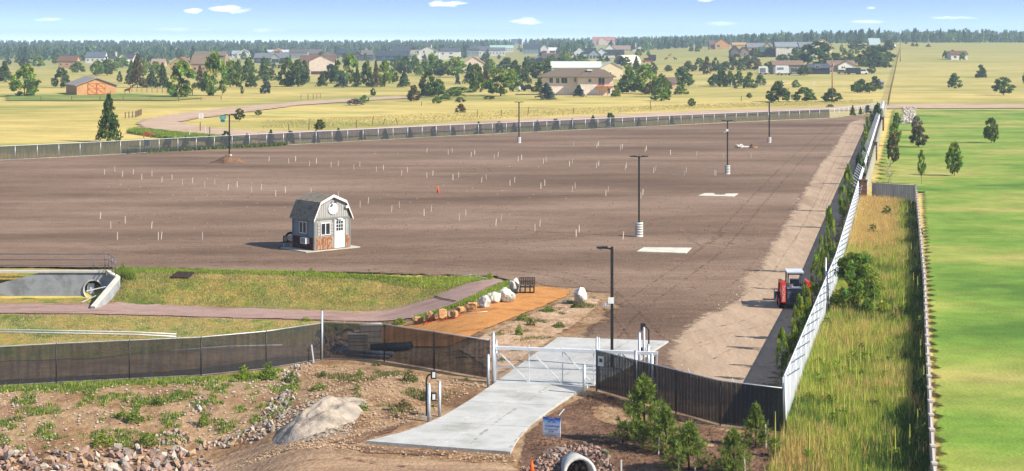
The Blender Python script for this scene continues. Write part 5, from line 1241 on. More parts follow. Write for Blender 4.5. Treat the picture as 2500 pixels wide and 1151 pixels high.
# ---------------------------------------------------------------- booth (gambrel shed)
def shed():
    p = at(768, 615.5); al = R(41)
    r = thing('booth', 'small grey gambrel roofed booth with white door and rusty metal skirting', 'booth', p, al)
    W, D, H = 3.15, 2.85, 2.3; kx, kz, rz = .46, 3.5, 3.98
    lt = mat('light_grey_siding', ['94918c','a09d97'], 2, .7); bl = mat('blue_grey_siding', ['74808a','808c96'], 2, .7); tr = mat('grey_trim_boards', ['72746f','7c7e79'], 2, .7); pk_ = mat('pale_fascia', ['cdc4bd','d8d0c9'], 2, .6)
    rust = mat('rusted_corrugated_iron', ['6a3018','a08c70','874420','ad9e86','6e3414'], 2.2, .8, lohi=(.25,.75), stretch=(2.4,1,.8)); rust2 = mat('dark_rusted_iron', ['5c2a1a','3c2a26','70341e'], 2.4, .85, stretch=(1,2.2,.8))
    b = .12
    MB().prism([(0,b),(W,b),(W,H),(W-kx+.06,kz-.1),(W/2,rz-.12),(kx-.06,kz-.1),(0,H)], 0, D).o('wall', lt, r)
    MB().box(-.02, -.003, .0, D, b, H).o('side_wall', bl, r)
    # battens of the siding
    mb = MB()
    for i in range(1, 16):
        x = W * i / 16
        if not (.45 < x < 1.5 or 1.75 < x < 2.75): mb.box(x-.01, x+.01, -.012, -.002, 1.1, H)
        zt = min(H + (x / kx) * (kz - H), kz + (x - kx) / (W/2 - kx) * (rz - kz), H + ((W - x) / kx) * (kz - H), kz + (W - kx - x) / (W/2 - kx) * (rz - kz)) - .2
        mb.box(x-.01, x+.01, -.012, -.002, H + .12, max(H + .14, zt))
    for i in range(1, 12):
        y = D * i / 12
        mb.box(-.032, -.021, y-.008, y+.008, 1.05, H)
    setp(mb.o('siding_grooves', tr, r), kind='stuff')
    MB().box(0, W, -.045, -.003, H - .02, H + .12).box(-.02, .12, -.04, -.002, b, H-.02).box(W-.1, W+.02, -.04, -.002, b, H-.02).box(1.62, 1.72, -.045, -.002, b, H-.02).box(2.62, 2.72, -.045, -.002, b, H-.02).o('trim', tr, r)
    MB().box(-.06, -.021, 0, D, 1.0, 1.08).box(-.065, -.021, -.02, .1, b, H).box(-.065, -.021, D-.1, D, b, H).o('side_trim', tr, r)
    # corrugated skirting: each sheet its own part
    def corr(x0, x1, z0, z1, axis, m, nm='skirting_sheet'):
        mb = MB(); n = max(2, int((x1 - x0) / .07)); 
        for i in range(n):
            a, c = x0 + (x1-x0)*i/n, x0 + (x1-x0)*(i+1)/n; d0, d1 = (.03 if i % 2 else .055), (.055 if i % 2 else .03)
            if axis == 'x': mb.add([(a,-d0,z0),(c,-d1,z0),(c,-d1,z1),(a,-d0,z1),(a,-.004,z0),(c,-.004,z0),(c,-.004,z1),(a,-.004,z1)], [(0,1,2,3),(3,2,6,7),(0,4,5,1)])
            else: mb.add([(-.02-d0,a,z0),(-.02-d1,c,z0),(-.02-d1,c,z1),(-.02-d0,a,z1),(-.02,a,z0),(-.02,c,z0),(-.02,c,z1),(-.02,a,z1)], [(0,1,2,3),(3,2,6,7),(0,4,5,1)])
        mb.o(nm, m, r)
    for a, c in ((.12,.66),(.68,1.15),(1.17,1.62)): corr(a, c, b+.01, 1.04, 'x', rust)
    corr(2.74, 3.05, b+.01, 1.04, 'x', rust)
    for a, c in ((.1,.95),(.97,1.9),(1.92,2.75)): corr(a, c, b+.01, .99, 'y', rust2)
    # windows
    def win(x0, x1, z0, z1, axis='x', sh=True):
        def bx(mb, a, c, d0, d1, e, f):
            return mb.box(a, c, -d1, -d0, e, f) if axis == 'x' else mb.box(-.02-d1, -.02-d0, a, c, e, f)
        fr = MB(); t = .05
        for a, c, e, f in ((x0-t,x1+t,z1,z1+t),(x0-t,x1+t,z0-t,z0),(x0-t,x0,z0,z1),(x1,x1+t,z0,z1),((x0+x1)/2-.03,(x0+x1)/2+.03,z0,z1)): bx(fr, a, c, .004, .07, e, f)
        f_ = fr.o('window', m_white, r); g = MB(); bx(g, x0, x1, .005, .03, z0, z1); g.o('pane', m_glass, f_)
        if sh:
            for a in ((x0-.33, x0-.07), (x1+.07, x1+.33)):
                q = MB(); bx(q, a[0], a[1], .004, .03, z0-.08, z1+.05); w_ = q.o('shutter', tr, r); q = MB()
                for i in range(4): bx(q, a[0]+.03, a[1]-.03, .031, .04, z0-.05 + i*.24, z0+.13 + i*.24)
                setp(q.o('shutter_slats', lt, w_), kind='stuff')
        else:
            q = MB()
            for a, c, e, f in ((x0-.2,x0-.06,z0-.2,z1+.2),(x1+.06,x1+.2,z0-.2,z1+.2),(x0-.06,x1+.06,z1+.06,z1+.2),(x0-.06,x1+.06,z0-.2,z0-.06)): bx(q, a, c, .004, .03, e, f)
            q.o('window_surround', tr, r)
    win(.55, 1.3, 1.2, 2.0); win(1.0, 1.85, 1.28, 2.05, 'y', False)
    # door with nine panes
    d = MB().box(1.73, 2.61, -.06, -.003, b+.03, 2.2).o('door', m_white, r)
    for i in range(3):
        for j in range(3): MB().box(1.87+i*.21, 2.04+i*.21, -.068, -.061, 1.4+j*.25, 1.61+j*.25).o('pane', m_glass, d)
    MB().tube([(2.54,-.11,1.1),(2.54,-.06,1.1)], .03, 8).o('handle', m_galv, d)
    MB().box(1.95, 2.35, -.2, -.05, 2.24, 2.3).o('door_light', m_white, r)
    # roof with shingle courses
    e = .16; prof = [(-.17, H-.06), (kx-.04, kz+.02), (W/2, rz+.03), (W-kx+.04, kz+.02), (W+.17, H-.06)]
    sh = mat('dark_brown_shingles', ['7d7466','958b7c','6a6256'], 3, .95, .02, 12, second=(9, .75, 1.15)); th = .05
    for i in range(4):
        (xa, za), (xb, zb) = prof[i], prof[i+1]; q = MB()
        q.prism([(xa, za), (xb, zb), (xb, zb+th), (xa, za+th)], -e, D + e); q.o('roof', sh, r)
        L = math.hypot(xb-xa, zb-za); n = int(L / .15); ux, uz = (xb-xa)/L, (zb-za)/L; nx, nz = -uz, ux
        if nz < 0: nx, nz = -nx, -nz
        q = MB()
        for j in range(n):
            t0, t1 = L*j/n, L*(j+.96)/n; off0, off1 = (th+.022, th+.006) if i < 2 else (th+.006, th+.022); m_ = int((D+2*e)/.24)
            for k in range(m_):
                y0 = -e + (D+2*e)*(k + (.5 if j % 2 else 0))/m_; y1 = min(D+e, y0 + (D+2*e)/m_*.93); dd = .006*rnd.random()
                q.add([(xa+ux*t0+nx*(off0+dd), y0, za+uz*t0+nz*(off0+dd)), (xa+ux*t1+nx*off1, y0, za+uz*t1+nz*off1), (xa+ux*t1+nx*off1, y1, za+uz*t1+nz*off1), (xa+ux*t0+nx*(off0+dd), y1, za+uz*t0+nz*(off0+dd)),
                       (xa+ux*t0+nx*th, y0, za+uz*t0+nz*th), (xa+ux*t0+nx*th, y1, za+uz*t0+nz*th)], [(0,1,2,3),(0,3,5,4)])
        setp(q.o('shingles', sh, r), kind='stuff')
        q = MB().prism([(xa, za-.12), (xb, zb-.12), (xb, zb+th+.03), (xa, za+th+.03)], -e-.04, -e-.003); q.o('fascia', pk_, r)
    # round sign board, lamp, side floodlight
    n = 24; dsc = MB().prism([(W/2+.02+.42*math.cos(2*math.pi*i/n), 3.05+.42*math.sin(2*math.pi*i/n)) for i in range(n)], -.07, -.014).o('round_sign', m_white, r)
    MB().prism([(W/2+.02+.46*math.cos(math.pi*(.05+i/16*.6)), 3.05+.46*math.sin(math.pi*(.05+i/16*.6))) for i in range(17)] + [(W/2+.02+.42*math.cos(math.pi*(.65-i/16*.6)), 3.05+.42*math.sin(math.pi*(.65-i/16*.6))) for i in range(17)], -.05, -.015).o('sign_edge', bl, dsc)
    txt('Gateway', .22, mat('faint_grey_print', ['b9bcc4'], 1, .6), dsc, (W/2-.3, -.075, 3.02), (R(90), 0, 0), .25)
    MB().tube([(W/2,-.15,3.75),(W/2,-.32,3.7),(W/2,-.34,3.62)], .02, 6).tube([(W/2,-.34,3.62),(W/2,-.34,3.5)], [.04,.14], 12).o('gooseneck_lamp', m_blackm, r)
    MB().box(W-kx-.02, W-kx+.2, -.18, -.01, 3.02, 3.2).o('floodlight', m_white, r)
    # air conditioner
    ac = MB().box(-.42, -.09, .55, 1.25, .55, .98).o('air_conditioner', m_white, r); q = MB()
    for i in range(7): q.box(-.428, -.421, .62, 1.18, .6+i*.05, .625+i*.05)
    setp(q.o('grille', m_black, ac), kind='stuff')
    MB().box(-.9, 3.9, -.25, D+.3, -.05, .09).o('slab', mat('booth_slab', ['a59f90','b8b2a2'], 1, .85), r)
def txt(s, size, m, parent, loc, rot, shear=0, name='lettering', ext=.002):
    c = bpy.data.curves.new(name, 'FONT'); c.body = s; c.size = size; c.shear = shear; c.extrude = ext
    t_ = bpy.data.objects.new('t', c); sc.collection.objects.link(t_); me = bpy.data.meshes.new_from_object(t_.evaluated_get(bpy.context.evaluated_depsgraph_get())); bpy.data.objects.remove(t_); me.materials.clear()
    return obj(name, me, m, parent, loc=loc, rot=rot)
shed()
def cone(px, yb, h, label, stripe=True):
    p = at(px, yb); r = thing('traffic_cone', label, 'traffic cone', p); m = mat('fluorescent_orange', ['e2571c'], 3, .5)
    q = .36 * h
    MB().box(-q*.55, q*.55, -q*.55, q*.55, 0, .04).o('base', m, r)
    MB().tube([(0,0,.04),(0,0,h)], [.19*h, .035*h], 14).o('cone_body', m, r, True)
    if stripe:
        MB().tube([(0,0,h*.55),(0,0,h*.72)], [.19*h*.51+.006, .19*h*.36+.006], 14).o('white_band', m_white, r, True)
        MB().tube([(0,0,h*.8),(0,0,h*.9)], [.19*h*.27+.006, .19*h*.17+.006], 14).o('white_band', m_white, r, True)
cone(714, 606, .72, 'orange traffic cone with white bands beside the booth')
cone(1069, 472, .75, 'orange traffic cone alone in the middle of the dirt lot')
cone(1299, 1174, .72, 'orange traffic cone by the riprap at the bottom edge', False)
# clutter at the booth: small table with wheel and box
def clutter():
    p = at(704, 606); r = thing('tool_stand', 'small metal stand with platform left of the booth', 'stand', p)
    MB().box(-.55, .3, -.3, .3, .42, .46).o('platform', m_blackm, r)
    for x in (-.3, .25): MB().bar((x,-.28,0), (x,-.28,.42), .04).o('leg', m_galv, r)
    MB().box(-.7, .9, -.35, .35, 0, .03).o('base', m_galv, r)
    r2 = thing('spare_wheel', 'dark wheel with pale rim leaning on the booth', 'wheel', p + Vector((.12, .35, .75)))
    R_ = .33; ring = [(R_*math.cos(a*math.pi/10), 0, R_*math.sin(a*math.pi/10)) for a in range(21)]
    MB().tube(ring, .09, 8, False).o('tyre', m_tyre, r2, True); MB().tube([(0,-.05,0),(0,.05,0)], .2, 16).o('rim', m_galv, r2)
    r3 = thing('lantern_box', 'small dark open box on the metal stand', 'box', p + Vector((-.22, 0, .46)))
    q = MB()
    for x in (-.16, .12): q.box(x, x+.04, -.1, .1, 0, .42)
    q.box(-.16, .16, -.1, .1, .42, .46).box(-.16, .16, -.1, .1, 0, .04).o('box_frame', m_blackm, r3)
    MB().box(-.11, .11, .02, .05, .05, .4).o('box_back', mat('pale_card', ['b0a89c'], 2, .8), r3)
clutter()
# ---------------------------------------------------------------- sign by the driveway
def sign():
    p = at(1347, 1076); r = thing('yard_sign', 'square blue and white yard sign with script lettering beside the driveway', 'sign', p, R(-20)); w_, h = .7, .72
    bm_, t = new_mat('sign_board_blue_fade'); b = t.nodes['Principled BSDF']; tcn = t.nodes.new('ShaderNodeTexCoord'); sp_ = t.nodes.new('ShaderNodeSeparateXYZ'); rp = t.nodes.new('ShaderNodeValToRGB')
    t.links.new(tcn.outputs['Generated'], sp_.inputs[0]); t.links.new(sp_.outputs[2], rp.inputs[0]); t.links.new(rp.outputs[0], b.inputs['Base Color'])
    cr_ = rp.color_ramp; cr_.elements[0].position = .0; cr_.elements[0].color = (*lin('b8bcc0'), 1); cr_.elements[1].position = .2; cr_.elements[1].color = (*lin('b4b8be'), 1)
    for q, c in ((.21, 'd2dae4'), (.6, 'c9d8ea'), (.78, '8fb8e4'), (.92, '2c5fb8'), (1, '1c3f94')): e = cr_.elements.new(q); e.color = (*lin(c), 1)
    bd = MB().box(-w_/2, w_/2, -.02, .02, .16, .16+h).o('board', bm_, r)
    for x in (-.2, .2): MB().bar((x,.03,-.1), (x,.03,.5), .02).o('leg', m_galv, r)
    ink = mat('dark_blue_ink', ['26348c'], 1, .5); gk = mat('dark_ink', ['2a2f45'], 1, .5)
    X = R(90)
    txt('Gateway', .17, ink, bd, (-.28, -.022, .52), (X, 0, 0), .4); txt('RV Outdoor Park', .072, gk, bd, (-.26, -.022, .41), (X, 0, 0)); txt('Storage', .07, gk, bd, (-.12, -.022, .34), (X, 0, 0))
    txt('www.gatewaystorage', .05, gk, bd, (-.25, -.022, .2), (X, 0, 0)); txt('Welcome to', .05, m_white, bd, (-.13, -.022, .83), (X, 0, 0))
    mb = MB()
    for x, z in ((-.1,.7),(-.0,.77),(.1,.7)): mb.prism([(x-.08,z-.03),(x,z+.06),(x+.08,z-.03),(x,z+.02)], -.023, -.0205)
    mb.o('emblem', ink, bd)
sign()
rod(1357, 1018, .35, .25, 'thin pale rod leaning behind the yard sign', .012, dy=.3)
# ---------------------------------------------------------------- skid steer
def skid():
    p = at(1944, 757); r = thing('skid_steer', 'red and grey skid steer loader parked by the young trees, seen from behind', 'loader', p, R(-4))
    red = mat('loader_red', ['e0381c'], 1, .4, spec=.5); gy = mat('loader_grey', ['4a5056','555b62'], 1, .5, spec=.4); lg = mat('cab_light_grey', ['c2c6ca'], 1, .4, spec=.5)
    MB().prism([(-.55,.3),(.55,.3),(.55,1.12),(.45,1.2),(-.45,1.2),(-.55,1.12)], 0, 2.3).o('chassis', gy, r)
    dr_ = MB().box(-.5, .5, -.06, -.004, .35, 1.1).o('engine_door', gy, r); q = MB()
    for i in range(6): q.box(-.36, .36, -.075, -.061, .45+i*.09, .49+i*.09)
    setp(q.o('grille', m_black, dr_), kind='stuff')
    MB().box(-.5, .5, -.05, .4, 1.205, 1.27).o('engine_hood', lg, r)
    for sx in (-1, 1):
        a, c = sorted((sx*.6, sx*.86)); t = MB().prism([(a,.42),(c,.42),(c,1.55),(sx*.8,1.62) if sx > 0 else (a+.06,1.62),(a+.02,1.6)][:3] + [(c,1.6),(a,1.6)], -.1, .45).o('arm_tower', red, r)
        MB().bar((sx*.73,.3,1.5), (sx*.73,2.3,1.35), .12, .18).bar((sx*.73,2.3,1.35),(sx*.73,3.0,.45), .12, .18).o('lift_arm', red, r)
        for y in (.45, 1.65):
            w_ = MB().tube([(sx*.62,y,.4),(sx*.93,y,.4)], .4, 18).o('wheel', m_tyre, r, True); MB().tube([(sx*.93,y,.4),(sx*.95,y,.4)], .2, 14).o('rim', red, w_)
        for y in (.55, 1.75): MB().bar((sx*.42,y,1.2), (sx*.4,y,2.02), .08).o('cab_post', gy, r)
        MB().box(min(sx*.4,sx*.43), max(sx*.4,sx*.43), .6, 1.7, 1.25, 1.35).o('cab_rail', gy, r)
    MB().box(-.48, .48, .42, 1.85, 2.02, 2.1).o('cab_roof', lg, r); MB().box(-.44, .44, .5, .56, 1.92, 2.015).o('roof_bar', gy, r)
    MB().box(-.25, .25, .9, 1.3, 1.2, 1.6).o('seat', m_black, r)
    MB().box(-.38, -.15, .2, .4, 1.275, 1.42).o('muffler_cover', mat('pinkish_panel', ['cfc0c0'], 1, .5), r)
    MB().prism([(-.95,.05),(.95,.05),(.95,.6),(-.95,.6)], 3.0, 3.06).box(-.95,.95,3.06,3.7,.05,.1).box(-.95,-.9,3.06,3.6,.1,.6).box(.9,.95,3.06,3.6,.1,.6).o('bucket', gy, r)
    MB().box(-.83, -.63, -.108, -.101, .45, 1.58).o('decal_panel', red, r)
    txt('THOMAS', .23, m_white, r, (-.80, -.112, 1.42), (R(90), R(90), 0), 0)
    MB().box(-.9,.9,.1,.3,.3,.42).o('rear_bumper', red, r)
skid()
# ---------------------------------------------------------------- young trees by the white fence, shrubs in the strip
def yt(px, yb, ytop, wp, col, label, kind='sapling', hi=True, **k): return tree(px, yb, ytop, wp, kind, col, label, 'tree', 'young trees in a row along the white fence', 'young_tree', hi=hi, **k)
yt(1908, 936, 805, 48, 'bright', 'nearest young tree of the row, with a small cone shaped crown on a bare trunk')
yt(1934, 905, 772, 44, 'lime', 'second young tree from the front, behind the nearest one')
yt(1950, 862, 722, 52, 'lime', 'young tree whose crown hides the right side of the skid steer')
yt(1966, 835, 690, 56, 'lime', 'yellowish young tree beside the red arms of the skid steer')
yt(1994, 760, 618, 46, 'lime', 'young tree just beyond the skid steer')
yt(2008, 715, 572, 42, 'lime', 'young tree two places beyond the skid steer')
yt(2026, 672, 508, 46, 'lime', 'tall thin young tree in the middle of the row')
yt(2057, 560, 448, 40, 'lime', 'young tree just before the brown stone column')
yt(2071, 520, 405, 40, 'lime', 'lime green young tree left of the first slanting white arms')
yt(2112, 385, 318, 30, 'lime', 'yellow-green young tree near the far end of the row, front one', hi=False)
yt(2118, 350, 288, 26, 'lime', 'yellow-green young tree near the far end of the row, rear one', hi=False)
tree(2098, 452, 372, 24, 'poplar', 'dark', 'dark narrow evergreen against the slanting white arms, nearer', 'tree'); tree(2108, 415, 358, 20, 'poplar', 'dark', 'dark narrow evergreen against the slanting white arms, farther', 'tree')
tree(2143, 305, 253, 24, 'poplar', 'dark', 'dark evergreen at the far corner of the white fence', 'tree')
tree(2093, 772, 622, 112, 'bush', 'mid', 'big leafy green bush in the weedy strip right of the white fence', 'shrub', hi=True)
tree(2112, 745, 655, 60, 'bush', 'bright', 'bright green bush against the right side of the big leafy bush', 'shrub', hi=True)
for px, yb, ytp, wp, k, c, lb in [(2180,400,328,26,'leafy','brown','brownish round lawn tree close to the cream fence, above the dry patch'),(2185,355,300,24,'leafy','mid','green lawn tree behind the brownish one near the cream fence'),(2190,305,276,16,'leafy','pine','small dark lawn tree beside the white rock apron'),
    (2243,360,308,33,'leafy','brown','round brown-leaved tree right of the white rock apron'),(2238,320,285,22,'leafy','grey','greyish tree just above the round brown-leaved tree'),(2250,450,370,30,'sapling','mid','thin lawn tree with sparse green crown at the right edge'),
    (2330,430,350,34,'leafy','mid','green tree on the lawn outside the right edge of the photo'),(2420,350,290,30,'leafy','pine','dark tree on the far lawn outside the right edge of the photo')]:
    tree(px, yb, ytp, wp, k, c, lb, 'tree')
def bare(px, yb, ytp, label, wp=24):
    p = at(px, yb); s = p.y / F; h = (yb - ytp) * s; mb = MB(); rr = random.Random(2); mb.tube([(0,0,-.1),(0,0,h*.45),(0,0,h*.9)], [.06,.05,.015], 6)
    for i in range(26):
        z = h * rr.uniform(.4, .8); a = rr.random()*6.28; L = wp*s/2 * rr.uniform(.5, 1.1); mb.tube([(0,0,z), (L*.5*math.cos(a), L*.5*math.sin(a), z+L*.5), (L*math.cos(a), L*math.sin(a), z+L*1.3)], [.025,.018,.008], 4)
    setp(mb.o('bare_tree', mat('pale_bare_wood', ['a39684','b8ab98'], 3, .9)), label, 'tree').location = p
bare(2171, 492, 382, 'leafless pale young tree standing before the grey cross fence')
# ---------------------------------------------------------------- young pines in the foreground
def needle_pine(seed, leader=1.0):
    rng = np.random.default_rng(seed); P = []; A = []; Cc = []; L = []
    nb = 150
    for i in range(nb):
        z = .07 + .86 * rng.random() ** 1.15; rr = .5 * (1 - z) ** .7 * (.7 + .5 * rng.random()) * (1 if z < .62 else .62) + .02; an = rng.random() * 6.283
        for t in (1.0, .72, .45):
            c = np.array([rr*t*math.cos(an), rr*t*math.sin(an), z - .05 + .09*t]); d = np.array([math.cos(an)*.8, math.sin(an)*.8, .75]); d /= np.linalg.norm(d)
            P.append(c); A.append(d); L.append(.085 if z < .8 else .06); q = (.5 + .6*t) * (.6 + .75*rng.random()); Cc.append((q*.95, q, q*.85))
    for k in range(7): P.append(np.array([0, 0, .86 + .02*k])); A.append(np.array([0, 0, 1.])); L.append(.07); Cc.append((1.05, 1.1, .8))
    V = []; col = []
    for p, a, l, c in zip(P, A, L, Cc):
        for j in range(16):
            d = a + rng.normal(size=3) * .55; d /= np.linalg.norm(d); s = np.cross(d, rng.normal(size=3)); s /= np.linalg.norm(s); w_ = .0065
            b = p + rng.normal(size=3) * .012
            V += [b - s*w_, b + s*w_, b + d*l*(.7 + .6*rng.random())]; col += [np.array(c) * (.8 + .4*rng.random())] * 3
    return npmesh('pine_needles', np.array(V), np.arange(len(V)).reshape(-1, 3), np.array(col))
NP = [needle_pine(1), needle_pine(2), needle_pine(3)]; LM['needle'] = leafmat('foliage_needle', (.21, .26, .06), .25)
def ypine(px, yb, ytp, wp, i, label, stakes=((-.3,.7),(.35,.6))):
    p = at(px, yb); s = p.y / F; h = (yb - ytp) * s; w_ = wp * s; r = thing('young_pine', label, 'tree', p, i * 1.7)
    obj('needles', NP[i % 3], LM['needle'], r, scale=(w_*1.3, w_*1.3, h)); MB().tube([(0,0,-.1),(.02,0,h*.5),(0,0,h*.93)], [.045,.035,.015], 8).o('trunk', m_bark, r)
    for k in range(10):
        a = k * 2.4; z = h * (.2 + .06*k); q = w_ * .4 * (1 - z/h); MB()
    for x, hh in stakes: setp(MB().bar((x*1.0,-.25,-.1), (x*.9,-.25,hh), .045).o('wooden_stake', m_lath, loc=p + Vector((0,0,0))), ('left' if x < .15 else 'right') + ' hand pale wooden stake at the ' + label.split(',')[0], 'stake')
ypine(1572, 1086, 918, 112, 0, 'tallest young pine, in front of the dark fence by the roller posts')
ypine(1626, 1108, 992, 76, 1, 'thin young pine, right behind the tallest one')
ypine(1682, 1150, 1030, 98, 2, 'low bushy young pine, at the bottom edge in the middle of the group', ((-.4,.8),(.2,.5)))
ypine(1790, 1160, 1046, 78, 0, 'dark young pine, second from the right at the bottom edge', ((.4,.7),))
ypine(1846, 1092, 985, 62, 1, 'young pine, nearest to the white corner post', ((.35,.9),))
rod(1517, 1175, .0, .75, 'pale stake rising at the bottom edge right of the pipe end', .025)
rod(1919, 1085, .0, .9, 'thin dark stake below the white corner post', .018, 'garden_stake', m_bark)
# ---------------------------------------------------------------- weeds, grass and stalks
def blades(name, label, poly, n, hmin, hmax, wd, colf, m, world=False, seed=1, lean=.35, kind='stuff', per=6, off=0.0):
    rng = np.random.default_rng(seed); pl = poly if world else [tuple(at(*p)[:2]) for p in poly]
    xs = [p[0] for p in pl]; ys = [p[1] for p in pl]; pts = []; g = 0
    while len(pts) < n and g < n * 30:
        g += 1; x, y = rng.uniform(min(xs), max(xs)), rng.uniform(min(ys), max(ys))
        if inside(x, y, pl): pts.append((x, y))
    V = []; Cc = []
    for x, y in pts:
        c, hk = colf(x, y, rng)
        if c is None: continue
        z = T(x, y) + off; k = per
        a = rng.random(k) * 6.283; h = rng.uniform(hmin, hmax, k) * hk; ln = lean * rng.random(k) * h; bx = x + rng.normal(size=k) * .07; by = y + rng.normal(size=k) * .07
        an2 = rng.random(k) * 3.14; w_ = wd * (.6 + .8 * rng.random(k))
        b0 = np.stack([bx - np.cos(an2)*w_, by - np.sin(an2)*w_, np.full(k, z)], 1); b1 = np.stack([bx + np.cos(an2)*w_, by + np.sin(an2)*w_, np.full(k, z)], 1); tp = np.stack([bx + np.cos(a)*ln, by + np.sin(a)*ln, z + h], 1)
        V.append(np.stack([b0, b1, tp], 1).reshape(-1, 3)); cc = np.array(c)[None] * (.7 + .6*rng.random(k))[:, None]; Cc.append(np.repeat(cc, 3, 0))
    V = np.concatenate(V); Cc = np.concatenate(Cc)
    o = obj(name, npmesh(name, V, np.arange(len(V)).reshape(-1, 3), Cc), m); return setp(o, label, None, None, kind)
m_blade = leafmat('grass_blades', (1, 1, 1), .35)
def nz(x, y, s, o=0): return noise.noise(Vector((x*s, y*s, o)))
GRN, LIM, GOLD, DRK, DRY = (.17, .25, .05), (.36, .42, .07), (.60, .42, .16), (.07, .125, .03), (.42, .31, .14)
def cf_swale(x, y, rng):
    g = .52 + 1.0 * nz(x, y, .16, 2) + .8 * nz(x, y, .55, 5); sf = (x - interp(FXY, y)) / max(1, interp(WXY, y) - interp(FXY, y))
    pg = ss(112, 128, y) * (1 - ss(.55, .8, sf)) * .8 + .35 * math.exp(-((y - 84)/5)**2 - ((sf-.35)/.3)**2) + .5 * math.exp(-((y-59)/4)**2 - ((sf-.1)/.3)**2)
    if rng.random() < pg + (.12 if g > .75 else .03): return GOLD, 1.0 + .2*rng.random()
    q = g + .22 * rng.normal()
    if sf > .86 or q < .28: return (DRK if rng.random() < .75 else GRN), .8
    if q < .62: return (GRN if rng.random() < .6 else LIM), .95
    if q < .95: return LIM, 1.15
    return (GOLD if rng.random() < .45 else (.42,.42,.12)), 1.25
swp = [(x + .25, y) for y, x in FXY[:4]] + [(37.6, 153)] + [(x - .2, y) for y, x in WXY[::-1][1:]]
swn = [p for p in swp]
blades('strip_grass', 'tall green and golden grasses filling the strip between the fences', swp, 42000, .28, .78, .022, cf_swale, m_blade, True, 1)
blades('near_strip_grass', 'dense green grass nearest the camera in the strip between the fences', [(x+.2, y) for y, x in FXY[:2]] + [(15.5, 84), (21.2, 84), (19.4,76.5), (14.9,58.1), (12.0,48)], 16000, .2, .5, .014, cf_swale, m_blade, True, 2)
cfg = lambda a, b, p: (lambda x, y, rng: ((a if rng.random() < p + .6*nz(x, y, .3) else b), 1.0))
blades('bank_edge_grass', 'bright green grass tufts along the top of the basin slope', [(280,657),(640,664),(1165,677),(1200,684),(1120,700),(900,684),(640,672),(280,668)], 5000, .06, .22, .02, cfg(LIM, GRN, .6), m_blade, seed=3)
blades('bank_edge_grass', 'green grass tufts beside the boulders and the pink path', [(1010,778),(1110,748),(1180,716),(1235,690),(1262,690),(1240,712),(1150,740),(1060,768),(1018,786)], 2600, .06, .22, .02, cfg(LIM, GRN, .4), m_blade, seed=4)
blades('bank_edge_grass', 'lush weeds around the concrete headwall', [(236,745),(262,715),(288,690),(290,668),(320,668),(330,685),(275,722)], 2600, .15, .5, .025, cfg(LIM, GRN, .45), m_blade, seed=5)
blades('slope_grass', 'short green and straw coloured grass on the basin slope', [(227,664),(640,670),(1165,682),(1150,692),(1060,728),(950,760),(560,752),(227,742)], 26000, .03, .13, .02, cfg((.27,.29,.08), (.46,.37,.17), .45), m_blade, seed=6, per=4)
blades('slope_grass', 'short dry grass on the basin floor behind the screened fence', [(-50,770),(227,771),(560,780),(930,790),(780,830),(600,845),(227,880)], 22000, .03, .12, .02, cfg((.26,.27,.08), (.50,.41,.22), .35), m_blade, seed=7, per=4)
blades('meadow_fringe', 'golden tall grass beyond the back fence road', [(640,314),(900,308),(1250,288),(1700,266),(2130,252),(2130,244),(1700,255),(1250,270),(900,285),(640,296)], 8000, .08, .24, .06, cfg((.58,.48,.2), (.40,.37,.13), .6), m_blade, seed=8, per=4)
blades('fence_foot_weeds', 'green weeds at the foot of the screened back fence', [(300,377),(560,364),(700,357),(700,353),(560,359),(300,371)], 1500, .2, .6, .05, cfg(GRN, DRK, .5), m_blade, seed=9)
blades('roadside_grass', 'tall green grass along the outside of the road bend', [(330,316),(420,326),(520,334),(600,342),(520,346),(400,338),(310,324)], 6000, .2, .6, .06, cfg(LIM, GRN, .3), m_blade, seed=10)
def cf_bank(x, y, rng):
    g = .12 + .8 * nz(x, y, .8, 3) + .6 * nz(x, y, 2.2, 8)
    if g < .16 + .25*rng.random(): return None, 0
    return (GRN if rng.random() < .45 else DRK if rng.random() < .4 else LIM if rng.random() < .6 else (.4,.36,.16)), .5 + .7 * min(.6, g)
blades('bank_weeds', 'patchy low green weeds scattered over the reddish dirt bank', [(-260,965),(227,938),(560,922),(690,905),(735,930),(720,975),(680,1030),(600,1062),(480,1085),(330,1092),(-260,1108)], 17000, .04, .2, .02, cf_bank, m_blade, seed=11, per=6)
blades('bank_weeds', 'green weeds along the foot of the left screened fence', [(-260,962),(227,936),(560,920),(690,902),(690,912),(560,930),(227,948),(-260,975)], 1300, .06, .2, .022, cfg(GRN, LIM, .5), m_blade, seed=12)
def cf_few(x, y, rng):
    g = nz(x, y, .6, 6) + .4 * nz(x, y, 2, 8)
    return ((None, 0) if g < .28 else ((.12,.15,.05) if rng.random() < .5 else (.28,.24,.10), .8))
blades('mound_weeds', 'sparse faded weeds on the dirt mound left of the gate', [(740,900),(800,885),(930,892),(1190,935),(1100,985),(1020,1010),(900,1030),(860,960),(760,940)], 5000, .04, .2, .025, cf_few, m_blade, seed=13)
blades('mound_weeds', 'sparse faded weeds on the sandy mound below the orange gravel', [(1398,724),(1440,740),(1460,745),(1385,812),(1290,870),(1206,915),(1180,830),(1260,790),(1335,752)], 5000, .04, .2, .025, cf_few, m_blade, seed=14)
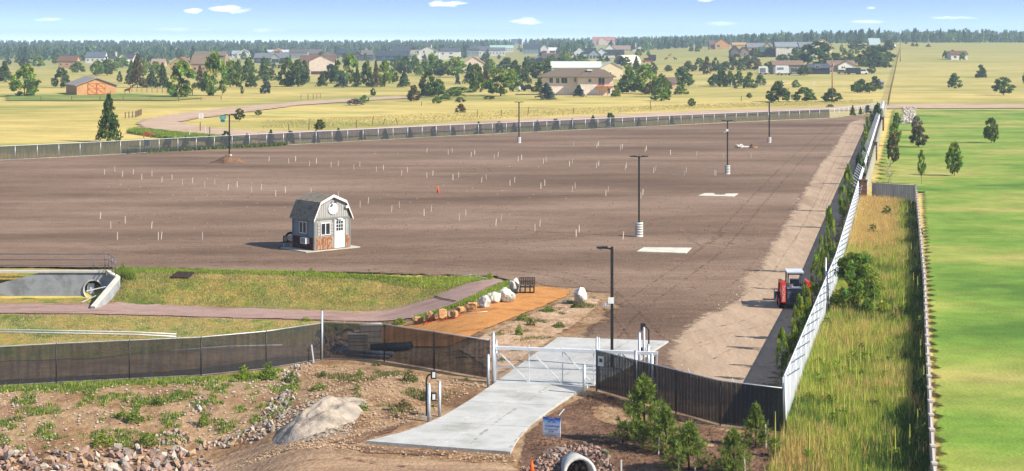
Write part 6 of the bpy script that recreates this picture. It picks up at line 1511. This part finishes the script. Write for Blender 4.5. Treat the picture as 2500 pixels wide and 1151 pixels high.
# single weed plants large enough to point at
def weed_mesh(seed):
    rng = np.random.default_rng(seed); V = []; Cc = []
    for i in range(170):
        a = rng.random()*6.283; r_ = .5 * rng.random() ** .6; z = (1 - (r_/.5)**1.6) * rng.random() ** .6 * .95; c = np.array([r_*math.cos(a), r_*math.sin(a), max(.02, z)]); q = .55 + .6*rng.random()
        for _ in range(2):
            d = rng.normal(size=3); d[2] = abs(d[2]); d /= np.linalg.norm(d); s = np.cross(d, rng.normal(size=3)); s /= np.linalg.norm(s); V += [c - s*.045, c + s*.045, c + d*.16]; Cc += [(q, q, q)]*3
    return npmesh('weed', np.array(V), np.arange(len(V)).reshape(-1, 3), np.array(Cc))
WM = [weed_mesh(i) for i in range(4)]
def weed(px, yb, wp, hp, col, label, i=0):
    p = at(px, yb); s = p.y / F; return setp(obj('weed_plant', WM[i % 4], LM[col], loc=p, rot=i*1.3, scale=(wp*s, wp*s*.8, hp*s*1.05)), label, 'weed')
for i, (px, yb, wp, hp, col, lb) in enumerate([
    (655,927,48,44,'mid','largest leafy weed at the fence foot, left of the stones'), (595,925,44,34,'bright','yellow-green weed left of the largest leafy weed at the fence'), (712,932,46,26,'pine','dark leafy weed right of the largest one at the fence'),
    (778,952,42,20,'mid','green weed above the grey gravel heap'), (790,920,26,14,'olive','small weed on top of the dirt mound near the fence'), (878,920,24,20,'mid','green weed high on the dirt mound'),
    (872,952,20,18,'mid','upright weed low on the dirt mound'), (888,1002,26,24,'mid','green weed right of the grey gravel heap'), (1000,932,46,30,'olive','straw coloured bushy weed on the mound behind the keypad stand'),
    (1035,978,28,26,'olive','dull weed just left of the upper keypad post'), (985,995,40,20,'brown','brownish weed between gravel heap and keypad stand'),
    (1267,820,26,34,'mid','tall leafy weed on the sandy mound behind the gate'), (1278,785,42,20,'mid','green spreading weed on the sandy mound, nearest the orange gravel'), (1338,762,42,16,'mid','flat green weed at the edge of the orange gravel'),
    (1296,797,28,18,'olive','olive weed beside the tall leafy weed'), (1408,752,34,18,'olive','olive weed in front of the lone white boulder'), (1365,800,44,14,'pine','low dark weed on the right of the sandy mound'),
    (330,1030,46,34,'mid','broad weed in the left part of the weedy bank'), (300,1020,30,22,'mid','weed left of the broad one on the weedy bank'), (385,990,24,20,'pine','dark weed in the centre left of the weedy bank'),
    (497,1040,30,44,'mid','tall narrow weed below the middle stone patch'), (360,1085,60,30,'mid','wide weed clump just above the bottom left riprap'), (250,1088,50,32,'bright','yellow-green clump at the left edge above the riprap'),
    (2225,560,36,40,'pine','dark weed clump at the far right side of the grassy strip, beside the garden fence'), (2235,690,40,60,'dark','dark weed clump against the garden fence, level with the big leafy bush'), (2243,830,44,60,'pine','dark weed clump against the garden fence, level with the nearest young tree'), (2246,980,52,80,'dark','tall dark weed clump against the garden fence, level with the white corner post'), (2255,1110,56,80,'pine','dark weed clump against the garden fence at the bottom edge'), (2010,960,50,40,'olive','olive weed clump close to the white fence foot, below the pale stones'), (2180,800,50,34,'pine','dark low clump in the middle of the grassy strip below the big bush'), (2170,905,60,36,'brown','brownish clump in the middle of the grassy strip'),
    (1482,1112,18,16,'mid','small weed at the right edge of the pipe riprap'), (745,785,40,10,'lime','low yellowish weed on the basin floor behind the fence'), (975,793,46,18,'lime','yellow-green weeds behind the fence at the left end of the boulder row'),
    (760,668,20,14,'lime','yellow flowering weed on the edge of the dirt lot, below the booth'), (1195,680,26,16,'lime','yellow flowering weed at the tip of the basin slope'), (300,672,22,30,'lime','tall yellow-green weed right of the headwall rail')]):
    weed(px, yb, wp, hp, col, lb, i)
# mullein stalks
def mull(seed):
    rng = np.random.default_rng(seed); mb = MB(); h = 1.0
    mb.tube([(0,0,0),(rng.normal()*.01,0,h*.5),(rng.normal()*.02,0,h)], [.022,.03,.012], 6)
    st = mb.me('stalk'); V = []; Cc = []
    for i in range(46):
        z = .5 * rng.random() ** 1.3; a = rng.random()*6.283; L = .26*(1 - z*1.4) + .03; c = np.array([0, 0, z]); d = np.array([math.cos(a)*L, math.sin(a)*L, L*.55]); s = np.array([-math.sin(a), math.cos(a), 0])*.045; q = .7 + .5*rng.random()
        V += [c - s*.3, c + d*.55 - s, c + d, c + d, c + d*.55 + s, c + s*.3]; Cc += [(q, q, q*.9)]*6
    return st, npmesh('stalk_leaves', np.array(V), np.arange(len(V)).reshape(-1, 3), np.array(Cc))
bu = []; br = random.Random(5); sw_ = [tuple(p) for p in swp]
while len(bu) < 34:
    px, py = br.uniform(1900, 2275), br.uniform(500, 1150); q = at(px, py)
    if inside(q.x, q.y, sw_) and all((px-a)**2 + 2*(py-b)**2 > 900 for a, b in bu): bu.append((px, py))
for i, ((px, py), lb) in enumerate(zip(bu, auto_labels(bu, [('the big leafy bush',2093,740),('the pale stones',2005,885),('the white corner post',1917,1049),('the grey cross fence',2175,492)], 'irregular leafy weed clump %s, %s'))):
    weed(px, py, br.uniform(26, 62), br.uniform(16, 40), ['mid','pine','olive','brown','bright','dark'][br.randrange(6)], lb, i)
MU = [mull(i) for i in range(3)]; m_stalk = mat('yellow_green_stalk', ['8e983a','a9ab4c'], 8, .9)
mp_ = [(2045,915),(2052,930),(2062,905),(2075,920),(2080,890),(2090,945),(2100,900),(2113,880),(2120,900),(2128,870),(2140,940),(2030,985),(2045,1000),(2060,1025),(2072,1020),(2035,1025),(2095,960),(2110,1000),(2135,960),(2160,930),(2010,900),(1998,935),
       (2110,620),(2125,640),(2140,610),(2150,650),(2160,625),(2170,600),(2180,640),(2190,620),(2130,690),(2145,700),(2160,705),(2175,690),(2190,700),(2205,660),(2215,640),(2225,620),(2120,760),(2135,770),(2205,760),(2230,700),(2240,720),(2248,880),(2255,960),(2205,990),(2220,1100),(2240,1060),(2205,560),(2215,520),(2225,510),(2195,540),(1892,1100),(1975,1130),(2185,1120)]
ML = auto_labels(mp_, [('the big leafy bush',2093,740),('the pale stones',2005,885),('the white corner post',1917,1049),('the grey cross fence',2175,492)], 'tall yellow-green mullein stalk %s, %s')
for i, (px, yb) in enumerate(mp_):
    p = at(px, yb + 18); h = rnd.uniform(1.15, 1.75) * (1.25 if i in (0, 4, 7) else 1); a, b = MU[i % 3]
    r = thing('mullein', ML[i], 'plant', p, i * 1.1, 'mullein stalks in the weedy strip')
    obj('stalk', a, m_stalk, r, scale=(1.25, 1.25, h)); obj('leaves', b, LM['mid'], r, scale=(1.5, 1.5, h*.9))
for px, yb, hp, lb in ((1998,905,30,'dark red seed stalks beside the pale stones at the white fence'), (2050,745,34,'dark red seed stalks at the foot of the big leafy bush')):
    p = at(px, yb); s = p.y / F; mb = MB(); rr = random.Random(px)
    for i in range(14): x, y = rr.uniform(-.25,.25), rr.uniform(-.25,.25); mb.tube([(x,y,0),(x*1.3,y*1.3,hp*s*rr.uniform(.7,1.1))], [.015,.035], 5)
    setp(mb.o('dock_plant', mat('dark_red_seed', ['4a2018'], 4, .9), loc=p), lb, 'plant')
# ---------------------------------------------------------------- pipe end at the bottom, headwall at the left
def pipe_end():
    p = at(1413, 1150); r = thing('culvert_pipe', 'flared concrete pipe end among the riprap at the bottom edge', 'culvert pipe', (2.38, 58.4, -.72), R(6)); n = 20; V = []; rs = [(0, .42, .34), (1.2, .42, .34)]
    out = [(.48*math.cos(math.pi*2*i/n), .48*math.sin(math.pi*2*i/n)+.46) for i in range(n)]; inn = [(.38*math.cos(math.pi*2*i/n), .38*math.sin(math.pi*2*i/n)+.46) for i in range(n)]
    v = []
    for y, k in ((-.0, 1.28), (1.6, 1.0)):
        for q in (out, inn): v += [(x*k, y - (.5*(1-z) if y == 0 else 0), z*k) for x, z in q]
    f = []
    for i in range(n):
        j = (i+1) % n; f += [(i,j,j+2*n,i+2*n), (i+n,i+3*n,j+3*n,j+n), (i,i+n,j+n,j), (i+2*n,j+2*n,j+3*n,i+3*n)]
    MB().add(v, f).o('flared_end', m_conc, r, True); MB().prism([(x*.98, z) for x, z in inn], 1.45, 1.55).o('dark_bore', m_black, r)
pipe_end()
def headwall():
    # wall face to the viewer at the left, with sloping wing running to the right and forward
    a, b = at(0, 742), at(262, 742); y0 = a.y + 2.2; z0 = -1.5
    r = thing('headwall', 'grey concrete headwall with sloping wing and round culvert', 'headwall', (0, y0, z0))
    def X(px, y=y0): return (px - 1250) / F * y
    zt = lambda py, y=y0: HC - (py - HY) / F * y - z0
    m = mat('headwall_concrete', ['85888a','96999b','777a7d'], .7, .85, .01, 6); mc = mat('pale_concrete_coping', ['b5b0a4','c4bfb3'], 2, .8)
    top = zt(666); xr = X(262)
    cx, rad = X(228), .62; cz = zt(705) - .1; n = 20
    # face built round the bore
    mb = MB(); ring = [(cx + rad*math.cos(2*math.pi*i/n), cz + rad*math.sin(2*math.pi*i/n)) for i in range(n)]; x0 = X(-60); 
    def edge(t):
        dx, dz = math.cos(t), math.sin(t); c = []
        if dx > 1e-6: c.append((xr - cx)/dx)
        if dx < -1e-6: c.append((x0 - cx)/dx)
        if dz > 1e-6: c.append((top - cz)/dz)
        if dz < -1e-6: c.append((-.3 - cz)/dz)
        k = min(c); return (cx + dx*k, cz + dz*k)
    outr = [edge(2*math.pi*i/n) for i in range(n)]
    v = [(x, 0, z) for x, z in ring] + [(x, 0, z) for x, z in outr] + [(x, .9, z) for x, z in ring]
    mb.add(v, [(i, (i+1) % n, (i+1) % n + n, i+n) for i in range(n)] + [(i, i+2*n, (i+1) % n + 2*n, (i+1) % n) for i in range(n)])
    mb.add([(x0,0,top),(xr,0,top),(xr,.3,top),(x0,.3,top)], [(0,1,2,3)]); mb.o('wall', m, r)
    MB().prism([(cx + rad*1.0*math.cos(2*math.pi*i/n), cz + rad*math.sin(2*math.pi*i/n)) for i in range(n)], .9, .95).o('dark_bore', m_black, r)
    rg = MB(); rg.tube([(cx + (rad+.03)*math.cos(2*math.pi*i/n), -.03, cz + (rad+.03)*math.sin(2*math.pi*i/n)) for i in range(n+1)], .05, 6, False).o('pipe_ring', mc, r, True)
    MB().box(cx-.42, cx+.02, .12, .2, cz-.8, cz+.42).o('trash_guard', m_pwhite, r)
    MB().box(x0, xr+.02, -.08, .32, top+.003, top+.14).o('coping', mc, r)
    # wing
    w1 = (X(285, y0-.6), -.7); w2x = X(222, y0-4.5); mb = MB()
    mb.add([(xr,0,-.3),(xr,0,top),(w1[0],w1[1],top-.25),(w1[0],w1[1],-.3),(xr+.02,.25,-.3),(xr+.02,.25,top),(w1[0]+.2,w1[1]+.1,top-.25),(w1[0]+.2,w1[1]+.1,-.3)], [(0,1,2,3),(4,5,6,7),(1,5,6,2),(2,6,7,3)])
    mb.add([(w1[0],w1[1],-.3),(w1[0],w1[1],top-.25),(w2x,-4.5,.15),(w2x,-4.5,-.3),(w1[0]+.25,w1[1],-.3),(w1[0]+.25,w1[1],top-.25),(w2x+.25,-4.5,.15),(w2x+.25,-4.5,-.3)], [(0,1,2,3),(4,5,6,7),(1,5,6,2),(2,6,7,3)])
    mb.o('wing_wall', m, r)
    MB().bar((xr,.1,top+.05),(w1[0]+.1,w1[1],top-.2),.3,.12).bar((w1[0]+.12,w1[1],top-.2),(w2x+.12,-4.5,.2),.3,.12).o('wing_coping', mc, r)
    MB().bar((X(225),-1.5,.75),(w1[0]-.3,-1.2,1.05),.05).bar((X(225),-2.5,.2),(w1[0]-.9,-2.4,.6),.05).o('guard_bar', m_pwhite, r)
    # railing: a thing of its own standing on the headwall
    g = thing('guard_railing', 'grey steel pipe guard railing on the concrete headwall', 'railing', (0, y0+.15, z0+top+.14)); m_r = mat('dull_steel_rail', ['5c5c66','70707a'], 2, .5, metal=.4)
    H = 1.05; pp = [(x0,0,0),(X(227),0,0),(X(255),0,0),(X(264),0,0),(X(283, y0-.6),-.85,-.2)]
    for z in (H, H*.64, H*.3): MB().tube([(p[0],p[1],p[2]+z) for p in pp], .028, 6).o('rail', m_r, g, True)
    for p_ in (pp[0],pp[1],pp[2],pp[3],((pp[3][0]+pp[4][0])/2,-.42,-.1),pp[4]): MB().tube([(p_[0],p_[1],p_[2]),(p_[0],p_[1],p_[2]+H)], .03, 6).o('rail_post', m_r, g, True)
headwall()
# grate on the slope, hoses, low pipe rails, pipes behind the fence
q = [at(414,682), at(459,684), at(478,669), at(432,668)]; o0 = q[0]; mb = MB(); 
gr = thing('drain_grate', 'dark square metal grate lying on the grassy slope', 'grate', o0 + Vector((0,0,.08)))
m_gr = mat('dark_rusty_grate', ['2c221e','3c302a'], 3, .8)
u1, u2 = q[1]-q[0], q[3]-q[0]
MB().add([u1*0, u1, u1+u2, u2, u1*0+Vector((0,0,.06)), u1+Vector((0,0,.06)), u1+u2+Vector((0,0,.06)), u2+Vector((0,0,.06))], [(0,1,2,3),(4,5,6,7),(0,1,5,4),(1,2,6,5),(2,3,7,6),(3,0,4,7)]).o('frame', m_gr, gr)
mb = MB()
for i in range(1, 14): mb.bar(u1*i/14 + Vector((0,0,.08)), u1*i/14 + u2 + Vector((0,0,.08)), .03)
setp(mb.o('grate_bars', m_gr, gr), kind='stuff')
def line(pts, r_, m, label, name, cat, z=.05):
    return setp(MB().tube([at(*p) + Vector((0,0,z)) for p in pts], r_, 6).o(name, m, None, True), label, cat)
line([(1128,680),(1150,676),(1160,676),(1168,682),(1185,684)], .04, m_galv, 'pale hose lying at the tip of the basin slope', 'hose', 'hose', .12)
line([(1062,727),(1080,733),(1112,739)], .03, m_bark, 'dark cable lying across the pink gravel path', 'cable', 'cable', .1)
line([(1116,771),(1135,768),(1165,767),(1190,764)], .02, m_lath, 'thin pale wire lying on the orange gravel', 'wire', 'wire', .08)
for y0_, lb in ((824, 'upper of the two long white pipes lying behind the left fence'), (830, 'lower of the two long white pipes lying behind the left fence')):
    line([(-200,y0_-12),(227,y0_-4),(330,y0_-2),(430,y0_+3)], .035, m_pwhite, lb, 'white_pipe', 'pipe', .25)
line([(415,864),(560,853),(690,850)], .035, m_pwhite, 'thin white pipe seen through the left screened fence', 'white_pipe', 'pipe', .15)
m_dp = mat('black_corrugated_pipe', ['1f2730','2c3640'], 2, .6); m_bp = mat('slate_pipe', ['59606c','6a7280'], 2, .5)
line([(905,862),(990,858),(1003,856)], .22, m_dp, 'thick black pipe behind the screened fence', 'black_pipe', 'pipe', .25)
line([(838,866),(900,869),(960,872)], .12, m_bp, 'slate grey pipe in front of the thick black one', 'grey_pipe', 'pipe', .15)
line([(845,872),(900,875),(950,877)], .08, m_bp, 'thin slate grey pipe lowest behind the screened fence', 'grey_pipe', 'pipe', .1)
def coil(px, yb, R_, label, m):
    p = at(px, yb); setp(MB().tube([(R_*math.cos(a*.5), (a-20)*.004, R_+R_*math.sin(a*.5)) for a in range(52)], .05, 6).o('hose_coil', m, None, True, loc=p), label, 'hose coil')
coil(850, 838, .38, 'upright coil of dark hose behind the screened fence', m_dp)
tp = heap(828, 855, 55, 14, mat('blue_tarp', ['26344c','30405c'], 2, .6), 'dark blue tarpaulin draped over rubble behind the fence', 'tarpaulin', 'tarpaulin', 1.0, 3)
for i, (px, yb, w_, h_, c, lb) in enumerate([(875,850,1.0,.7,'8c8078','grey crate stack behind the fence, left of the dark fence post'),(905,848,1.1,1.1,'a09488','pale tall crate behind the fence, beside the dark fence post'),(868,835,.7,.5,'b07a5c','reddish box behind the coil of dark hose')]):
    p = at(px, yb); r = thing('crate', lb, 'crate', p, R(10*i)); m = mat('crate_'+c, [c], 2, .8)
    q = MB()
    for j in range(4): q.box(-w_/2, w_/2, -.31, -.28, h_*j/4+.02, h_*(j+1)/4-.02)
    q.box(-w_/2+.02, w_/2-.02, -.28, .3, 0, h_); q.o('box_body', m, r); MB().box(-w_/2-.02, w_/2+.02, -.33, .32, h_+.003, h_+.05).o('lid', mat('crate_lid', ['c2b4a8'], 2, .8), r)
def pebbles(label, poly, n, r0, r1, m, seed, name='loose_pebbles'):
    rng = np.random.default_rng(seed); pl = [tuple(at(*p)[:2]) for p in poly]; xs = [p[0] for p in pl]; ys = [p[1] for p in pl]; V = []; Fc = []; g = 0
    base = np.array([(1,0,0),(0,1,0),(-1,0,0),(0,-1,0),(0,0,.8),(0,0,-.5)]); fb = np.array([(0,1,4),(1,2,4),(2,3,4),(3,0,4)])
    while len(V) < n and g < n * 20:
        g += 1; x, y = rng.uniform(min(xs), max(xs)), rng.uniform(min(ys), max(ys))
        if not inside(x, y, pl) or nz(x, y, .25, seed) + .5 * rng.normal() < 0: continue
        a = rng.random() * 6.28; r_ = r0 + (r1 - r0) * rng.random() ** 3; b = base * r_ * rng.uniform(.6, 1.2, (6, 3)); c = np.stack([b[:,0]*math.cos(a) - b[:,1]*math.sin(a) + x, b[:,0]*math.sin(a) + b[:,1]*math.cos(a) + y, b[:,2] + T(x, y) + .04], 1)
        Fc.append(fb + 6 * len(V)); V.append(c)
    return setp(obj(name, npmesh(name, np.concatenate(V), np.concatenate(Fc)), m), label, kind='stuff')
pebbles('small loose stones scattered over the weedy bank', [(-260,965),(227,940),(560,925),(700,905),(735,930),(720,975),(680,1030),(600,1062),(480,1085),(330,1092),(-260,1108)], 1800, .02, .08, rk[3], 21)
pebbles('clods and pebbles on the brown dirt lot', [(227,400),(1200,345),(2000,300),(1980,400),(1800,640),(1600,820),(1400,700),(1170,672),(227,650)], 7000, .03, .10, mat('soil_clods', ['55402f','7a6350'], 2, .95), 22, 'soil_clods')
pebbles('grey stones rolled down around the grey gravel heap', [(670,1050),(700,980),(760,960),(850,975),(880,1010),(850,1060),(760,1080),(690,1075)], 900, .03, .12, m_grey, 26)
pebbles('pale grit along the gravel track', [(2060,310),(2080,330),(1990,560),(1900,760),(1880,1000),(1620,880),(1790,700),(1850,640),(1950,480)], 2500, .03, .08, rk[3], 23)
pebbles('small stones and clods on the dirt around the driveway', [(740,890),(1190,940),(1040,1018),(880,1075),(640,1110),(560,1151),(1290,1151),(1260,1115),(880,1090),(760,1000)], 3500, .02, .08, rk[2], 24)
pebbles('wood mulch bits and clods under the young pines', [(1450,960),(1600,1000),(1890,1078),(1880,1160),(1300,1160),(1290,1080),(1400,985)], 3500, .02, .07, mat('mulch_bits', ['3c2a1f','6a4c38'], 2, .95), 25, 'mulch_bits')
# ---------------------------------------------------------------- meadow details: poles, posts, signs
def upole(px, yb, ytp, r_, label, lean=0, wires=False):
    p = at(px, yb); s = p.y / F; h = (yb - ytp) * s; r = thing('utility_pole', label, 'utility pole', p)
    MB().tube([(0,0,-.3),(lean,0,h)], [r_, r_*.7], 10).o('pole', mat('weathered_pole_wood', ['8a6a50','a08064'], 2, .9), r, True)
    MB().tube([(lean+.25,-.1,h-1.6),(lean+.25,-.1,h-.9)], .16, 8).o('insulator', m_galv, r); MB().bar((lean-.3,-.05,h-.5),(lean+.5,-.05,h-.5),.1).o('bracket', m_bark, r)
upole(2032, 249, 146, .2, 'tall brown wooden utility pole in the meadow at the right')
upole(2198, 150, 104, .25, 'faint far utility pole on the right hill pasture')
def ranch(label, pl, sp, h, rails, world=False, thick=.08, m=None):
    ps = march(P3(pl), sp); o0 = ps[0].copy(); r = thing('ranch_fence', label, 'fence', o0); m = m or mat('grey_fence_wood', ['6d5a48','83705c'], 2, .9)
    pm = MB().box(-thick, thick, -thick, thick, -.2, h).me('fence_post')
    for p in ps: obj('fence_post', pm, m, r, loc=p - o0, rot=rnd.uniform(-.3,.3))
    for z in rails: MB().tube([p - o0 + Vector((0,0,z)) for p in ps], .035 if thick > .06 else .015, 4).o('rail', m, r)
ranch('wire fence with wooden posts running up the right field edge', [(2168,258),(2176,215),(2184,180),(2190,150),(2196,125)], 6, 1.5, (.5,.9,1.3), thick=.11)
ranch('wood and wire fence behind the tan barn', [(322,224),(420,228),(470,232)], 3, 1.3, (.4,.8,1.2))
ranch('low post fence below the tan barn', [(100,246),(227,244),(320,246),(450,247),(540,243)], 8, 1.0, (.6,.9))
ranch('white post fence across the meadow at the right', [(1700,212),(1800,211),(1900,210),(1960,209),(2060,212)], 7, 1.5, (.8,), m=m_pwhite)
ranch('short row of posts beside the far side of the road', [(735,243),(760,242),(782,240)], 3, 1.3, (1.2,))
ranch('small post corral near the tall lone spruce', [(306,288),(318,287),(330,286),(345,280)], 1.4, 1.2, (1.0,))
for i, (px, yb, h, lx, lb) in enumerate([(754,316,1.3,.05,'short post beyond the fence left of the flat topped tree'),(870,313,1.2,0,'thin post just beyond the screened fence, left of the leaning posts'),(908,306,1.5,.3,'left of the two leaning brace posts beyond the fence'),(935,304,1.0,.45,'right of the two leaning brace posts beyond the fence'),
    (970,303,1.0,-.3,'thin leaning post right of the two brace posts'),(1288,283,1.6,.3,'leaning thin post beyond the fence right of the central light pole'),(1400,278,1.1,.1,'short thin post in the golden grass, centre right'),(1588,267,1.6,0,'upright dark post in the golden grass below the pine clump'),
    (1810,247,1.2,0,'dark short post in the meadow below the round pine row'),(1878,256,1.0,0,'short post with cap near the farthest light pole'),(1165,286,1.3,.05,'thin post beyond the fence below the ragged meadow pine'),(1224,283,1.1,0,'thin post beyond the fence left of the central light pole'),
    (1029,258,.8,0,'stubby post in the meadow left of the junipers'),(489,320,1.3,0,'first of three posts inside the road bend verge'),(501,332,1.4,0,'second and palest of three posts inside the road verge'),(512,331,1.2,0,'third of three posts inside the road verge'),(463,336,1.2,0,'pale yellow utility marker on the green verge'),(705,320,1.0,0,'short stake at the near side of the gravel road')]):
    p = at(px, yb); s = p.y/F; setp(MB().bar((0,0,-.1),(lx,0,h*1.15),.16).o('wooden_post', mat('grey_fence_wood', ['6d5a48']) if i not in (14,16) else m_lath, loc=p), lb, 'post')
def street_sign():
    p = at(544, 322); r = thing('street_sign', 'teal street name sign on a thin post at the road bend', 'street sign', p); h = 38 * p.y / F
    MB().tube([(0,0,0),(0,0,h)], .05, 6).o('sign_post', m_galv, r); tl = mat('teal_sign_face', ['2a9c94'], 1, .5)
    MB().box(-.55,.55,-.03,.03,h*.82,h).o('name_blade', tl, r); b = MB().box(-.03,.03,-.55,.55,h*.62,h*.8).o('name_blade', tl, r); b.rotation_euler = (0,0,R(50))
street_sign()
p = at(491, 299); r = thing('road_sign', 'white square road sign seen from behind inside the road bend', 'road sign', p); MB().bar((0,0,0),(0,0,1.6),.08).o('sign_post', m_galv, r); MB().box(-.45,.45,-.03,.0,.75,1.75).o('sign_face', m_white, r)
# small roofed kiosk at the left beyond the fence
p = at(358, 357); r = thing('bus_shelter', 'small shelter with brown and orange roof beyond the left back fence', 'shelter', p, R(8)); s = p.y / F
for x in (-.5, .45):
    for y in (0, .8): MB().box(x, x+.08, y, y+.08, 0, 1.6).o('shelter_post', m_pwhite, r)
MB().prism([(-.9,1.6),(.0,2.15),(1.2,1.6)], -.3, 1.2).o('roof', roofm('8a4a2c'), r); MB().box(-.4,.4,.3,.9,.0,.9).o('crate_seat', wallm('50668a'), r)
p = at(2105, 222); 
setp(MB().tube([(0,0,0),(0,0,2)], 1.2, 16).tube([(0,0,2),(0,0,2.8)], [1.2,.2], 16).o('water_tank', m_white, None, True, loc=at(2183,118)), 'small white domed tank on the right hill pasture', 'tank')
# shore line of horses on the far hillside
def horse(k, u, vb, L, c, label):
    px, py = C(k, u, vb); p = at(px, py); vs = [(0,0,1.15),(.55,0,1.2),(1.05,0,1.15),(1.35,0,1.6),(1.6,0,1.75),(1.85,0,1.55),(-.1,0,.6),(-.12,0,.35),(-.1,0,.05),(1.0,0,.6),(1.0,0,.05),(-.25,0,.8)]
    V = []; Ed = [(0,1),(1,2),(2,3),(3,4),(4,5)]; rad = [.26,.3,.27,.15,.13,.09]; legs = []
    pts = [(0,0,1.15),(.55,0,1.2),(1.05,0,1.15),(1.35,0,1.62),(1.58,0,1.78),(1.85,0,1.55)]
    for x, kk in ((0, -.12), (1.05, .06)):
        for y in (-.14, .14):
            b = len(pts); pts += [(x, y, .85), (x + kk, y, .5), (x, y, .06)]; rad += [.12, .06, .055]; Ed += [(0 if x == 0 else 2, b), (b, b+1), (b+1, b+2)]
    b = len(pts); pts += [(-.3,0,.95), (-.33,0,.6)]; rad += [.05,.05]; Ed += [(0, b), (b, b+1)]
    me = bpy.data.meshes.new('horse'); me.from_pydata(pts, Ed, []); o = obj('horse', me, mat('coat_'+c, [c], 2, .8), loc=p, rot=(0,0,L)); o.scale = (1.15,)*3
    sk_ = o.modifiers.new('skin', 'SKIN'); 
    for i, v in enumerate(me.skin_vertices[0].data if me.skin_vertices else []): v.radius = (rad[i], rad[i])
    if not me.skin_vertices:
        bm = bmesh.new(); bm.from_mesh(me); ly = bm.verts.layers.skin.verify(); bm.verts.ensure_lookup_table()
        for i, v in enumerate(bm.verts): v[ly].radius = (rad[i], rad[i]); v[ly].use_root = i == 1
        bm.to_mesh(me); bm.free()
    o.modifiers.new('sub', 'SUBSURF').levels = 1; setp(o, label, 'horse')
horse(3, 1832, 432, .3, '3a241a', 'dark horse leftmost in the far hillside paddock'); horse(3, 1965, 432, 2.6, '2c2420', 'dark horse standing in the middle of the hillside paddock'); horse(3, 1875, 388, .1, '8a3c22', 'reddish horse higher up the hillside paddock')
px, py = C(1, 385, 832); horse(1, 385, 832, .2, '5c2a20', 'reddish brown horse in front of the tan barn'); 
# haze
hz = MB().box(-2700, 2700, -60, 3900, -9, 42).o('haze', None); m, t = new_mat('haze_air'); t.nodes.remove(t.nodes['Principled BSDF'])
pv = t.nodes.new('ShaderNodeVolumePrincipled'); pv.inputs['Color'].default_value = (.72, .88, 1, 1); pv.inputs['Density'].default_value = HAZE; pv.inputs['Anisotropy'].default_value = .3
t.links.new(pv.outputs[0], t.nodes['Material Output'].inputs['Volume']); hz.data.materials.append(m); setp(hz, kind='stuff')
